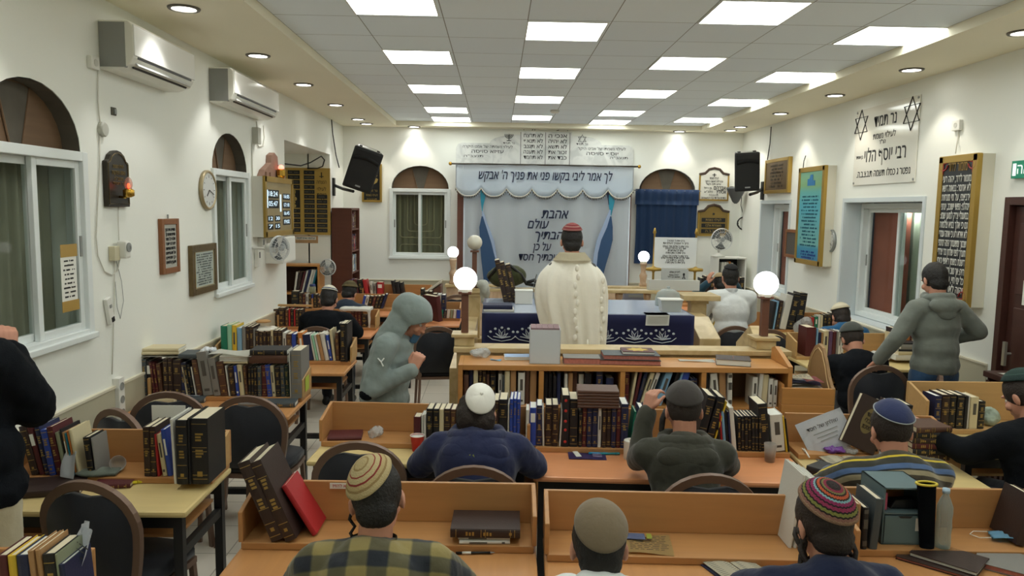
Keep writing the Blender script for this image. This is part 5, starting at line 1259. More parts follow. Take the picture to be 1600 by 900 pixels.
def head_skin(mb, M, zoom=1):
    def e(c, r, rot=(0, 0, 0), n=16):
        m = M @ xf(c, rot) @ Matrix.Diagonal((r[0], r[1], r[2], 1)); ball(mb.b, m, n, n//2+2)
    e((0, -.008, .022), (.077, .096, .103)); e((0, .03, -.04), (.062, .066, .078)); e((0, .045, -.09), (.036, .042, .03)); e((0, .02, -.075), (.055, .055, .04))
    e((0, .094, -.028), (.012, .016, .028), (R(-18), 0, 0), 10); e((0, .103, -.046), (.017, .014, .011), n=10); e((0, .086, .018), (.055, .012, .011), n=10)
    e((0, .088, -.072), (.024, .010, .006), n=10); e((0, .086, -.081), (.021, .011, .007), n=10); e((0, .083, -.108), (.02, .014, .013), n=10)
    for s_ in (-1, 1):
        e((s_*.082, -.004, -.016), (.010, .022, .034), (R(-8), 0, s_*R(22)), 12); e((s_*.045, .068, -.04), (.022, .02, .022), n=10)
def person(label, x, y, rz, J, shirt, trouser, hair=None, kip=None, hands=(None, None), shoes=None, vox=.007, folds=.016, torso=1., hood=None, collar=None, sleeves=True, hem=None, seated=True, extra=None, hairnape=True, puff=1., kcat=None):
    M0 = Matrix.Translation((x, y, 0)) @ Matrix.Rotation(R(rz), 4, 'Z')
    root_loc = (x, y, 0)
    hp = Vector(J['head']); pt = J.get('hrot', (0, 0, 0))      # pitch down, yaw left, roll
    Mh = Matrix.Translation(hp) @ Euler((-R(pt[0]), R(pt[2]), R(pt[1])), 'YXZ').to_matrix().to_4x4()
    pel, wai, che, nek = (Vector(J[k]) for k in ('pel', 'waist', 'chest', 'neck'))
    sh = J['sh']; el = J['el']; wr = J['wr']; hip = J['hip']; kn = J['kn']; an = J['an']
    up = (nek-che).normalized()
    b = MB()
    head_skin(b, Mh)
    cap_chain(b, [(Mh @ Vector((0, -.025, -.045)), .056), (nek, .058)])
    b.sph(che, (.135, .09, .17)); b.sph(wai, (.125, .085, .15)); b.sph(pel, (.14, .10, .11))
    for k in (0, 1):
        cap_chain(b, [(nek-up*.03, .05), (Vector(sh[k]), .05)]); cap_chain(b, [(Vector(sh[k]), .048), (Vector(el[k]), .038), (Vector(wr[k]), .027)])
        cap_chain(b, [(Vector(hip[k]), .075), (Vector(kn[k]), .052), (Vector(an[k]), .036)])
        d, n, cu = hands[k] if hands[k] else ((Vector(wr[k])-Vector(el[k])), (0, 0, -1), .45)
        hand(b, wr[k], d, n, 1 if k else -1, cu)
        f = Vector(an[k]); fd = J.get('foot', (0, 1, 0)); cap_chain(b, [(f+V3(0, 0, -.02), .035), (f+Vector(fd)*.14+V3(0, 0, -.045), .028)])
    body = fuse(b, 'person', SKIN, None, vox, 3)
    body.matrix_world = M0; tag(body, label, 'person')
    for s_ in (-1, 1):
        o = MB().sph(Mh @ Vector((s_*.031, .0735, -.006)), .0115, 12).out('eye', EYEM, body, True)
        MB().sph(Mh @ Vector((s_*.031, .0815, -.006)), .0055, 10).out('iris', HAIRD, o, True)
    # shirt
    t = MB(); g = .014*puff; T = torso
    t.sph(che, (.17*T+g, .115*T+g, .20)); t.sph(wai, (.155*T+g, .115*T+g, .17)); t.sph(pel+V3(0, 0, .03), (.165*T+g, .125*T+g, .13))
    t.sph((che+nek)/2, (.15*T+g, .095*T+g, .10))
    for k in (0, 1):
        S = Vector(sh[k]); cap_chain(t, [(nek-up*.045, .062*T+g), (S, .062*T+g)]); cap_chain(t, [(S, .060*T+g), (che*.6+Vector(S)*.4-up*.06, .05*T)])
        cuff = Vector(wr[k])+(Vector(el[k])-Vector(wr[k]))*(.06 if sleeves is True else .5 if sleeves else 1)
        if sleeves is False: mid = S+(Vector(el[k])-S)*.75; cap_chain(t, [(S, .06*T+g), (mid, .058*T+g)])
        else: cap_chain(t, [(S, .060*T+g), (Vector(el[k]), .047*T+g), (cuff, .036+g)])
    cap_chain(t, [(nek-up*.05, .07+g*.5), (nek-up*.005, .062)])
    if extra: extra(t)
    sm, snm = shirt
    fuse(t, snm, sm, body, .011, 8, folds*1.35)
    if hood:
        h = MB(); hm, big = hood; r_ = .034*big
        pts = []
        for i in range(13):
            a = R(-150+300*i/12); pts.append((nek+V3(.095*math.sin(a)*big, -.075*math.cos(a)*big-.005, .02-.045*(1-math.cos(a))*.5+(.025 if abs(a) > 1.9 else 0)), r_))
        cap_chain(h, pts, 10)
        h.sph(nek+V3(0, -.100*big, -.045), (.135*big, .05*big, .065*big), rot=(R(-24), 0, 0)); h.sph(nek+V3(0, -.112*big, -.10), (.075*big, .035, .055*big), rot=(R(-16), 0, 0))
        fuse(h, 'hood', hm, body, .008, 8, .012)
    if collar:
        h = MB(); cm, ch_, cw_ = collar
        for ringz, rr in ((0, .068), (ch_, .064)): pass
        N = 26
        h.grid(lambda u, v: nek+V3((.071-.004*v)*math.sin(2*math.pi*u)*cw_, -(.068-.004*v)*math.cos(2*math.pi*u)*cw_-.008, -.012+ch_*v+.012*math.cos(2*math.pi*u)), N, 3, thick=.005)
        h.out('collar', cm, body, True)
    # trousers, shoes
    t = MB(); t.sph(pel, (.165*T, .125*T, .12))
    for k in (0, 1): cap_chain(t, [(Vector(hip[k]), .092*T), (Vector(kn[k]), .068), (Vector(an[k])+V3(0, 0, .03), .056)])
    cap_chain(t, [(Vector(hip[0]), .09*T), (Vector(hip[1]), .09*T)])
    fuse(t, 'trousers', trouser, body, .012, 4, .012)
    fd = Vector(J.get('foot', (0, 1, 0)))
    for k in (0, 1):
        f = Vector(an[k]); t = MB(); cap_chain(t, [(V3(f.x, f.y, .045)-fd*.05, .042), (V3(f.x, f.y, .045)+fd*.06, .044), (V3(f.x, f.y, .038)+fd*.15, .036)])
        t.sph(V3(f.x, f.y, .085), (.045, .05, .05)); fuse(t, 'shoe', shoes or mat('black_shoe', (20, 20, 22), .4), body, .009, 3)
    if hair:
        h = MB()
        def e(c, r, rot=(0, 0, 0)):
            ball(h.b, Mh @ xf(c, rot) @ Matrix.Diagonal((r[0], r[1], r[2], 1)), 18, 12)
        e(HC, HRAD)
        if hairnape: e((0, -.045, -.04), (.070, .058, .065))
        hh = fuse(h, 'hair', hair, body, .008, 2, .006, FUZZ)
    if kip:
        axis, th, km, dome = kip[:4]
        shell(HC, tuple(v+(.006 if hair else 0) for v in HRAD), axis, R(th), 'kippa', km, body, Mh, dome=dome, pinch=kip[4] if len(kip) > 4 else None)
    return body, Mh, M0
def seated(lean, zt, hpitch=35, yaw=0, roll=0, hx=0., wide=.27, elz=.82, ely=.12, wry=.34, wrx=.12, pz=.585, shw=.185, hy=None, nk=.15):
    """joints of someone sitting at a desk, facing +y; zt = height of the top of the head"""
    p = R(hpitch); hz = zt-.128*math.cos(p*.6)
    hy = lean if hy is None else hy
    nz = hz-nk*math.cos(p*.75); ny = hy-.02-.13*math.sin(p*.75)
    return dict(pel=(0, 0, pz), waist=(0, ny*.25-.005, pz+(nz-pz)*.36), chest=(hx*.3, ny*.62-.01, pz+(nz-pz)*.66), neck=(hx*.7, ny, nz), head=(hx, hy, hz), hrot=(hpitch, yaw, roll),
                sh=[(-shw, ny-.01, nz-.06), (shw, ny-.01, nz-.06)], el=[(-wide, ny+ely, elz), (wide, ny+ely, elz)], wr=[(-wrx, ny+wry, .80), (wrx, ny+wry, .80)],
                hip=[(-.09, .02, pz-.02), (.09, .02, pz-.02)], kn=[(-.12, .44, .53), (.12, .44, .53)], an=[(-.12, .46, .09), (.12, .46, .09)])
def cloth(name, rgb, **k): return mat(name, rgb, .85, spec=.15, sheen=.2, bump=.7, bscale=13, **k)
DKT = cloth('dark_trousers', (30, 32, 40)); BLKJ = mat('black_jacket', (19, 22, 27), .85, spec=.1, bump=.25, bscale=180)
# plaid
PL = cloth('plaid_flannel', (132, 120, 78)); nt = PL.node_tree; L_ = nt.links
tc = nt.nodes.new('ShaderNodeTexCoord'); sp_ = nt.nodes.new('ShaderNodeSeparateXYZ'); L_.new(tc.outputs['Object'], sp_.inputs[0])
def mth(op, a, b=None, c=None):
    n = nt.nodes.new('ShaderNodeMath'); n.operation = op
    for i, v in enumerate((a, b, c)):
        if v is None: continue
        if isinstance(v, (int, float)): n.inputs[i].default_value = v
        else: L_.new(v, n.inputs[i])
    return n.outputs[0]
P_ = 2*math.pi/.125
sxn = mth('SINE', mth('MULTIPLY', sp_.outputs['X'], P_)); szn = mth('SINE', mth('MULTIPLY', mth('ADD', sp_.outputs['Z'], mth('MULTIPLY', sp_.outputs['Y'], .8)), P_))
bx_ = mth('MULTIPLY_ADD', sxn, 2.2, .5); bz_ = mth('MULTIPLY_ADD', szn, 2.2, .5)
cl = lambda o: mth('MINIMUM', mth('MAXIMUM', o, 0.), 1.)
mixf = mth('MULTIPLY', mth('ADD', cl(bx_), cl(bz_)), .5)
cr = nt.nodes.new('ShaderNodeValToRGB'); e = cr.color_ramp.elements; e[0].position = .1; e[0].color = lin((150, 136, 88))+(1,); e[1].position = .95; e[1].color = lin((46, 50, 58))+(1,)
k = e.new(.5); k.color = lin((96, 92, 70))+(1,)
L_.new(mixf, cr.inputs[0]); L_.new(cr.outputs[0], nt.nodes['Principled BSDF'].inputs['Base Color'])
# striped sweater
SW = cloth('striped_knit', (76, 72, 58)); nt = SW.node_tree; L_ = nt.links
tc = nt.nodes.new('ShaderNodeTexCoord'); sp_ = nt.nodes.new('ShaderNodeSeparateXYZ'); L_.new(tc.outputs['Object'], sp_.inputs[0])
zz = mth('FRACT', mth('MULTIPLY_ADD', mth('ADD', sp_.outputs['Z'], mth('MULTIPLY', sp_.outputs['Y'], .75)), 1/.165, .42))
cr = nt.nodes.new('ShaderNodeValToRGB'); cr.color_ramp.interpolation = 'CONSTANT'; e = cr.color_ramp.elements
e[0].position = 0; e[0].color = lin((72, 66, 54))+(1,); e[1].position = .20; e[1].color = lin((156, 146, 118))+(1,)
for p_, c_ in ((.36, (52, 54, 54)), (.42, (84, 108, 148)), (.60, (62, 62, 56)), (.84, (206, 184, 60)), (.92, (72, 66, 54))): k = e.new(p_); k.color = lin(c_)+(1,)
L_.new(zz, cr.inputs[0]); L_.new(cr.outputs[0], nt.nodes['Principled BSDF'].inputs['Base Color'])
# kippot
K_TAN = ramp_mat('striped_tan_knit', 'rad', [(0, (178, 160, 118)), (.22, (150, 128, 86)), (.28, (184, 168, 128)), (.44, (140, 60, 52)), (.48, (186, 170, 128)), (.62, (132, 46, 46)), (.67, (180, 160, 116)), (.78, (150, 126, 84)), (.84, (186, 168, 126))], zig=.01, bump=.5)
K_COT = cloth('khaki_cotton', (126, 112, 92)); K_WHITE = mat('white_satin', (232, 230, 222), .45, sheen=.4, bump=.2, bscale=40); K_GREY = cloth('charcoal_felt', (66, 62, 60)); K_NAVY = cloth('navy_felt', (48, 56, 92))
K_COL = ramp_mat('multicolour_knit', 'rad', [(0, (52, 44, 44)), (.12, (46, 38, 38)), (.20, (128, 44, 66)), (.27, (112, 110, 66)), (.32, (40, 32, 32)), (.36, (176, 84, 52)), (.43, (40, 34, 34)), (.47, (120, 160, 166)), (.52, (132, 44, 84)), (.60, (40, 32, 34)), (.64, (134, 48, 78)), (.72, (40, 34, 32)), (.76, (120, 122, 62)), (.83, (42, 34, 34)), (.87, (134, 96, 84)), (.93, (148, 118, 96))], zig=.022, zfreq=64, bump=.5)
K_DGR = ramp_mat('dark_green_knit', 'rad', [(0, (44, 66, 62)), (.3, (56, 78, 72)), (.36, (44, 64, 60)), (.66, (58, 80, 74)), (.72, (40, 58, 56))], bump=.5)
K_OLV = ramp_mat('olive_knit', 'rad', [(0, (92, 84, 58)), (.4, (110, 100, 70)), (.5, (86, 78, 54)), (.8, (104, 94, 66))], bump=.5)
K_WKN = ramp_mat('white_knit', 'rad', [(0, (214, 206, 184)), (.4, (196, 186, 160)), (.5, (216, 208, 186)), (.8, (198, 188, 162))], bump=.5)
K_WNV = ramp_mat('white_navy_knit', 'rad', [(0, (212, 208, 190)), (.72, (206, 204, 190)), (.80, (40, 52, 92)), (.9, (206, 204, 190))], bump=.4)
K_BEI = cloth('beige_cotton', (158, 138, 104)); K_RED = ramp_mat('red_grey_knit', 'rad', [(0, (134, 60, 62)), (.3, (150, 96, 92)), (.42, (122, 50, 54)), (.62, (156, 116, 110)), (.72, (126, 52, 56)), (.88, (150, 100, 96))], bump=.4)
K_SLT = cloth('slate_cloth', (70, 74, 70))

from mathutils.bvhtree import BVHTree
def on_surface(ob, px, py):
    """where the line of sight through a pixel meets a garment: point and outward normal in the garment's space"""
    mw = ob.matrix_world if ob.parent is None else ob.parent.matrix_world @ ob.matrix_basis
    bv = BVHTree.FromPolygons([mw @ v.co for v in ob.data.vertices], [tuple(p.vertices) for p in ob.data.polygons])
    h, n, i, d = bv.ray_cast(CAM, ray(px, py).normalized())
    return (h, n) if h is not None else (None, None)
def child(o, name): return [c for c in o.children if c.name.split('.')[0] == name][0]
def stick(name, me, m, person_ob, garment, px, py):
    h, n = on_surface(child(person_ob, garment), px, py)
    if h is None: return
    z = Vector((0, 0, 1)); y = -n; x = y.cross(z).normalized(); z = x.cross(y)
    M = Matrix((x, y, z)).transposed().to_4x4(); M.translation = h+n*.004
    o = link(name, me.copy(), m, person_ob); o.matrix_basis = person_ob.matrix_world.inverted() @ M
# --- front row
J = seated(.20, 1.265, 24, roll=-8)
p1, Mh, M0 = person('man in tan plaid shirt and striped tan knit kippa, seated front left', -.385, 2.22, 0, J, (PL, 'shirt'), DKT, HAIRB, ((-.34, -.62, .72), 62, K_TAN, 1.2, .008), folds=.018, torso=1.06, collar=(PL, .05, 1.12))
stick('woven_label', text_mesh('[GOLF]', .022), mat('label_dark', (40, 42, 38), .8), p1, 'shirt', 566, 829)
o = MB(); nk = Vector(J['neck'])
merge = None
for s_ in (-1,):
    m = MB(); m.tube([Mh @ Vector((s_*.088, .02, -.03)), Mh @ Vector((s_*.10, .03, -.055)), Mh @ Vector((s_*.085, .035, -.08)), Mh @ Vector((s_*.10, .03, -.10)), Mh @ Vector((s_*.09, .03, -.12))], .006, 6); m.out('sidelock', HAIRB, p1, True)
J = seated(.17, 1.168, 16, nk=.115, wide=.22, wrx=.05, wry=.24)
p2, Mh, M0 = person('man in white shirt and plain khaki cotton kippa, seated front centre', .335, 2.12, 0, J, (cloth('white_shirt', (226, 230, 232)), 'shirt'), DKT, HAIRB, ((.02, -.72, .70), 59, K_COT, 1.6, .008), collar=(cloth('white_shirt', (226, 230, 232)), .04, 1.08))
J = seated(.17, 1.218, 20, nk=.135, yaw=6, wide=.25, wrx=.06, wry=.24)
NAVP = cloth('navy_polo', (26, 34, 62))
p3, Mh, M0 = person('man in navy polo and multicoloured knit kippa with sidelocks, front right', 1.085, 2.18, 3, J, (NAVP, 'polo_shirt'), DKT, HAIRD, ((.05, -.60, .80), 66, K_COL, 1.7), sleeves=False, collar=(NAVP, .045, 1.1))
nk = Vector(J['neck']); m = MB(); m.tube([nk+V3(.082*math.sin(a), -.079*math.cos(a)-.008, -.016+.012*math.cos(a)) for a in [R(-140+280*i/24) for i in range(25)]], .0045, 6); m.out('collar_piping', mat('white_piping', (222, 220, 214), .7), p3, True)
for s_ in (-1, 1):
    m = MB()
    for q in range(3): m.tube([Mh @ Vector((s_*(.084+.012*math.sin(i*1.1+q*2)), .012+.010*math.cos(i*1.1+q*2)-.01*q, -.01-.021*i)) for i in range(9)], [.008, .009, .009, .009, .008, .008, .007, .006, .004], 6)
    m.out('sidelock', HAIRD, p3, True)
# --- second row
J = seated(.19, 1.212, 14, nk=.115, roll=5, wide=.295, wrx=.20, wry=.28, ely=.07, elz=.80)
HOODN = cloth('navy_hoodie', (40, 46, 78))
p4, Mh, M0 = person('man in navy hoodie and white satin kippa, seated in second row', -.09, 3.50, -2, J, (HOODN, 'hoodie'), DKT, HAIRD, ((.14, -.82, .56), 50, K_WHITE, 1.3, .022), torso=1.16, hood=(HOODN, 1.25), folds=.02)
ax = Vector((.14, -.82, .56)).normalized(); MB().sph(Mh @ (Vector(HC)+Vector((ax.x*.098, ax.y*.115, ax.z*.120))), .009, 10).out('kippa_button', K_WHITE, p4, True)
h = MB()
for c_, r_ in (((-.045, -.045, -.03), (.058, .07, .085)), ((.035, -.05, -.035), (.058, .065, .08)), ((-.06, -.01, .0), (.045, .07, .085))): ball(h.b, Mh @ xf(c_) @ Matrix.Diagonal((r_[0], r_[1], r_[2], 1)), 16, 10)
fuse(h, 'long_hair', HAIRD, p4, .008, 3, .012, FUZZ)
q = MB()
for dx, a in ((-.012, .35), (-.004, -.35), (.004, .35), (.012, -.35)): q.box((dx, 0, 0), (.004, .004, .024), (0, a, 0))
stick('emblem', q.mesh('emblem'), mat('olive_thread', (140, 150, 60), .6), p4, 'hood', 737, 714)
J = seated(.16, 1.25, 16, wide=.25, shw=.18)
J['el'][0] = (-.205, J['neck'][1]+.15, .83); J['wr'][0] = (-.150, J['neck'][1]+.24, 1.06)
HOODG = cloth('olive_hoodie', (62, 62, 54))
p5, Mh, M0 = person('man in olive grey hoodie and charcoal kippa, hand raised to his face', .925, 3.47, -3, J, (HOODG, 'hoodie'), DKT, mat('cropped_hair', (52, 44, 40), .8, bump=.4, bscale=200), ((-.06, -.48, .86), 68, K_GREY, 1.5), hands=(((.25, .2, .95), (.8, .5, 0), .7), None), hood=(HOODG, 1.12), hairnape=False, vox=.006)
m = MB(); m.tube([Mh @ Vector((-.083, .02, -.0)), Mh @ Vector((-.10, .025, -.05)), Mh @ Vector((-.105, .03, -.10)), Mh @ Vector((-.10, .03, -.15))], [.012, .015, .014, .006], 8); m.out('sidelock', HAIRB, p5, True)
J = seated(.18, 1.237, 20, nk=.13, shw=.19, pz=.59)
p6, Mh, M0 = person('man in striped sweater and navy kippa with pale rim, seated right', 1.815, 3.17, -2, J, (SW, 'sweater'), DKT, HAIRD, ((.05, -.55, .83), 60, K_NAVY, 1.2), hairnape=False)
nk = Vector(J['neck'])
b = MB(); b.grid(lambda u, v: nk+V3((.072-.005*v)*math.sin(2*math.pi*u), -(.069-.004*v)*math.cos(2*math.pi*u)-.006, -.005+.045*v), 26, 3, thick=.004); b.out('shirt_collar', mat('check_collar', (176, 180, 176), .8, var=.5, vscale=150), p6, True)
shell(HC, (.093, .110, .115), (.05, -.42, .9), R(61), 'kippa_rim', mat('pale_rim', (150, 156, 160), .7), p6, Mh, thick=.0005)
bpy.data.objects.remove([c for c in p6.children if c.name.startswith('kippa_rim')][0])
m = MB(); ax = Vector((.05, -.55, .83)).normalized(); q = ax.to_track_quat('Z', 'Y')
m.tube([Mh @ (Vector(HC)+Vector(tuple(a*b_ for a, b_ in zip(q @ Vector((math.sin(R(60))*math.cos(k*math.pi/20), math.sin(R(60))*math.sin(k*math.pi/20), math.cos(R(60)))), (.0975, .1145, .1195))))) for k in range(40)], .003, 5, closed=True)
m.out('kippa_rim', mat('pale_rim', (150, 156, 160), .7), p6, True)
J = seated(.16, 1.275, 28, yaw=10)
J['el'][0] = (-.33, J['neck'][1]+.10, .86); J['wr'][0] = (-.37, J['neck'][1]+.36, .90)
p7, Mh, M0 = person('man in black jacket and dark green kippa at the right edge', 2.85, 3.72, 16, J, (BLKJ, 'jacket'), DKT, HAIRD, ((0, -.2, 1), 62, K_DGR, 1.5), torso=1.18, hands=(((-.1, .8, .35), (.6, .3, -.6), .7), None), hairnape=False, vox=.006)
# --- right side
J = seated(.22, 1.185, 38)
p9, _, _ = person('man in dark jacket and slate kippa bent over the right desk', 2.95, 5.88, 2, J, (BLKJ, 'jacket'), DKT, mat('cropped_hair', (52, 44, 40), .8), ((-.05, -.4, .9), 72, K_SLT, 1.5), torso=1.16, hairnape=False)
J = seated(.16, 1.185, 30, nk=.11, wide=.25)
p10, _, _ = person('man in blue pullover and white knitted kippa by right window', 3.47, 7.30, 0, J, (cloth('blue_pullover', (26, 84, 126)), 'pullover'), DKT, HAIRD, ((-.1, -.2, 1), 66, K_WKN, 1.6), torso=1.05)
J = seated(.10, 1.54, 10, pz=.66, elz=.98, shw=.2)
p11, _, _ = person('man in white shirt with dark hair, seated right of the bima', 2.46, 7.76, 2, J, (cloth('white_shirt', (226, 230, 232)), 'shirt'), DKT, HAIRB, ((0, -.3, .95), 50, mat('black_kippa', (16, 15, 16), .8), 1.1), folds=.008, torso=1.1, collar=(cloth('white_shirt', (226, 230, 232)), .045, 1.06))
J = seated(.14, 1.30, 26)
J['el'] = [(-.30, .2, 1.02), (.30, .2, 1.02)]; J['wr'] = [(-.17, .10, 1.19), (.17, .10, 1.19)]
p12, _, _ = person('man in teal shirt and beige kippa holding his head, far right', 2.86, 9.42, 0, J, (cloth('teal_shirt', (44, 74, 90)), 'shirt'), DKT, HAIRB, ((0, -.2, 1), 66, K_BEI, 1.5), hands=(((.15, -.2, .9), (.9, .2, 0), .3), ((-.15, -.2, .9), (-.9, .2, 0), .3)), vox=.006)
# --- left side
J = seated(.15, 1.285, 26)
p15, _, _ = person('man in black jacket and white kippa with navy rim, left side', -1.69, 7.42, -4, J, (BLKJ, 'jacket'), DKT, HAIRB, ((.05, -.15, 1), 60, K_WNV, 1.1), torso=1.22)
J = seated(.12, 1.19, 34, roll=8)
p16, _, _ = person('man in dark blue jacket and olive knit cap, far left', -1.76, 8.84, -6, J, (cloth('blue_grey_jacket', (40, 52, 68)), 'jacket'), DKT, HAIRB, ((-.1, -.35, .9), 72, K_OLV, 1.9), torso=1.05)
# --- standing man, grey hoodie
def standing(zt, lean=.03, hpitch=15, yaw=0):
    s_ = zt/1.75; hz = zt-.125
    return dict(pel=(0, 0, .95*s_), waist=(0, .0, 1.1*s_), chest=(0, lean*.5, 1.27*s_), neck=(0, lean*.8-.01, hz-.135), head=(0, lean+.03, hz), hrot=(hpitch, yaw, 0), sh=[(-.19, lean*.8-.015, hz-.195), (.19, lean*.8-.015, hz-.195)],
                el=[(-.25, -.03, 1.14*s_), (.25, -.03, 1.14*s_)], wr=[(-.27, .06, .90*s_), (.27, .06, .90*s_)], hip=[(-.09, 0, .90*s_), (.09, 0, .90*s_)], kn=[(-.11, .02, .48*s_), (.11, .02, .48*s_)], an=[(-.12, -.02, .09), (.12, -.02, .09)])
GREYH = cloth('grey_hoodie', (112, 118, 112)); JEANS = cloth('blue_jeans', (46, 74, 108), var=.2, vscale=12)
J = standing(1.735, .04, 22)
J['sh'] = [(s_*.172, v[1], v[2]-.03) for s_, v in zip((-1, 1), J['sh'])]
J['wr'][0] = (-.36, .16, .97); J['el'][0] = (-.31, .02, 1.17); J['el'][1] = (.33, -.02, 1.22); J['wr'][1] = (.22, .20, 1.12)
p8, _, _ = person('standing man in grey hoodie and blue jeans at the right', 3.335, 5.58, 6, J, (GREYH, 'hoodie'), JEANS, HAIRB, None, hands=(((-.25, .5, -.6), (.1, -.2, -.9), .5), None), hood=(GREYH, 1.0), torso=1.06, folds=.011, vox=.006)
# --- man standing at the left edge
J = standing(1.80, .06, 20)
J['el'][0] = (-.19, .03, 1.16); J['wr'][0] = (-.18, .12, .94)
J['el'][1] = (.20, .20, 1.28); J['wr'][1] = (-.04, .34, 1.46)
for k_ in ('pel', 'waist'): J[k_] = tuple(Vector(J[k_])+V3(.07, 0, 0))
for k_ in ('hip', 'kn', 'an'): J[k_] = [tuple(Vector(v)+V3(.08, 0, 0)) for v in J[k_]]
CRM = cloth('cream_trousers', (188, 178, 150))
p17, _, _ = person('standing man in black jacket and cream trousers at the left edge', -2.10, 2.86, -12, J, (BLKJ, 'jacket'), CRM, HAIRB, ((0, -.2, 1), 55, mat('black_kippa', (16, 15, 16), .8), 1.2), hands=(None, ((-.3, .3, .9), (-.6, .4, 0), .6)), torso=1.25, puff=2.2, folds=.022, vox=.006)
text('emblem', 'Pulsion', .035, mat('grey_print', (120, 126, 130), .6), p17, (.02, -.178, .93), bold=.01)
bpy.data.objects.remove([c for c in p17.children if c.name.startswith('emblem')][0])
# --- hooded man walking to the right
J = dict(pel=(0, -.03, .92), waist=(0, -.01, 1.03), chest=(0, .03, 1.14), neck=(0, .10, 1.275), head=(0, .175, 1.385), hrot=(30, -8, 0),
         sh=[(-.18, .05, 1.225), (.18, .04, 1.225)], el=[(-.24, -.02, .98), (.255, -.05, .95)], wr=[(-.25, .06, .76), (.185, .215, 1.085)], hip=[(-.10, -.02, .88), (.08, -.02, .88)], kn=[(-.11, .14, .50), (.09, -.08, .48)], an=[(-.11, .12, .09), (.09, -.32, .12)])
FLE = cloth('grey_fleece', (134, 146, 144))
p14, Mh, M0 = person('man in grey fleece with hood up walking between the desks', -.71, 4.88, -96, J, (FLE, 'fleece_jacket'), mat('grey_trousers', (60, 64, 66), .85), None, None, hands=(None, ((-.25, .35, .9), (-.9, .2, .1), 1.1)), torso=1.0, puff=1.1, folds=.018, vox=.006, extra=lambda t: (t.sph((0, -.02, .86), (.20, .165, .16)), t.sph((0, 0, 1.0), (.195, .16, .18)), t.sph((0, .03, 1.12), (.19, .15, .15)), t.sph((0, .05, 1.2), (.16, .12, .10))))
h = MB(); nk = Vector(J['neck'])
def hs(c, r): ball(h.b, Mh @ xf(c) @ Matrix.Diagonal((r[0], r[1], r[2], 1)), 24, 16)
hs((0, -.01, .015), (.108, .132, .133)); hs((0, -.055, .03), (.098, .11, .11)); hs((0, -.03, -.07), (.102, .115, .10))
cap_chain(h, [(nk+V3(0, -.05, -.04), .125), (nk+V3(0, -.01, .02), .118), (Mh @ Vector((0, -.04, -.06)), .112)])
hd = fuse(h, 'hood', FLE, p14, .008, 8, .014)
q = bmesh.new(); q.from_mesh(hd.data); Mi = Mh.inverted(); kill = []
for f in q.faces:
    c_ = Mi @ f.calc_center_median()
    if abs(c_.x) < .115 and -.15 < c_.z and c_.y > .028+max(0, c_.z+.03)*1.15: kill.append(f)
bmesh.ops.delete(q, geom=kill, context='FACES'); q.to_mesh(hd.data); q.free()
sd = hd.modifiers.new('thick', 'SOLIDIFY'); sd.thickness = .010; sd.offset = -1
m = MB(); m.grid(lambda u, v: Mh @ Vector((.055*math.sin((u-.5)*2.6), .055+.045*math.cos((u-.5)*2.6), -.135+.06*v)), 12, 4, thick=.003); m.out('face_mask', mat('mask_blue', (96, 150, 190), .7), p14, True)
m = MB(); m.tube([V3(.262, .05, 1.165), V3(.279, .035, 1.145), V3(.287, .05, 1.12)], .005, 5); m.tube([V3(.279, .035, 1.145), V3(.272, .012, 1.165)], .005, 5); m.out('logo', mat('logo_white', (210, 214, 212), .6), p14)
MB().sph((.278, -.055, .94), (.042, .05, .042), 16).out('elbow_patch', BLKJ, p14, True)
# --- man in white prayer shawl on the bima
J = standing(1.772, .02, 12); Z0 = .2
for k_ in ('pel', 'waist', 'chest', 'neck', 'head'): J[k_] = tuple(Vector(J[k_])+V3(0, 0, Z0))
for k_ in ('sh', 'el', 'wr', 'hip', 'kn', 'an'): J[k_] = [tuple(Vector(v)+V3(0, 0, Z0)) for v in J[k_]]
J['el'] = [(-.19, .08, 1.38), (.19, .08, 1.38)]; J['wr'] = [(-.14, .26, 1.30), (.14, .26, 1.30)]
J['sh'] = [(s_*.135, 0, J['neck'][2]-.09) for s_ in (-1, 1)]
p13, Mh, M0 = person('man in white prayer shawl and red kippa standing on the bima', .595, 5.95, 0, J, (cloth('grey_suit', (70, 72, 74)), 'jacket'), DKT, HAIRB, ((0, -.28, 1), 58, K_RED, 1.2), folds=.012, torso=.86)
for o in [c for c in p13.children if c.name.startswith('shoe')]: o.location.z = .2
WOOL = cloth('white_wool_shawl', (236, 232, 220))
nz = J['neck'][2]
rings = [(nz+.05, 0, .085, .080, 0), (nz+.02, 0, .105, .095, 0), (nz-.02, 0, .15, .12, 0), (nz-.06, 0, .20, .145, .004), (nz-.11, 0, .242, .165, .008), (nz-.17, 0, .268, .18, .012), (nz-.28, .0, .278, .19, .018), (nz-.42, .015, .26, .19, .024), (nz-.58, .04, .235, .19, .030), (nz-.74, .06, .212, .19, .034), (nz-.88, .075, .192, .185, .036), (nz-.98, .082, .178, .18, .038)]
b = bmesh.new(); rows = []; N = 72
for i, (z, cx_, a_, d_, rp) in enumerate(rings):
    row = []
    for k_ in range(N+1):
        an_ = R(-152+304*k_/N)      # open at the front (+y)
        w_ = 1+rp*4*math.sin(an_*9+i*.25)+rp*2.5*math.sin(an_*17+1)
        zz = z+((.10*max(0, -math.sin(an_))-.03*math.sin(an_*3))*((i-6)/5)**2 if i > 6 else 0)
        row.append(b.verts.new((cx_+a_*w_*math.sin(an_), -d_*w_*math.cos(an_)+.02, zz)))
    rows.append(row)
for A, B in zip(rows, rows[1:]):
    for k_ in range(N): b.faces.new((A[k_], A[k_+1], B[k_+1], B[k_]))
me = bpy.data.meshes.new('prayer_shawl'); bmesh.ops.recalc_face_normals(b, faces=list(b.faces)); b.to_mesh(me); b.free()
for p in me.polygons: p.use_smooth = True
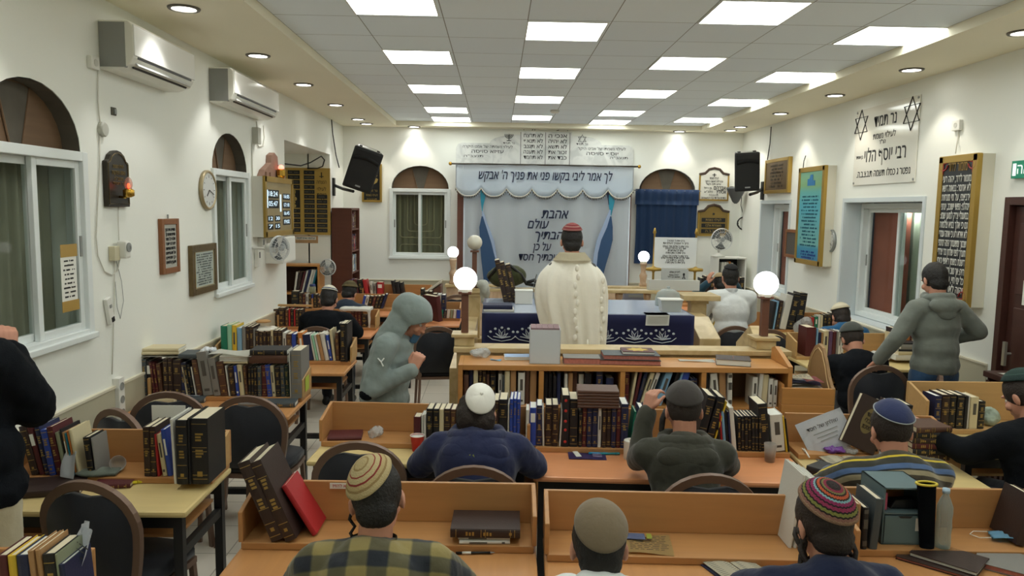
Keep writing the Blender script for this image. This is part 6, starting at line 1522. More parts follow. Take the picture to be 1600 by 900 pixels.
tl = link('prayer_shawl', me, WOOL, p13); s_ = tl.modifiers.new('thick', 'SOLIDIFY'); s_.thickness = .006
ss_ = tl.modifiers.new('sub', 'SUBSURF'); ss_.levels = ss_.render_levels = 1
m = MB(); m.grid(lambda u, v: ((.098+.055*v)*math.sin(R(-100+200*u)), -(.085+.05*v)*math.cos(R(-100+200*u))-.008, nz+.052-.062*v), 20, 4, thick=.008); m.out('shawl_neckband', cloth('cream_neckband', (206, 198, 174)), tl, True)
m = MB()
for sx_, zt_, zb_ in ((.02, nz-.06, nz-.60), (.235, nz-.16, nz-.78)):
    for k_ in range(9): m.sph((sx_+.012*math.sin(k_*2), -.205 if sx_ < .1 else -.12, zt_+(zb_-zt_)*k_/8), (.016, .010, .028), 8)
m.out('shawl_ruffle', WOOL, tl, True)
m = MB()
for (x_, y_, z0_, z1_) in ((-.17, -.10, nz-.75, nz-1.05), (.12, -.16, nz-.62, nz-1.02), (.26, -.08, nz-.80, nz-1.06)): m.tube([(x_, y_, z0_), (x_+.006, y_-.03, (z0_+z1_)/2), (x_-.004, y_-.03, z1_)], .006, 6)
m.out('tassel', WOOL, tl, True)
m = MB(); m.grid(lambda u, v: (-.27-.03*math.sin(v*3), -.02+.10*u, 1.30+.28*v), 6, 8, thick=.02); m.out('grey_sleeve', cloth('grey_suit', (70, 72, 74)), p13, True)
# ================================================================ BOOKS
PAL = dict(k=('black', (24, 24, 28)), n=('navy', (28, 36, 72)), m=('maroon', (82, 28, 32)), b=('brown', (86, 56, 42)), d=('dark brown', (50, 34, 30)), g=('grey', (128, 126, 122)), w=('white', (208, 206, 198)),
           c=('cream', (204, 192, 156)), t=('tan', (168, 128, 86)), u=('blue', (42, 70, 160)), l=('light blue', (122, 164, 196)), G=('green', (22, 118, 92)), M=('pale green', (146, 200, 172)), y=('yellow', (212, 178, 52)),
           r=('red', (168, 34, 40)), o=('orange', (202, 124, 54)), p=('purple', (88, 62, 96)), e=('teal', (22, 116, 136)), s=('slate', (70, 78, 82)), D=('dark green', (34, 54, 46)), v=('grey-green', (136, 142, 116)))
BM = {c: mat('cover_'+n.replace(' ', '_').replace('-', '_'), rgb, .5, bump=.12, bscale=150) for c, (n, rgb) in PAL.items()}
PGM = mat('page_block', (214, 204, 178), .85); PGW = mat('white_page_block', (222, 222, 214), .85); PGR = mat('red_marbled_edge', (176, 110, 98), .8, var=.35, vscale=60)
GILT = mat('gilt', (168, 140, 78), .4, metal=.5); DKP = mat('dark_print', (44, 42, 44), .7)
def ordn(k):
    T = {2: 'twenty', 3: 'thirty', 4: 'forty'}
    if k < 20: return ORD[k]
    q, r_ = divmod(k+1, 10)
    return (T[q]+'-'+ORD[r_-1]) if r_ else {2: 'twentieth', 3: 'thirtieth', 4: 'fortieth'}[q]
def book(t, h, d, code, style=None, label='', group=None, pages=None, name='book'):
    """standing on z=0, spine at y=0 facing -y, thickness 0..t along x; the cover is the thing itself"""
    e = min(.0025, t*.2); m = MB()
    m.bb(0, e, .004, d, 0, h); m.bb(t-e, t, .004, d, 0, h)
    n = 5; pf = [(0, .006)]+[(t/2-t/2*math.cos(math.pi*i/n), .006-.006*math.sin(math.pi*i/n)) for i in range(1, n)]+[(t, .006), (t-e, .009), (e, .009)]
    m.prism([(a, b) for a, b in pf], 0, h, 'xy')
    o = m.out(name, BM[code], None); tag(o, label, 'book', group)
    MB().bb(e, t-e, .009, d-.004, .003, h-.004).out('pages', pages or (PGW if code in 'wnul' else PGM), o)
    style = style if style is not None else ('g' if code in 'kmbdnDs' else 'w')
    if style == 'g' and t > .009:
        m = MB(); y = -.0008
        for f in random.choice(((.06, .22, .40, .80, .94), (.10, .3, .62, .9), (.08, .14, .5, .56, .92))): m.bb(t*.08, t*.92, y, .004, h*f-.0012, h*f+.0012)
        for k in range(random.choice((1, 2, 2))):
            z = h*(.72, .47)[k]; hh = h*.035
            for q in range(3): m.bb(t*.28, t*random.uniform(.6, .75), y, .003, z+(q-1)*hh*1.3-hh*.4, z+(q-1)*hh*1.3+hh*.4)
        m.bb(t*.35, t*.65, y, .003, h*.12, h*.12+t*.3); m.out('spine_lettering', GILT, o)
    elif style == 'w' and t > .008:
        m = MB(); m.bb(t*.3, t*.7, -.0008, .003, h*.45, h*.8)
        if random.random() < .6: m.bb(t*.25, t*.75, -.0008, .003, h*.1, h*.16)
        m.out('spine_lettering', DKP if code not in 'GueroptD' else PAPER, o)
    elif style == 'x':     # labelled binder
        MB().bb(t*.15, t*.85, -.0012, .003, h*.62, h*.86).out('spine_label', PAPER, o)
    elif style == 'R':     # red ornaments on black
        m = MB()
        for f in (.1, .33, .5, .7, .9): m.sph((t/2, -.0005, h*f), (t*.22, .002, t*.22), 6)
        m.out('spine_lettering', mat('red_stamp', (190, 50, 44), .5), o)
    elif style == 'B':
        m = MB()
        for f, q in ((.08, .2), (.5, .72), (.86, .95)): m.bb(t*.12, t*.88, -.001, .003, h*f, h*q)
        m.out('spine_label', DKP, o)
    return o
def place(o, P, rz, lean=0, tip=0, t=0):
    """stand book o with its resting lower corner at P; lean >0 tips the top to the right"""
    Mx = Matrix.Translation(P) @ Matrix.Rotation(rz, 4, 'Z') @ Matrix.Rotation(R(lean), 4, 'Y') @ Matrix.Rotation(R(tip), 4, 'X')
    if lean > 0: Mx = Matrix.Translation(P) @ Matrix.Rotation(rz, 4, 'Z') @ Matrix.Translation((t*math.cos(R(lean)), 0, 0)) @ Matrix.Rotation(R(lean), 4, 'Y') @ Matrix.Translation((-t, 0, 0))
    o.matrix_world = Mx
def plane_px(px, py, x0, y0, rz):
    d = ray(px, py); k = math.tan(rz); return CAM+d*((y0-x0*k)/(d.y-d.x*k))
FAR = []
def row(line, z, phrase, items, group, depth=.2, jit=.008, far=False):
    """line = (x0, y0, rz): front line the spines stand on; items = (px0, px1, ytop, colour[, lean[, style]])"""
    x0, y0, rz = line; n = len(items)
    for k, it in enumerate(items):
        px0, px1, yt, code = it[:4]; lean = it[4] if len(it) > 4 else 0; style = it[5] if len(it) > 5 else None
        A = plane_px(px0, yt, x0, y0, rz); B = plane_px(px1, yt, x0, y0, rz)
        t = max(.006, ((B-A).xy.length-.0012)*math.cos(R(lean))); h = (A.z-z)/math.cos(R(lean))
        h = max(.1, h*random.uniform(.985, 1.01))
        sz = 'thick ' if t > .05 else 'slim ' if t < .016 else ''
        st = {'g': 'gilt-banded ', 'x': 'labelled ', 'R': 'red-stamped '}.get(style or ('g' if code in 'kmbdnDs' and t > .009 else ''), '')
        lab = '%s%s %sbook, %s from left %s' % (sz, PAL[code][0], st, ordn(k), phrase)
        if len(lab.split()) > 16: lab = '%s book, %s from left %s' % (PAL[code][0], ordn(k), phrase)
        o = book(t, h, min(depth, h*.72), code, style, lab, group)
        jx = random.uniform(0, jit)
        P = Vector((A.x-math.sin(rz)*jx, A.y+math.cos(rz)*jx, z+.0005))
        place(o, P, rz, lean, 0, t)
        if far: FAR.append(o)
def dline(key, off=.012):
    cx, cy, rz, f, d = DESK[key]; return (cx-math.sin(rz)*(f+off), cy+math.cos(rz)*(f+off), rz)
LZ = .7805
row(dline('dLA'), LZ, 'in the left group on the cream-topped left desk', [(44, 56, 669, 'd', -12), (56, 64.5, 669, 'm', -12, 'x'), (65, 73, 668, 'n', -10), (73.5, 84, 672, 'u', -9, 'g'), (85, 95, 668, 'm', -10), (96, 102, 676, 'v', -9, ''), (102.5, 106, 673, 'k', -9, ''), (106.5, 110, 676, 't', -9), (110.5, 113, 678, 'e', -9, ''), (113.5, 117, 675, 'o', -9, ''), (117.5, 123, 672, 'c', -9, ''), (135, 145, 684, 'k', -6), (146, 149, 685, 'g', -5, '')], 'books on the cream-topped left desk')
row(dline('dLA'), LZ, 'in the right group on the cream-topped left desk', [(222, 232.5, 668, 'd'), (233, 242, 668, 'd'), (243, 247, 678, 'r', -3, ''), (251, 258, 681, 'c', -7), (258.5, 266, 672, 'u', -7, 'w')], 'books on the cream-topped left desk')
l_ = dline('dLA', -.09)
row(l_, LZ, 'among the big volumes at the cream desk end', [(267.5, 272, 657, 'w', -2, ''), (273, 291, 657, 'k'), (291.5, 295, 654, 'k', 0, ''), (295.5, 323, 655, 'k')], 'big volumes at the cream desk end', .29)
row(dline('dLB'), LZ, 'in the row on the second left desk', [(215, 220, 564, 't', 0, ''), (220.5, 227, 562, 's'), (227.5, 235, 564, 'k', 0, 'x'), (237, 241.5, 566, 'm', -6), (242, 246, 568, 'm', -6), (246.5, 253, 569, 'b', -5), (253.5, 261, 561, 'd'), (261.5, 268, 561, 'd'), (268.5, 281, 563, 'd'), (281.5, 288, 567, 'n'), (289, 292, 573, 'c', -8), (292.5, 297, 570, 'k', -8), (297.5, 302, 571, 'k', -8), (303, 305, 574, 'w', -8, ''), (306, 314, 563, 'b', -8), (315, 331, 551, 'g', -8), (332, 343, 561, 'g', -8), (344, 355, 566, 'b', -8), (356, 358, 572, 'w', -6, ''), (359, 367, 573, 'd', -5), (368, 373, 573, 'u', -5), (374, 381, 571, 'c', -5), (382, 386.5, 572, 'b', -4), (387, 391, 574, 'k'), (391.5, 396, 574, 'k'), (396.5, 401, 573, 'k'), (401.5, 407.5, 573, 's'), (408, 416, 572, 'm'), (417, 424, 571, 'u', -4, 'g'), (424.5, 430, 572, 'c', -4), (430.5, 438, 573, 'k', -2), (438.5, 445, 572, 's', -2), (445.5, 451, 572, 'D', -2)], 'books in the row on the second left desk')
row(dline('dLB', -.02), LZ, 'at the aisle end of the second left desk', [(451.5, 453.5, 549, 'w', -1, ''), (454, 470, 547, 'g', 0, 'g')], 'slipcased volume on the second left desk', .23)
row(dline('dLC'), LZ, 'in the row on the third left desk', [(344, 354, 509, 'G', 0, ''), (354.5, 361.5, 508, 'M', 0, ''), (362, 369, 509, 'y', 0, 'w'), (369.5, 377, 513, 'l', 0, ''), (377.5, 383, 511, 'g', 0, ''), (383.5, 389, 511, 'd'), (389.5, 395, 511, 'd'), (395.5, 398, 514, 'g', 0, ''), (398.5, 404, 517, 'd'), (404.5, 410, 517, 'd'), (410.5, 416, 517, 'd'), (416.5, 422, 517, 'd'), (422.5, 426, 515, 'c'), (426.5, 433, 516, 'd'), (433.5, 440, 516, 'd'), (441, 446.5, 520, 'w'), (447, 455, 522, 'b'), (455.5, 462, 522, 'u', 0, ''), (462.5, 467, 522, 'd'), (468, 476, 520, 'o', -5), (477, 489, 524, 'n', -7, ''), (490, 493, 523, 'w', -11, ''), (493.5, 497, 524, 'M', -11, ''), (497.5, 501, 524, 'w', -11, ''), (501.5, 507, 524, 't', -11, ''), (507.5, 514, 522, 'w', -11, ''), (514.5, 519, 525, 'u', -9, 'w'), (520, 524, 516, 'c', -7, ''), (524.5, 530, 520, 'b', -2)], 'books in the row on the third left desk')
row(dline('dLC', -.02), LZ, 'at the aisle end of the third left desk', [(531, 539, 505, 'k'), (539.3, 542.5, 506, 'k', 0, '')], 'tall volumes on the third left desk', .23)
row(dline('dLD'), LZ, 'in the row left of the man in black jacket', [(411, 415.5, 487, 'p', 0, ''), (416, 424, 472, 'G', 0, ''), (424.5, 434, 483, 'd'), (434.5, 444, 481, 'd'), (445, 450, 484, 'b'), (450.5, 453, 483, 'r', 0, ''), (453.5, 458, 483, 'k'), (458.5, 461, 484, 'r', 0, ''), (461.5, 466, 484, 'd'), (466.5, 472, 484, 'k')], 'books left of the man in black jacket')
row(dline('dLD'), LZ, 'in the group right of the man in black jacket', [(548, 553, 487, 'm'), (553.5, 558.5, 487, 'm'), (559, 564, 487, 'm'), (565, 573, 492, 'k')], 'books right of the man in black jacket')
row(dline('dLE'), LZ, 'in the row at the alcove desk', [(455, 466, 455, 'k'), (466.5, 472, 458, 'd'), (472.5, 477, 460, 'm'), (477.5, 481.5, 459, 'w'), (482, 486, 460, 'd'), (486.5, 489, 460, 'u', 0, ''), (489.5, 495, 460, 'k'), (495.5, 500, 461, 'd')], 'books at the alcove desk', far=True)
row(dline('dLE'), LZ, 'in the leaning group by the olive-capped man', [(564, 568, 463, 'u', 12, ''), (568.5, 573, 463, 'w', 12), (573.5, 579, 463, 'k', 12), (579.5, 584, 463, 'm', 14), (584.5, 589, 463, 'k', 16), (589.5, 594, 462, 'k', 18), (594.5, 598, 460, 'n', 18, '')], 'leaning books at the olive-capped man', far=True)
row(dline('dLF'), LZ, 'in the group before the tall brown bookcase', [(551, 556, 437, 'p', -12, ''), (557, 562, 437, 'm', -12), (563, 570, 438, 'k', -12), (571, 577, 438, 'r', -10, ''), (579, 583, 441, 'w', -5), (583.5, 588, 443, 'g', -3), (589, 598, 441, 'r', 0, 'x'), (615, 620, 439, 'k', -10, ''), (621, 627, 441, 'k', -10, ''), (628, 633, 442, 'k', -10, '')], 'books before the tall brown bookcase', far=True)
row(dline('dLG'), LZ, 'in the group behind the hooded man', [(657, 662, 452, 'k'), (663, 669, 455, 'k'), (669.5, 675, 456, 'd'), (676, 683, 459, 'k'), (683.5, 689, 460, 'w'), (690, 696, 461, 'n')], 'books behind the hooded man', far=True)
# bookcase, four bays
BK = (.86, 4.815, 0.); SZ = .8255
row(BK, SZ, 'in the first bay of the low bookcase', [(725, 732.5, 586, 'b', 0, ''), (733, 739, 578, 'n', 0, ''), (740, 747, 578, 'c', 0, ''), (747.5, 753.5, 578, 'd'), (754, 760, 578, 'd'), (760.5, 765, 586, 'b', 0, ''), (766, 775, 586, 'k'), (779, 785, 585, 'w', 0, 'w'), (785.5, 788.5, 586, 's', 0, ''), (789, 797, 580, 'c', 0, ''), (798, 807, 579, 't', 0, ''), (810, 820.5, 583, 'w', 0, 'w'), (821, 828, 580, 'b', 0, ''), (829, 839, 580, 't', 0, '')], 'books in the first bookcase bay', .24, .03)
row(BK, SZ, 'in the second bay of the low bookcase', [(851, 858, 585, 'k', 0, ''), (858.5, 864, 586, 'k', 0, ''), (865, 870, 588, 'k', 0, ''), (871, 877, 584, 'n', 0, ''), (883, 888, 585, 'w', 0, ''), (889, 896, 584, 't', 0, ''), (896.5, 904, 583, 'b', 0, ''), (906, 914, 588, 'w', 0, ''), (915, 925, 585, 'k', 0, ''), (933, 943, 583, 'n'), (948, 960, 592, 'n', 0, '')], 'books in the second bookcase bay', .2, .06)
row(BK, SZ, 'in the third bay of the low bookcase', [(977, 985, 581, 'm'), (986, 990, 582, 'c', 8, ''), (990.5, 995, 582, 'm', 10, ''), (995.5, 1001, 582, 'n', 14, 'w'), (1002, 1009, 583, 'c', 17), (1010, 1016, 584, 'w', 18), (1026, 1037, 583, 'l', 17, 'w'), (1045, 1050, 582, 'k', 15, ''), (1052, 1055, 582, 'l', 15, ''), (1056, 1067, 580, 'u', 14, ''), (1080, 1085.5, 592, 'n'), (1086, 1091, 592, 'n')], 'books in the third bookcase bay', .22, .02)
row(BK, SZ, 'in the fourth bay of the low bookcase', [(1104, 1109, 582, 'k', 0, ''), (1111, 1115, 594, 'w', 0, ''), (1117, 1128, 584, 'w', -7, 'w'), (1129, 1139, 583, 't', -4, ''), (1140, 1147, 583, 'w', -2, 'B'), (1177, 1185, 590, 'w'), (1186, 1192, 584, 'w', 3, ''), (1193, 1202, 586, 'c', 2, ''), (1203, 1210, 592, 'w'), (1211, 1217, 595, 'w')], 'books in the fourth bookcase bay', .22, .02)
# second row of desks
row(dline('dU1'), LZ, 'in the row on the left second-row desk', [(646, 657, 652, 'm', 0, ''), (658, 661.5, 649, 'w', 0, ''), (662, 665.5, 648, 'w', 0, ''), (666, 676, 639, 'k'), (677, 686, 639, 'k'), (686.5, 693.5, 640, 'c', 0, ''), (694, 703.5, 640, 'd'), (704, 712, 641, 'b'), (713, 722, 640, 'd'), (723, 733, 638, 'k'), (734, 745, 638, 'd'), (746, 757, 636, 'k'), (758, 770, 634, 'd'), (771, 779.5, 626, 'd'), (780, 793, 624, 'k'), (793.5, 796, 632, 'w', 0, ''), (797, 802, 624, 'u', 0, 'g'), (802.5, 807.5, 624, 'u', 0, 'g'), (808, 813, 624, 'u', 0, 'g')], 'books on the left second-row desk')
row(dline('dU2'), LZ, 'in the row left of the olive hoodie', [(822, 827, 641, 'w', 0, ''), (828, 838.5, 638, 'u', 0, 'x'), (839, 848, 634, 'n'), (849, 852, 640, 'w', -2, ''), (853, 863, 633, 'd'), (863.5, 873, 633, 'd'), (874.5, 877.5, 640, 'w', 3, ''), (879, 890.5, 617, 'k', 0, 'R'), (891, 904, 624, 'k'), (905, 910.5, 646, 'k'), (911, 917.5, 638, 'm'), (918, 926, 638, 'n'), (926.5, 935, 638, 'n'), (935.5, 941, 638, 'w', 0, 'w'), (942, 948.5, 638, 'd'), (949, 956, 638, 'd'), (956.5, 964, 638, 'n'), (964.5, 971, 638, 'm'), (971.5, 983, 632, 'n'), (986, 989, 644, 'G', 6, ''), (991, 1000, 640, 'n', 8, ''), (1003, 1013, 640, 'n', 6, '')], 'books left of the olive hoodie')
row(dline('dU2'), LZ, 'in the row right of the olive hoodie', [(1088, 1101, 620, 'k', 12), (1102, 1114, 622, 'k', 14), (1115, 1118, 628, 'y', 14, ''), (1126, 1130, 643, 'k', -6, ''), (1130.5, 1133.5, 645, 'r', -6, ''), (1134, 1138.5, 643, 'l', -6, ''), (1139, 1143, 642, 'k', -6, ''), (1143.5, 1147, 644, 'n', -6, ''), (1148, 1155, 637, 'w', -7, ''), (1156, 1161, 651, 'k', -3), (1161.5, 1166.5, 651, 'k', -3), (1167, 1172, 651, 'k', -3), (1172.5, 1177.5, 651, 'k', -3), (1178, 1183, 651, 'k', -3), (1183.5, 1188.5, 651, 'k', -3), (1189, 1193, 651, 'k', -3), (1194, 1209, 633, 'k', -7), (1211, 1231, 649, 'w', -7, 'w'), (1232, 1235, 652, 'y', -9, ''), (1235.5, 1238, 655, 'k', -9, '')], 'books right of the olive hoodie')
# right side desks
row(dline('dRE'), LZ, 'in the row on the desk by the dark door', [(1463, 1473, 619, 'n'), (1474, 1486, 617, 'd'), (1487, 1497, 617, 'k'), (1498, 1509, 618, 'k'), (1510, 1515, 619, 'k', 0, ''), (1515.5, 1518, 619, 'w', 0, ''), (1518.5, 1531, 621, 'c', 0, 'w'), (1532, 1542, 628, 'k')], 'books on the desk by the dark door')
row(dline('dRF'), LZ, 'in the row left of the slate kippa', [(1261, 1276, 512, 'm', 0, ''), (1277, 1280, 514, 'l', 0, ''), (1280.5, 1284.5, 520, 'n', 0, ''), (1285, 1287.5, 520, 't', 0, ''), (1288, 1296, 518, 'c'), (1296.5, 1302, 518, 'p', 0, ''), (1302.5, 1308, 519, 'm', 0, ''), (1308.5, 1311, 518, 'g', 0, ''), (1311.5, 1315.5, 518, 'w'), (1316, 1320.5, 519, 'w')], 'books left of the slate kippa')
row(dline('dRF'), LZ, 'in the group behind the standing hoodie man', [(1397, 1403, 521, 'c', 0, ''), (1404, 1412, 515, 'd', -4), (1412.5, 1416, 519, 'y', -2, ''), (1416.5, 1423, 519, 'o', 0, ''), (1423.5, 1429, 521, 'm'), (1429.5, 1435, 516, 'k')], 'books beside the standing hoodie man')
row(dline('dRG'), LZ, 'in the row behind the white knitted kippa', [(1268, 1273, 496, 'r', 0, ''), (1273.5, 1279, 495, 'G', 0, 'w'), (1279.5, 1283, 493, 'w', 0, ''), (1283.5, 1287, 493, 'c', 0, ''), (1288, 1293, 492, 'k'), (1293.5, 1300, 491, 'k'), (1301, 1308, 490, 'd'), (1309, 1320, 482, 'k')], 'books behind the white knitted kippa')
row(dline('dRG'), LZ, 'in the leaning group behind the right globe lamp', [(1205, 1209, 472, 'k', 7, ''), (1210, 1213, 471, 'l', 7, ''), (1214, 1219, 470, 'd', 8), (1221, 1231, 462, 'w', 10, ''), (1232, 1243, 461, 'k', 10), (1245, 1257, 459, 'k', 6)], 'leaning books behind the right globe lamp')
row(dline('dRI', .0), LZ, 'beside the white-shirted man', [(1103, 1108, 480, 'g', 18, 'B'), (1108.5, 1113, 480, 'w', 20, 'B'), (1114, 1119, 479, 'y', 22, '')], 'leaning books beside the white-shirted man', far=True)
row(dline('dRH'), LZ, 'by the man holding his head', [(1096, 1102, 434, 'k', 0, ''), (1103, 1109, 432, 'd'), (1110, 1117, 433, 'k'), (1150, 1156, 432, 'm'), (1157, 1164, 434, 'k')], 'books by the man holding his head', far=True)
# tall bookcase (spines face +x), alcove bookcase, white cabinet
for zi, (z, cs) in enumerate(((1.123, 'wlnw'), (1.443, 'nrnm'), (1.763, 'pmdb'))):
    y = 11.10
    for k, c_ in enumerate(cs*2):
        t = random.uniform(.045, .06); h = random.uniform(.2, .27)
        o = book(t, h, .17, c_, None, '%s book, %s from the camera on the %s visible shelf of the tall bookcase' % (PAL[c_][0], ORD[k], ('lowest', 'middle', 'top')[zi]), 'books in the tall bookcase')
        place(o, Vector((XL+.02+pxb.x-XL-.02-.03, y, z+.0005)), R(90)); FAR.append(o); y += t+.003
    for ob in []: pass
row(((ca.x+cb.x)/2, 10.68, 0), .866, 'on the alcove bookcase shelf', [(458, 461, 425, 'w', 8, ''), (461.5, 466, 425, 'd', 12, ''), (466.5, 470, 424, 'm', 14, ''), (470.5, 473, 423, 'w', 14, ''), (473.5, 477, 422, 'n', 14, ''), (477.5, 481, 422, 'w', 15, ''), (481.5, 484, 422, 'w', 15, ''), (484.5, 487, 422, 'e', 15, '')], 'books on the alcove bookcase shelf', far=True)
row((wc.location.x, 11.33, 0), wc_z if False else aY(1136, 426, 11.3).z-.0, 'in the small white cabinet', [(1128, 1131.5, 410, 'w', 0, ''), (1132, 1135.5, 410, 'w', 0, ''), (1136, 1139, 410, 'w', 0, ''), (1139.5, 1142, 409, 'o', 0, ''), (1142.5, 1146, 411, 'w', 0, '')], 'books in the small white cabinet', far=True)

def merge_far(objs, name, label):
    """the many small far books, as one object"""
    b = bmesh.new(); ms = []
    for o in objs:
        for q in [o]+list(o.children):
            me = q.data.copy(); me.transform(o.matrix_world); k0 = len(b.faces); b.from_mesh(me); m_ = q.data.materials[0]
            if m_ not in ms: ms.append(m_)
            b.faces.ensure_lookup_table(); i = ms.index(m_)
            for f in b.faces[k0:]: f.material_index = i
            bpy.data.meshes.remove(me)
    me = bpy.data.meshes.new(name); b.to_mesh(me); b.free()
    for m_ in ms: me.materials.append(m_)
    for o in objs:
        for q in list(o.children): bpy.data.objects.remove(q)
        bpy.data.objects.remove(o)
    return tag(link(name, me, None), label, 'books', kind='stuff')
# ================================================================ LOOSE THINGS ON DESKS, BOOKCASE AND BIMA
def lying(label, P, t, h, d, code, rz=0, group=None, style=None, pages=None, tilt=(0, 0), flip=False):
    """book lying flat, spine towards the viewer; P = middle of its underside"""
    o = book(t, h, d, code, style, label, group, pages)
    o.matrix_world = Matrix.Translation(P) @ Matrix.Rotation(R(rz), 4, 'Z') @ Euler((R(tilt[0]), R(tilt[1]), R(180) if flip else 0)).to_matrix().to_4x4() @ Matrix.Translation((h/2, -d/2, 0)) @ Matrix.Rotation(R(-90), 4, 'Y')
    return o
def pt(px, py, z): return aZ(px, py, z)
def at(px, py, line, off, z):
    """point at pixel column px on a desk line set back by off, height z"""
    x0, y0, rz = line; p = plane_px(px, py, x0, y0+off, rz); return Vector((p.x, p.y, z))
def sheet(name, label, cat, P, w, d, m, rz=0, curl=.004, rot=None, group=None, t=.0015, lines=0):
    root = thing(name, label, cat, P, R(rz), group)
    if rot is not None: root.rotation_euler = rot
    MB().grid(lambda u, v: ((u-.5)*w, (v-.5)*d, curl*(math.sin(u*5+v*3)+1)), 10, 10, thick=t).out('page', m, root, True)
    if lines:
        q = MB()
        for k in range(lines):
            y = d*(.36-.72*k/max(1, lines-1)); x = -w*.38
            while x < w*.34:
                ln = random.uniform(.01, .03); q.box((x+ln/2, y, curl*2+t+.001), (ln, d*.012, .0008)); x += ln+.008
        q.out('print_lines', DKP, root)
    return root
def bag(name, label, cat, P, r, m, seed=0, squash=.7, fold=.05):
    random.seed(seed); b = MB()
    for k in range(7): b.sph((random.uniform(-.4, .4)*r, random.uniform(-.4, .4)*r, r*squash*random.uniform(.5, .9)), (r*random.uniform(.4, .6), r*random.uniform(.4, .6), r*squash*random.uniform(.45, .6)), 10)
    o = fuse(b, name, m, None, max(.006, r*.06), 2, fold, FUZZ if r < .08 else CLOUD); o.location = P; tag(o, label, cat); return o
CRINK = mat('crinkled_film', (214, 218, 220), .18, spec=.6, trans=.55, bump=.8, bscale=40, alpha=.75)
WFILM = mat('white_bag_film', (206, 208, 206), .35, trans=.2, bump=.6, bscale=40)
PCARD = mat('open_page', (222, 214, 190), .85)
def openbook(label, P, w, d, rz, cover='k', t=.02, wav=1.):
    o = thing('open_book', label, 'book', P, R(rz))
    MB().bb(-w, w, -d/2, d/2, 0, .004).out('cover', BM[cover], o)
    for s_ in (-1, 1):
        m = MB(); m.grid(lambda u, v: (s_*(.002+u*(w-.008)), (v-.5)*(d-.012), .0045+t*(.35+.65*math.sin(min(1, u*1.25+.15)*math.pi*.62))*(1-.55*u)), 12, 2, thick=.004); m.grid(lambda u, v: (s_*(w-.008)*u, -(d-.012)/2, .0045+v*t*.5*(1-.5*u)), 6, 1); m.out('page', PCARD, o, True)
    q = MB()
    for s_ in (-1, 1):
        for k in range(14): q.box((s_*w*.5, d*(.4-.8*k/13), .0045+t*.66), (w*.7, d*.012, .0006), (0, s_*R(4), 0))
    q.out('print_lines', mat('faint_print', (150, 146, 132), .8), o)
    return o
# --- front left desk: leaning volumes, red book, flat stack, pen
fA = dline('dA', .0)
def lean(label, px, py, line, off, t, h, d, code, a, style=None, z=LZ, pages=None, group=None, back=0):
    P = at(px, py, line, off, z); o = book(t, h, d, code, style, label, group, pages); place(o, P+Vector((0, 0, .0005)), line[2], a, back, t); return o
lean('thick dark brown gilt-spined volume leaning left against the front left desk end', 424, 850, fA, .0, .05, .34, .225, 'd', -22, 'g')
lean('second dark brown volume leaning on the first at the front left desk end', 446, 850, fA, .0, .045, .345, .23, 'd', -23, 'g')
lean('red hardback leaning against the dark brown volumes on front left desk', 488, 838, fA, .06, .02, .235, .17, 'r', -31, '')
P = at(757, 850, fA, .085, LZ)
lying('lower white thin book under the thick dark book, front left desk', P, .014, .20, .15, 'w', 1, None, 'w'); lying('upper white thin book under the thick dark book, front left desk', P+Vector((0, .01, .0145)), .011, .205, .15, 'w', -1, None, 'w')
lying('thick dark brown book lying on two thin white ones, front left desk', P+Vector((.005, .02, .026)), .036, .275, .19, 'd', -1, None, 'g')
pn = pt(742, 866, .751); t = thing('pen', 'black and white ballpoint pen on the front left desk', 'pen', pn+Vector((0, 0, .006)), R(2))
MB().cyl((-.075, 0, 0), (.06, 0, 0), .005, .0045, 10).out('barrel', BLACK, t, True); MB().cyl((-.05, 0, 0), (-.015, 0, 0), .0054, n=10).out('grip', WHITEP, t, True); MB().cyl((.06, 0, 0), (.078, 0, 0), .004, .001, 10).out('tip', GREYP, t)
sp = at(533, 754, fA, .22, .95); P = Vector((sp.x, DESK['dA'][1]+DESK['dA'][4]/2-.03, .935))
t = thing('paper_label', 'small white paper label with red lettering on the front left panel', 'label', P); MB().bb(-.045, .045, .004, .006, -.012, .012).out('paper', PAPER, t); text('lettering', 'לא להזיז', .02, mat('red_ink', (170, 30, 36), .7), t, (0, .0035, 0))
# --- front middle desk: newspaper
fB = dline('dB', 0)
P = at(1012, 850, fB, .1, LZ+.001); nw = sheet('newspaper', 'folded tan newspaper with blue picture lying on the front middle ledge', 'newspaper', P, .19, .17, mat('newsprint', (196, 164, 108), .85), -6, .004, lines=9)
q = MB(); q.box((-.05, .05, .012), (.085, .055, .001)); q.out('picture_print', mat('news_blue', (86, 98, 132), .7, var=.4, vscale=40), nw); q = MB(); q.box((.01, .055, .0125), (.02, .045, .001)); q.out('picture_print', mat('news_green', (150, 160, 60), .7), nw)
# --- front right desk
fC = dline('dC', 0)
openbook('open white-paged book on the front desk left of the navy polo', pt(1150, 892, .7515), .10, .19, 20, 'n')
for k, (px, a) in enumerate(((1232, 8), (1240, 9), (1247, 10), (1254, 11))):
    lean('white paper-bound booklet, %s from left in the bundle left of the multicoloured kippa' % ORD[k], px, 862, fC, .0, .012, .30-.01*k, .2, 'w', a, '', group='white booklets left of the multicoloured kippa')
lean('tan hardback right of the multicoloured kippa on the front right desk', 1336, 845, fC, 0, .016, .185, .15, 't', 0, '')
lean('black and grey patterned book right of the tan hardback, front right desk', 1347, 842, fC, 0, .022, .17, .15, 'k', 0, 'B')
lean('tall blue-grey book beside the grey document box, front right desk', 1360, 843, fC, 0, .03, .205, .17, 's', 4, '')
bx0, bx1 = at(1376, 840, fC, .05, LZ), at(1447, 840, fC, .05, LZ); w = (bx1-bx0).length*.97; h = .235
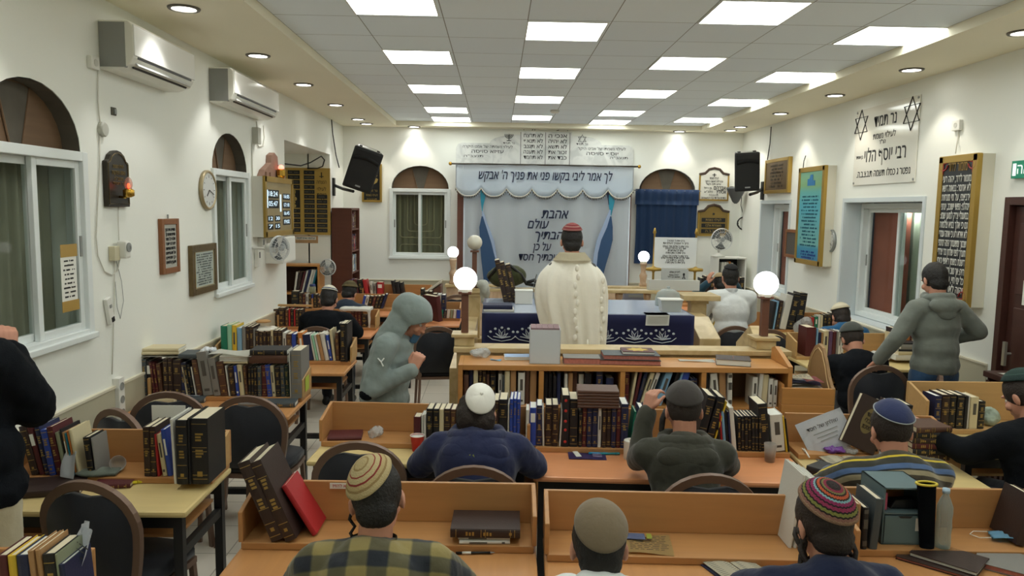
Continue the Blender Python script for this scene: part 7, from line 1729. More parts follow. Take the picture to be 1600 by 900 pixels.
db_ = thing('document_box', 'grey-blue cardboard document box with open top compartment and lower drawer', 'box', (bx0+bx1)/2, fC[2]); CB = mat('grey_blue_card', (92, 112, 116), .7)
m = MB()
for x in (-w/2, w/2-.006): m.bb(x, x+.006, 0, .20, 0, h)
m.bb(-w/2, w/2, .194, .20, 0, h); m.bb(-w/2, w/2, 0, .2, h-.006, h); m.bb(-w/2, w/2, 0, .2, .126, .132); m.bb(-w/2, w/2, 0, .2, 0, .006); m.out('case', CB, db_)
dr = MB().bb(-w/2+.008, w/2-.008, -.004, .18, .008, .120).out('drawer', CB, db_); MB().bb(w*.24, w*.44, -.006, -.004, .06, .112).out('label', PAPER, dr)
m = MB(); m.prism([(-.03, .121), (.03, .121), (.02, .112), (-.02, .112)], -.0055, -.004); m.out('pull_cutout', BLACK, dr)
tag(MB().bb(-.012, .012, 0, .1, 0, .07).out('pink_notepad', mat('pink_card', (190, 80, 110), .6), None, loc=(bx0+bx1)/2+Vector((-w*.40, .03, .133))), 'thin pink notepad standing in the open document box compartment', 'notepad')
t = thing('tape_dispenser', 'black tape dispenser lying in the open document box compartment', 'tape dispenser', (bx0+bx1)/2+Vector((.03, .06, .1335))); m = MB(); m.prism([(-.07, 0), (.07, 0), (.07, .02), (.03, .04), (-.05, .035)], -.02, .02); m.out('body', BLACK, t, bevel=.003)
P = at(1456, 842, fC, .0, LZ); t = thing('phone_sock', 'black cloth pouch with yellow rim standing right of the document box', 'pouch', P, fC[2]); m = MB(); m.grid(lambda u, v: (.028*(1+.25*(1-v)*0+.35*v)*math.cos(2*math.pi*u)-.02*v, .03+.02*math.sin(2*math.pi*u), .26*v), 20, 8, thick=.003); m.out('body', BLKJ, t, True)
m = MB(); m.tube([(.04*math.cos(a*math.pi/8)-.02, .03+.024*math.sin(a*math.pi/8), .262) for a in range(16)], .005, 6, closed=True); m.out('rim', mat('yellow_rim', (206, 184, 60), .6), t, True)
P = at(1473, 838, fC, .03, LZ); t = thing('water_bottle', 'clear plastic water bottle standing on the front right ledge', 'bottle', P)
MB().lathe([(.02, 0), (.029, .004), (.030, .03), (.028, .06), (.030, .09), (.028, .12), (.030, .15), (.029, .17), (.019, .20), (.012, .215), (.012, .225)], 20).out('body', glassy('bottle_plastic', (214, 226, 226), .78, .05), t, True); MB().cyl((0, 0, .225), (0, 0, .243), .014).out('cap', mat('blue_white_cap', (170, 196, 216), .4), t, True)
lean('big dark brown volume with embossed cover leaning right at the front desk', 1588, 846, fC, .04, .04, .205, .17, 'd', 14, '')
P = pt(1466, 876, .7515); lying('dark brown thin book with red marbled edge on the front right desk', P, .012, .26, .20, 'd', -42, None, '', PGR, flip=True); lying('dark grey-brown book with gold emblem lying on the thin brown book', P+Vector((.035, -.01, .0125)), .016, .235, .175, 'd', -46, None, '', PGW, flip=True)
P = pt(1578, 884, .7515); lying('grey patterned book with red marbled edge at the right bottom corner', P, .022, .22, .2, 'g', -40, None, '', PGR, flip=True)
t = thing('face_mask', 'light blue surgical mask lying on the front right ledge', 'face mask', at(1580, 850, fC, .1, LZ+.002), R(-20)); m = MB(); m.grid(lambda u, v: ((u-.5)*.16, (v-.5)*.085, .012+.012*math.sin(u*math.pi)+.003*math.sin(v*18)), 12, 12, thick=.002); m.out('mask', mat('mask_light_blue', (136, 190, 220), .7), t, True); m = MB(); m.tube([(-.08, .03, .012), (-.13, .035, .004), (-.15, 0, .003), (-.12, -.03, .004), (-.08, -.03, .012)], .0018, 5); m.out('ear_loop', PAPER, t)
# --- second row
f1_ = dline('dU1', 0); f2_ = dline('dU2', 0); f3_ = dline('dU3', 0)
lying('maroon book lying flat at the left end of the second-row ledge', at(540, 686, f1_, .10, LZ), .018, .19, .15, 'm', 6, None, '', PGW)
bag('plastic_wrap', 'crumpled clear plastic wrap at left of the cream second-row ledge', 'plastic wrap', at(587, 678, f1_, .11, LZ), .05, CRINK, 4, .9, .03)
P = pt(659, 690, .7515); t = thing('paper_cup', 'red paper cup with white inside left of the navy hoodie', 'cup', P+Vector((-.0, .12, 0)) if False else at(652, 692, f1_, -.03, .7515)); m = MB(); m.lathe([(.028, 0), (.038, .085), (.0395, .087), (.036, .085), (.027, .006), (0, .006)], 22); m.out('cup', mat('cup_red', (196, 34, 38), .45), t, True); MB().lathe([(.0358, .084), (.0275, .012), (0, .011)], 22).out('inside', WHITEP, t, True); m = MB(); m.tube([(.0388*math.cos(a*math.pi/12), .0388*math.sin(a*math.pi/12), .087) for a in range(24)], .0022, 5, closed=True); m.out('rim', WHITEP, t, True)
P = pt(917, 712, .7515); bk_ = sheet('booklet', 'purple leaflet with white print lying before the book row', 'booklet', P, .205, .135, mat('purple_print', (88, 74, 128), .5), -2, .003); q = MB(); q.box((-.055, .0, .009), (.03, .09, .001), (0, 0, .2)); q.out('title_print', PAPER, bk_); q = MB()
for k in range(7): q.box((.055, .045-.014*k, .009), (.05, .004, .0008))
q.out('print_lines', mat('pale_lilac', (170, 160, 190), .7), bk_)
for k, (px, lab) in enumerate(((934, 'bright blue marker lying before the book row, left one'), (953, 'teal marker lying before the book row, right one'))):
    P = at(px, 702, f2_, -.02, .7515); t = thing('marker_pen', lab, 'pen', P+Vector((0, 0, .007)), R(-3+6*k)); MB().cyl((-.05, 0, 0), (.03, 0, 0), .0065, n=10).out('barrel', mat('marker_blue' if not k else 'marker_teal', (40, 150, 200) if not k else (30, 130, 140), .4), t, True); MB().cyl((.03, 0, 0), (.055, 0, 0), .0072, n=10).out('cap', mat('marker_blue' if not k else 'marker_teal', (40, 150, 200), .4), t, True)
P = at(988, 712, f2_, -.07, .7515); t = thing('paper_roll', 'white toilet paper roll standing left of the olive hoodie', 'paper roll', P); MB().lathe([(.02, 0), (.047, 0), (.048, .002), (.048, .1), (.047, .102), (.02, .102), (.02, 0)], 24).out('paper', mat('tissue_white', (216, 212, 200), .9), t, True); MB().lathe([(.0205, .001), (.0205, .101), (.0185, .101), (.0185, .001), (.0205, .001)], 18).out('core', mat('card_core', (170, 150, 120), .9), t, True)
P = at(1203, 713, f2_, -.06, .7515); t = thing('drinking_glass', 'clear glass with dark drink beside the white binder', 'glass', P); MB().lathe([(.026, 0), (.034, .1), (.0325, .1), (.025, .005), (0, .005)], 20).out('glass', glassy('glass_tumbler', (220, 214, 206), .75, .05), t, True); MB().lathe([(0, .006), (.0245, .006), (.0268, .035), (0, .035)], 20).out('drink', mat('dark_drink', (52, 22, 16), .1), t, True)
P = at(935, 640, f2_, .015, 0); zz = plane_px(935, 637, f2_[0], f2_[1]+.015, f2_[2]).z
for k in range(6): lying('thin brown volume, %s from bottom in the flat stack on the books' % ORD[k], Vector((P.x, P.y+.06, zz+.0165*k)), .016, .228, .16, 'b', -3+random.uniform(-1, 1), 'brown volumes lying on the book row', '')
t = thing('paper_sheet', 'white sheet with Hebrew heading leaning on the right second-row panel', 'paper', at(1290, 700, f3_, .10, LZ+.09), 0, rot=(R(62), R(-24), R(-3)))
MB().grid(lambda u, v: ((u-.5)*.27, (v-.5)*.21, .006*math.sin(u*4)), 8, 6, thick=.001).out('page', mat('white_sheet', (218, 222, 228), .8), t, True); me = text_mesh('שולחן של חסד', .03, bold=.01).copy(); me.transform(Matrix.Rotation(R(-90), 4, 'X')); me.materials.clear(); me.materials.append(INK); link('heading', me, None, t, loc=(.0, .05, .009)); q = MB()
for k in range(3): q.box((0, .015-.022*k, .0085), (.14-.02*k, .005, .001))
q.out('print_lines', GREYP, t)
wp_ = bag('snack_wrapper', 'purple and silver crumpled snack wrapper before the white sheet', 'wrapper', at(1302, 700, f3_, .05, LZ), .065, mat('wrapper_purple', (104, 52, 136), .3, var=.5, vscale=30), 9, .4, .03)
bag('plastic_wrap', 'small clear plastic wrap beside the purple wrapper', 'plastic wrap', at(1330, 704, f3_, .03, LZ), .045, CRINK, 12, .6, .03)
t = thing('plastic_fork', 'white plastic fork hanging over the right second-row ledge', 'fork', at(1259, 700, f3_, .02, LZ+.005), R(80)); m = MB(); m.tube([(-.09, 0, 0), (-.02, 0, .004), (.02, 0, .002)], [.004, .004, .006], 6)
for k in (-1, 0, 1): m.tube([(.02, k*.005, .002), (.06, k*.006, .004)], .002, 5)
m.out('fork', WHITEP, t, True)
o = book(.045, .29, .19, 'd', 'g', 'big brown volume with an oval gold title leaning right, second row right')
o.matrix_world = Matrix.Translation(at(1366, 706, f3_, .0, LZ+.001)) @ Matrix.Rotation(R(24), 4, 'Y') @ Matrix.Rotation(R(-6), 4, 'X') @ Matrix.Rotation(R(82), 4, 'Z')
q = MB().lathe([(0, .0), (.038, 0), (.038, .0015), (0, .0015)], 28).out('oval_label', mat('oval_gold', (120, 106, 68), .5, metal=.3), o, loc=(.0, .1, .16), rot=(0, R(-90), 0)); q.scale = (1.9, 1, 1)
merge_text('title', [('תלמוד', .036, 0, .035, .045, .014), ('בבלי', .036, 0, 0, .045, .014), ('מסכת', .036, 0, -.035, .045, .014)], mat('dark_title', (40, 30, 26), .6), o); tt = [c for c in o.children if c.name.startswith('title')][0]; tt.location = (-.0022, .1, .16); tt.rotation_euler = (0, 0, R(-90))
for k, (px, py, c_, a) in enumerate(((1358, 628, 'D', 12), (1372, 626, 'k', 12), (1392, 630, 'd', 10), (1412, 632, 'k', 8))):
    lean('%s volume, %s from left in the leaning group before the striped sweater' % (PAL[c_][0], ORD[k]), px-8, py, f3_, .07, .045, .27, .17, c_, a, group='volumes before the striped sweater')
P = at(1440, 690, f3_, .03, .7515)
P = Vector((2.36, 4.0, LZ))
for k, c_ in enumerate('dkmdkb'): lying('%s book, %s from bottom in the pile right of striped man' % (PAL[c_][0], ORD[k]), P+Vector((0, 0, .0305*k)), .03, .2, .18, c_, random.uniform(-5, 5), 'pile right of the striped man', 'g')
openbook('open book with cream pages left of the striped sweater', pt(1318, 722, .7515), .125, .2, 4, 'c', .03)
sheet('paper_folder', 'grey and white papers under the open book, second row right', 'paper', pt(1290, 716, .7518), .14, .17, mat('grey_paper', (176, 180, 186), .8), 18, .002)
lying('black book with pink marbled edge lying at the desk corner', pt(1300, 745, .7515), .045, .21, .14, 'k', 128, None, '', mat('pink_edge', (198, 140, 120), .8), flip=True)
# --- cream left desk
fL = dline('dLA', 0)
t = thing('cap_case', 'flat grey-green cloth cap lying before the standing books', 'cap', at(152, 745, fL, .04, LZ), R(8)); b = MB(); b.sph((0, 0, .012), (.10, .06, .018)); b.box((.02, 0, .01), (.16, .09, .016)); fuse(b, 'cap_body', cloth('grey_green_cloth', (96, 104, 94)), t, .006, 4)
t = thing('plastic_cup', 'overturned clear plastic cup on the cream desk ledge', 'cup', at(184, 725, fL, .10, LZ+.035), rot=(R(70), R(20), R(20))); MB().lathe([(.03, -.04), (.038, .04), (.036, .04), (.028, -.038), (0, -.038)], 20).out('cup', glassy('clear_cup', (226, 228, 226), .7, .1), t, True)
lying('maroon book with gilt edge lying on the cream desk', pt(180, 757, .7515), .02, .17, .12, 'm', 8, None, 'g'); 
t = thing('highlighter', 'yellow highlighter pen lying on the cream desk', 'pen', pt(211, 756, .7515)+Vector((0, 0, .007)), R(24)); MB().cyl((-.055, 0, 0), (.01, 0, 0), .0075, n=10).out('barrel', mat('hi_yellow', (222, 206, 50), .4), t, True); MB().cyl((.012, 0, 0), (.055, 0, 0), .0078, n=10).out('cap', mat('hi_yellow', (222, 206, 50), .4), t, True)
lying('large dark brown volume lying closed before the standing man', pt(78, 765, .7515), .03, .30, .2, 'd', 14, None, '')
sheet('folded_papers', 'white folded papers leaning before the black binder, cream desk', 'paper', at(113, 738, fL, .0, LZ+.065), .09, .13, mat('white_sheet', (218, 222, 228), .8), rot=(R(70), 0, R(-30)), curl=.012)
t = thing('white_card', 'white card standing behind the big volumes of cream desk', 'card', (at(265, 645, fL, .225, .0).x, DESK['dLA'][1]+.265, LZ+.155)); MB().bb(-.085, .085, -.001, .001, -.15, .145).out('card', PAPER, t)
# --- nearest left desk
fZ = dline('dZ', 0)
row(dline('dZ', -.03), LZ, 'on the nearest left desk', [(0, 16, 868, 'm', -3, ''), (17, 30, 870, 'y', -3, ''), (31, 50, 868, 'n', -3, ''), (52, 61, 862, 't', -4, ''), (62, 71, 862, 't', -4, ''), (73, 93, 870, 'k', -4, 'g'), (94, 97, 868, 'v', -4, ''), (97, 107, 884, 'n', -4, '')], 'books on the nearest left desk', .15)
sheet('loose_papers', 'crumpled white printed papers sticking up beside the nearest left books', 'paper', at(122, 868, fZ, .10, LZ+.16), .07, .26, mat('white_sheet', (218, 222, 228), .8), rot=(R(74), R(14), R(-28)), curl=.018, lines=12)
sheet('loose_papers', 'narrow curled paper slip standing behind the nearest left books', 'paper', at(134, 850, fZ, .13, LZ+.2), .04, .2, mat('white_sheet', (218, 222, 228), .8), rot=(R(82), R(-4), R(-60)), curl=.012)
# --- second left desk: things on top of and before the row
fB2 = dline('dLB', 0)
def topz(px, py, line, off=.02): return plane_px(px, py, line[0], line[1]+off, line[2])
P = topz(244, 559, fB2); sheet('folder', 'white cardboard folder lying across the left books of the second left desk', 'folder', P+Vector((0, .10, .0)), .34, .2, PAPER, 6, .004, t=.006)
P2 = P+Vector((0, .10, .018)); lying('lower cream book lying tilted on the white folder', P2, .02, .26, .18, 'c', 8, None, '', PGW); lying('upper cream book lying tilted on the white folder', P2+Vector((.01, 0, .0205)), .022, .25, .17, 'c', 4, None, '', PGW)
P = topz(293, 562, fB2); lying('black-covered book lying on the middle books of second left desk', P+Vector((0, .10, .004)), .03, .14, .18, 's', 3, None, '', PGM)
P = topz(363, 570, fB2)
for k, c_ in enumerate('cwwG'): lying('thin %s book, %s from bottom in the flat pile on the second left desk row' % (PAL[c_][0], ORD[k]), P+Vector((0, .10, .004+.0135*k)), .013, .19, .17, c_ if k < 3 else 'w', random.uniform(-4, 4), 'flat pile on the second left desk row', '')
sheet('paper_sheets', 'loose white sheets lying on the flat pile, second left desk', 'paper', P+Vector((-.01, .10, .06)), .30, .2, PAPER, -5, .008)
P = topz(418, 569, fB2); lying('brown slipcased volume lying across the right books, second left desk', P+Vector((0, .10, .004)), .055, .26, .19, 'b', 1, None, '', PGW); lying('black gilt book lying on the brown slipcased volume', P+Vector((.0, .10, .0605)), .035, .25, .19, 'k', 3, None, 'g', PGW)
bag('paper_wad', 'torn white paper tucked between the middle books, second left desk', 'paper', topz(325, 551, fB2, .1)+Vector((0, 0, -.005)), .06, mat('white_sheet', (218, 222, 228), .8), 21, .5, .04)
lying('slim grey book lying before the second left desk row', pt(408, 612, LZ) if False else at(404, 612, fB2, -.0, .7515)+Vector((0, -.06, 0)), .02, .2, .13, 'g', 2, None, ''); lying('dark patterned book lying at the aisle end, second left desk', at(440, 625, fB2, -.09, .7515)+Vector((.0, 0, 0)), .03, .2, .13, 's', 4, None, 'g', PGW)
lying('dark grey flat volume lying before the middle books, second left desk', pt(292, 626, .7515), .03, .26, .16, 's', 8, None, ''); sheet('paper_sheets', 'grey paper sheets lying on the dark flat volume', 'paper', pt(290, 616, .785), .2, .14, mat('grey_paper', (176, 180, 186), .8), 14, .008)
P = Vector((-2.22, 4.92, .7515)); lying('tan open box-like book lying by the wall under the socket strip', P, .04, .2, .16, 't', 10, None, ''); lying('cream book lying on the tan one by the wall', P+Vector((.02, .0, .041)), .04, .17, .14, 'c', 16, None, '')
P = at(475, 616, fB2, .22, .78)
t = thing('note_sticker', 'yellow-green note stuck on the end panel of the second left desk', 'sticker', (-1.317, 5.22, .86), R(90)); MB().bb(-.05, .05, -.002, 0, -.05, .05).out('paper', mat('lime_note', (176, 190, 70), .8), t)
# --- third left desk
fC2 = dline('dLC', 0)
for px, py, r_, lab in ((417, 519, .10, 'crumpled white papers lying on the dark books of the third left desk'), (507, 524, .05, 'white tissue on the leaning books of the third left desk'), (535, 507, .04, 'white tissue on the tall black volumes, third left desk')):
    bag('paper_tissue', lab, 'tissue', topz(px, py, fC2, .05)+Vector((0, .04, -.004)), r_, mat('tissue_white', (216, 212, 200), .9), px, .35, .03)
t = thing('phone_box', 'small white flat box lying on the third left desk', 'box', pt(511, 566, .7515), R(12)); MB().box((0, 0, .012), (.10, .06, .024), bev=.004).out('body', WHITEP, t); MB().bb(-.03, .03, -.02, .02, .0245, .0255).out('label', GREYP, t)
t = thing('pita_bread', 'round tan bread on the papers of the third left desk', 'bread', topz(410, 514, fC2, .08)+Vector((0, .03, .05))); MB().lathe([(0, 0), (.06, .004), (.065, .012), (.05, .022), (0, .026)], 18).out('bread', mat('bread', (176, 134, 84), .8), t, True)
# --- desk of the man in black jacket
fD = dline('dLD', 0)
P = topz(560, 487, fD, .0); o = MB(); o.box((0, .08, .015), (.30, .20, .03)); o.box((.14, -.02, -.08), (.03, .02, .2)); o.sph((-.15, .08, .012), (.05, .09, .03)); tw = fuse(o, 'folded_towel', cloth('white_towel', (206, 206, 198)), None, .010, 4, .02); tw.location = P+Vector((-.02, 0, .005)); tag(tw, 'white cloth draped over maroon books beside the man in black jacket', 'cloth')
P = topz(464, 480, fD, .04); t = thing('wooden_batten', 'pale wooden batten lying on the books left of the black jacket', 'batten', P, R(-2)); MB().bb(-.21, .17, 0, .03, .004, .028).out('batten', TAN, t, bevel=.004)
P = topz(487, 459, dline('dLE'), .05); t = thing('glass_jar', 'small clear jar with blue lid standing on alcove desk books', 'jar', P+Vector((0, .05, .004))); MB().lathe([(.04, 0), (.042, .07), (.034, .085), (.034, .09)], 16).out('jar', glassy('jar_glass', (200, 200, 170), .6, .1), t, True); MB().cyl((0, 0, .09), (0, 0, .115), .038).out('lid', mat('blue_lid', (60, 76, 130), .4), t)
o = book(.06, .30, .26, 'm', '', 'large maroon volume with white Hebrew title leaning behind the hooded man'); P = aY(682, 512, 8.3); place(o, Vector((P.x, 8.64, LZ)), R(40), -8); text('cover_title', 'סדר', .13, PAPER, o, (-.001+.061, .13, .15), (0, 0, R(90)), bold=.01)
row(dline('dLG', -.02), LZ, 'in the pale row by the bima post', [(688, 692, 487, 'G', 5, ''), (693, 697, 487, 'n', 5), (698, 702, 487, 'w', 5, ''), (703, 707, 488, 'v', 5, ''), (708, 712, 488, 'w', 4, ''), (713, 719, 489, 'u', 3, '')], 'pale books by the bima post', far=True)
# --- on the low bookcase
ZB = 1.0905
def bt(px, py): return aZ(px, py, ZB)
bag('plastic_bag', 'crumpled white plastic bag on the left end of the low bookcase', 'bag', bt(752, 558), .085, CRINK, 31, .62, .05)
sheet('folded_card', 'small light blue folded card on the low bookcase top', 'card', bt(775, 563)+Vector((0, 0, .001)), .075, .04, mat('mask_light_blue', (136, 190, 220), .7), -20, .003)
o = lying('thin book with painted blue and orange cover on the low bookcase', bt(808, 560), .02, .175, .12, 'w', 2, None, '', PGW, flip=True); q = MB(); q.bb(-.0008, 0, .006, .114, .004, .171); cv = q.out('cover_picture', mat('painted_cover', (150, 176, 210), .5, var=.4, vscale=14), o, loc=(.0212, 0, 0))
P = aZ(852, 569, ZB); c0 = aY(828, 569, P.y).x; c1 = aY(876, 569, P.y).x; w = c1-c0
wb = thing('pamphlet_box', 'white cardboard box full of pamphlets on the low bookcase', 'box', ((c0+c1)/2, P.y+.105, ZB), R(-2)); m = MB(); h = .225; WCB = mat('white_card', (206, 210, 214), .7)
for x in (-w/2, w/2-.004): m.bb(x, x+.004, -.10, .10, 0, h)
m.bb(-w/2, w/2, -.10, -.096, 0, h); m.bb(-w/2, w/2, .096, .10, 0, h); m.bb(-w/2, w/2, -.1, .1, 0, .004); m.out('carton', WCB, wb)
for k in range(5):
    x = -w/2+.006+k*(w-.012)/5; o = MB().bb(0, (w-.012)/5-.002, -.09, .09, 0, h+.006).out('pamphlet', mat('pamphlet_mauve', (138, 112, 116), .7, var=.2, vscale=30), None, loc=wb.location+Vector((x, 0, .0045)), rot=(0, 0, R(-2))); tag(o, 'mauve pamphlet bundle, %s from left in the white box' % ORD[k], 'pamphlet', 'pamphlets in the white box')
lying('grey book with red marbled edge right of the white pamphlet box', bt(908, 566), .042, .24, .15, 'g', -2, None, '', PGR, flip=True).children
BR = bt(982, 566)
lying('lower wide grey book with marbled edge in the bookcase-top pile', BR, .032, .40, .2, 'd', -3, None, '', PGR, flip=True); lying('upper wide grey book with marbled edge in the bookcase-top pile', BR+Vector((.01, .01, .0325)), .03, .37, .19, 's', -2, None, '', PGR, flip=True)
o = lying('red book with a yellow star cover on top of the marbled pile', BR+Vector((.06, .02, .063)), .02, .21, .16, 'm', -3, None, '', PGW, flip=True); q = MB(); pts = []
for k in range(16): a = k*math.pi/8; r_ = .06 if k % 2 else .04; pts.append((.08+r_*math.cos(a), .105+r_*1.3*math.sin(a)))
q.prism(pts, .0201, .0212, 'yz'); q.out('star_print', mat('star_yellow', (200, 170, 60), .5), o)
sheet('paper_sheet', 'white printed sheet lying on the right part of low bookcase', 'paper', bt(1088, 564)+Vector((0, 0, .001)), .24, .08, PAPER, -3, .003)
o = lying('thick brown book with white pages on the right of low bookcase', bt(1145, 568), .04, .22, .17, 'd', -14, None, '', PGW, flip=True)
me = text_mesh('אגרות', .03, bold=.008).copy(); me.transform(Matrix.Rotation(R(90), 4, 'Z')); q = link('title_print', me, None, o, loc=(.0405, .09, .11), rot=(0, R(90), 0)); me.materials.clear(); me.materials.append(mat('pink_print', (176, 120, 116), .6))
# --- lectern papers
for k, (dx, dy, w_, d_, rz_, m_) in enumerate(((0, .2, .22, .2, 10, PAPER), (.03, .16, .2, .15, -12, mat('blue_print', (110, 120, 170), .7, var=.5, vscale=30)), (-.05, .25, .16, .18, 25, PAPER), (.06, .12, .12, .14, 4, mat('red_print', (170, 96, 96), .7, var=.6, vscale=40)), (-.02, .15, .18, .13, -4, PCARD))):
    sheet('printed_leaflet', ['white leaflet at the bottom of the lectern pile', 'blue printed leaflet in the lectern pile', 'white leaflet sticking left in the lectern pile', 'red printed leaflet at the right of lectern pile', 'cream leaflet on top of the lectern pile'][k], 'leaflet', (2.03+dx, 4.75+dy, .962+.012*k), w_, d_, m_, rz_, .006, group='leaflets on the curved lectern', lines=6 if k in (0, 2, 4) else 0)
bag('plastic_bag', 'crumpled pale blue plastic bag behind the lectern papers', 'bag', (1.95, 5.08, .95), .07, CRINK, 44, .6, .04)
for k in range(6): lying('thin booklet, %s from bottom in the lectern tray' % ORD[k], Vector((2.03, 4.93, .8605+.0155*k)), .015, .26, .2, 'wclwcw'[k], random.uniform(-4, 4), 'booklets in the lectern tray', '')
# --- on the bima table and rail
ZT = zt_cover = aY(900, 491, 6.3).z+.004
P = aZ(779, 487, ZT); lying('white-paged flat book under the dark blue one on the bima table', P+Vector((0, .07, 0)), .022, .26, .2, 'w', 1, None, ''); lying('dark blue book lying on the bima table, left end', P+Vector((-.01, .07, .0225)), .035, .25, .19, 'n', 2, None, '', PGM)
for k, (px, a) in enumerate(((770, -13), (778, -14), (786, -13))):
    o = book(.045, .40-.02*k, .24, 'd', 'g', 'tall dark volume, %s from left leaning on the bima table' % ORD[k], 'tall volumes on the bima table'); Q = aZ(px, 476, ZT); place(o, Vector((Q.x+.1, 7.02, ZT)), 0, a, 0)
P = aZ(818, 474, ZT); t = thing('charity_box', 'small white box standing on the bima table left of the shawl', 'box', (P.x, 6.95, ZT)); MB().box((0, 0, .06), (.16, .12, .12), bev=.006).out('body', WHITEP, t); MB().box((0, 0, .122), (.17, .13, .012), bev=.004).out('lid', PAPER, t)
P = aZ(1050, 488, ZT); t = thing('plastic_tub', 'clear plastic tub with lid on the right of the bima table', 'container', (P.x, 6.55, ZT)); m = MB(); m.prism([(-.08, 0), (.08, 0), (.095, .10), (-.095, .10)], -.07, .07); m.out('tub', glassy('frosted_plastic', (206, 210, 206), .45, .3), t); MB().box((0, 0, .105), (.20, .155, .012), bev=.004).out('lid', WHITEP, t); b = MB()
for k in range(14): b.sph((random.uniform(-.06, .06), random.uniform(-.05, .05), .015+random.uniform(0, .03)), .016, 6)
st2 = b.out('candies', mat('candy_mix', (190, 176, 150), .5, var=.4, vscale=40), None, loc=t.location+Vector((0, 0, .002))); tag(st2, 'loose sweets filling the bottom of the plastic tub', 'sweets', kind='stuff')
P = aZ(1045, 480, ZT); t = thing('cake_dome', 'clear glass dome on the bima table behind the plastic tub', 'dome', (1.60, 6.95, ZT)); MB().lathe([(.12, 0), (.12, .06), (.10, .12), (.05, .15), (.012, .155), (.018, .175), (0, .18)], 20).out('dome', glassy('dome_glass', (214, 222, 222), .72, .05), t, True)
q0 = aY(1008, 490, 6.29); t = thing('paper_sheet', 'white paper hanging over the front edge of the bima table', 'paper', (aY(1027, 490, 6.28).x, 6.275, ZT)); m = MB(); m.grid(lambda u, v: ((u-.5)*.20+.01*v, .16*max(0, v-.5)*2-.008-.01*math.sin(u*4), .003-.09*max(0, .5-v)*2), 10, 10, thick=.001); m.out('page', PAPER, t, True)
ZR = zr+.0
g = aY(790, 440, 8.0); t = MB(); t.sph((0, 0, .12), (.20, .12, .12)); t.sph((.08, 0, .13), (.14, .12, .11)); bg = fuse(t, 'duffel_bag', cloth('olive_canvas', (62, 66, 42)), None, .012, 4, .03); bg.location = (g.x, 8.0, ZR+.002); tag(bg, 'olive green duffel bag lying on the rear bima rail', 'bag')
m = MB(); m.tube([(-.18, -.05, .10), (-.1, -.1, .22), (.05, -.1, .24), (.16, -.08, .15), (.22, -.06, .05), (.34, -.06, .03)], .018, 8); m.tube([(.22, -.06, .06), (.30, -.05, .09), (.36, -.05, .04)], .02, 8); m.out('strap', BLACK, bg, True)
g = aY(757, 470, 7.7); cb_ = fuse(MB().sph((0, 0, .12), (.05, .08, .13)).sph((.02, 0, -.05), (.04, .07, .12)).sph((-.03, 0, .2), (.06, .08, .05)), 'cloth_bag', cloth('white_bag', (176, 178, 170)), None, .01, 4, .04); cb_.location = (g.x, 7.68, g.z-.03); tag(cb_, 'whitish cloth bag hanging at the rear left bima post', 'bag')
# Torah blessing scroll stand on the rear right post
zc = 1.256; g = aY(1052, 444, 8.0)
ss2 = thing('blessing_stand', 'white tabletop stand with a Torah blessings sheet between two gold rollers', 'stand', (g.x, 8.0, zc))
def lx(px, py=420): return aY(px, py, 8.0).x-g.x
def lz(py, px=1052): return aY(px, py, 8.0).z-zc
MB().bb(lx(1013), lx(1092), -.06, .06, .0, lz(437)).out('base_box', mat('white_paint', (206, 206, 200), .5), ss2, bevel=.004)
MB().bb(lx(1021), lx(1087), -.012, -.004, lz(419), lz(371)).out('upper_sheet', mat('bright_sheet', (226, 230, 232), .6), ss2); MB().bb(lx(1032), lx(1074), -.05, -.042, lz(437), lz(420)).out('lower_sheet', mat('grey_sheet', (186, 190, 190), .6), ss2)
for px in (1021, 1086): MB().lathe([(.012, lz(437)), (.012, lz(426)), (.02, lz(424)), (.085, lz(423)), (.085, lz(419)), (.03, lz(418)), (.012, lz(416)), (.010, lz(366)), (.02, lz(364)), (.008, lz(357)), (0, lz(356))], 16, (lx(px), .0, 0)).out('roller', GOLD, ss2, True)
L = []; ww = lx(1087)-lx(1021); mid = (lx(1087)+lx(1021))/2
for s, py, f in (('ברכו את ה\' המבורך', 376, .42), ('ברוך ה\' המבורך לעולם ועד', 380, .6), ('ברוך אתה ה\' אלקינו מלך העולם', 385, .6), ('אשר בחר בנו מכל העמים', 388, .48), ('ונתן לנו את תורתו', 391.5, .36), ('ברוך אתה ה\' נותן התורה', 395, .46), ('ברוך אתה ה\' אלקינו מלך העולם', 400, .6), ('אשר נתן לנו תורת אמת וחיי עולם', 403, .66), ('נטע בתוכנו', 406.5, .4), ('ברוך אתה ה\' נותן התורה', 410, .46)): L.append((s, .03, mid, lz(py), ww*f, .012))
merge_text('lettering', L, INK, ss2).location = (0, -.013, 0)
ml = (lx(1032)+lx(1074))/2; merge_text('lower_lettering', [('לזיכרון עולם', .028, ml, lz(424.5), .11, .012), ('לעילוי נשמת', .02, ml-.01, lz(429), .1), ('שמעון בן רחל', .022, ml-.01, lz(432), .13)], INK, ss2).location = (0, -.051, 0)
m = MB(); m.sph((lx(1067), -.052, lz(428)), (.012, .003, .016), 8); m.tube([(lx(1067)-.015, -.052, lz(435)), (lx(1067), -.052, lz(430)), (lx(1067)+.015, -.052, lz(435))], .005, 5); m.out('emblem', INK, ss2)
g = aY(992, 460, 8.6); t = thing('grey_box', 'grey plastic box standing behind the rear bima rail', 'box', (g.x, 8.55, .95)); MB().box((0, 0, .12), (.30, .2, .24), bev=.01).out('body', mat('box_bluegrey', (120, 122, 138), .5), t); MB().bb(-.1, .1, -.106, -.1, .17, .2).out('handle', GREYP, t)
t2 = thing('side_table', 'low wooden table behind the rear bima rail carrying a grey box', 'table', (1.1, 8.6, 0)); MB().bb(-.45, .45, -.2, .2, .91, .95).out('tabletop', CASEW, t2, bevel=.003)
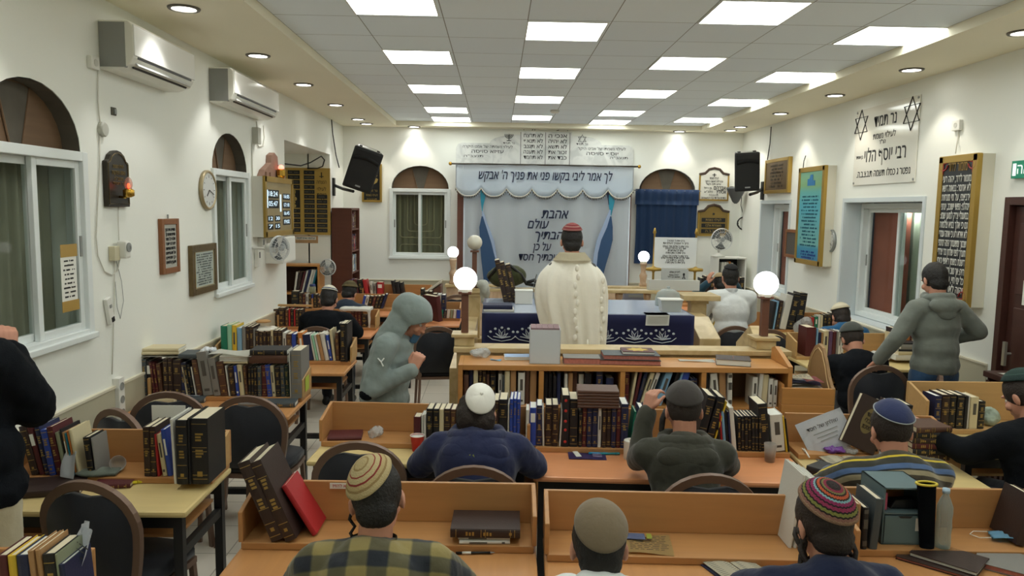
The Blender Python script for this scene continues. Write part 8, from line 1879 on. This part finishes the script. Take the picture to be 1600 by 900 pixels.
for sx in (-1, 1):
    for sy in (-1, 1): MB().bb(sx*.4-.02, sx*.4+.02, sy*.16-.02, sy*.16+.02, 0, .91).out('leg', CASEW, t2)
# --- right side desks
fF = dline('dRF', 0)
P = at(1408, 560, fF, .02, LZ)
for k, (c_, h_, t_) in enumerate((('w', .26, .05), ('c', .24, .03), ('k', .22, .02), ('g', .22, .045), ('k', .2, .015))): lying('%s book, %s from bottom in the pile by the standing man' % (PAL[c_][0], ORD[k]), P+Vector((.02*k*.3, -.06, .0005+sum((.05, .03, .02, .045, .015)[:k])+.0005*k)), t_, h_, .17, c_, random.uniform(-6, 6), 'pile by the standing man', '')
bag('plastic_bag', 'white plastic bag crumpled on the desk right of the slate kippa', 'bag', at(1378, 562, fF, .0, .7515), .10, WFILM, 55, .7, .05)
bag('plastic_bag', 'clear plastic bag bulging behind the maroon book, right side', 'bag', at(1256, 520, dline('dRG'), -.1, .7515), .12, CRINK, 57, 1.1, .06)
fE = dline('dRE', 0); bag('cloth_bundle', 'pale green and blue cloth bundle behind the books by the door', 'cloth', at(1545, 640, fE, .12, LZ), .09, mat('green_blue_cloth', (150, 164, 150), .8, var=.3, vscale=8), 61, .9, .04)
# dark book rack by the door
t = thing('book_rack', 'dark brown slatted book rack standing in front of the dark door', 'rack', (3.60, 4.95, 0)); DKR = wood('dark_rack_wood', (66, 42, 36), .75, .4)
m = MB(); m.bb(-.16, .22, -.17, -.15, 0, .98); m.bb(-.16, .22, .15, .17, 0, .98); m.out('side', DKR, t, bevel=.004); MB().bb(-.18, .24, -.19, .19, .98, 1.02).out('top', DKR, t, bevel=.004)
for k in range(6): MB().bb(-.172, -.16, -.14+.055*k, -.11+.055*k, .12, .96).out('slat', DKR, t, bevel=.002)
sheet('paper_sheets', 'white sheets lying on the dark rack near the door', 'paper', (3.62, 4.95, 1.021), .30, .24, PAPER, 8, .002)
merge_far(FAR, 'distant_books', 'small far books on the back desks, shelves and cabinets')
bpy.data.scenes.remove(BAKE)
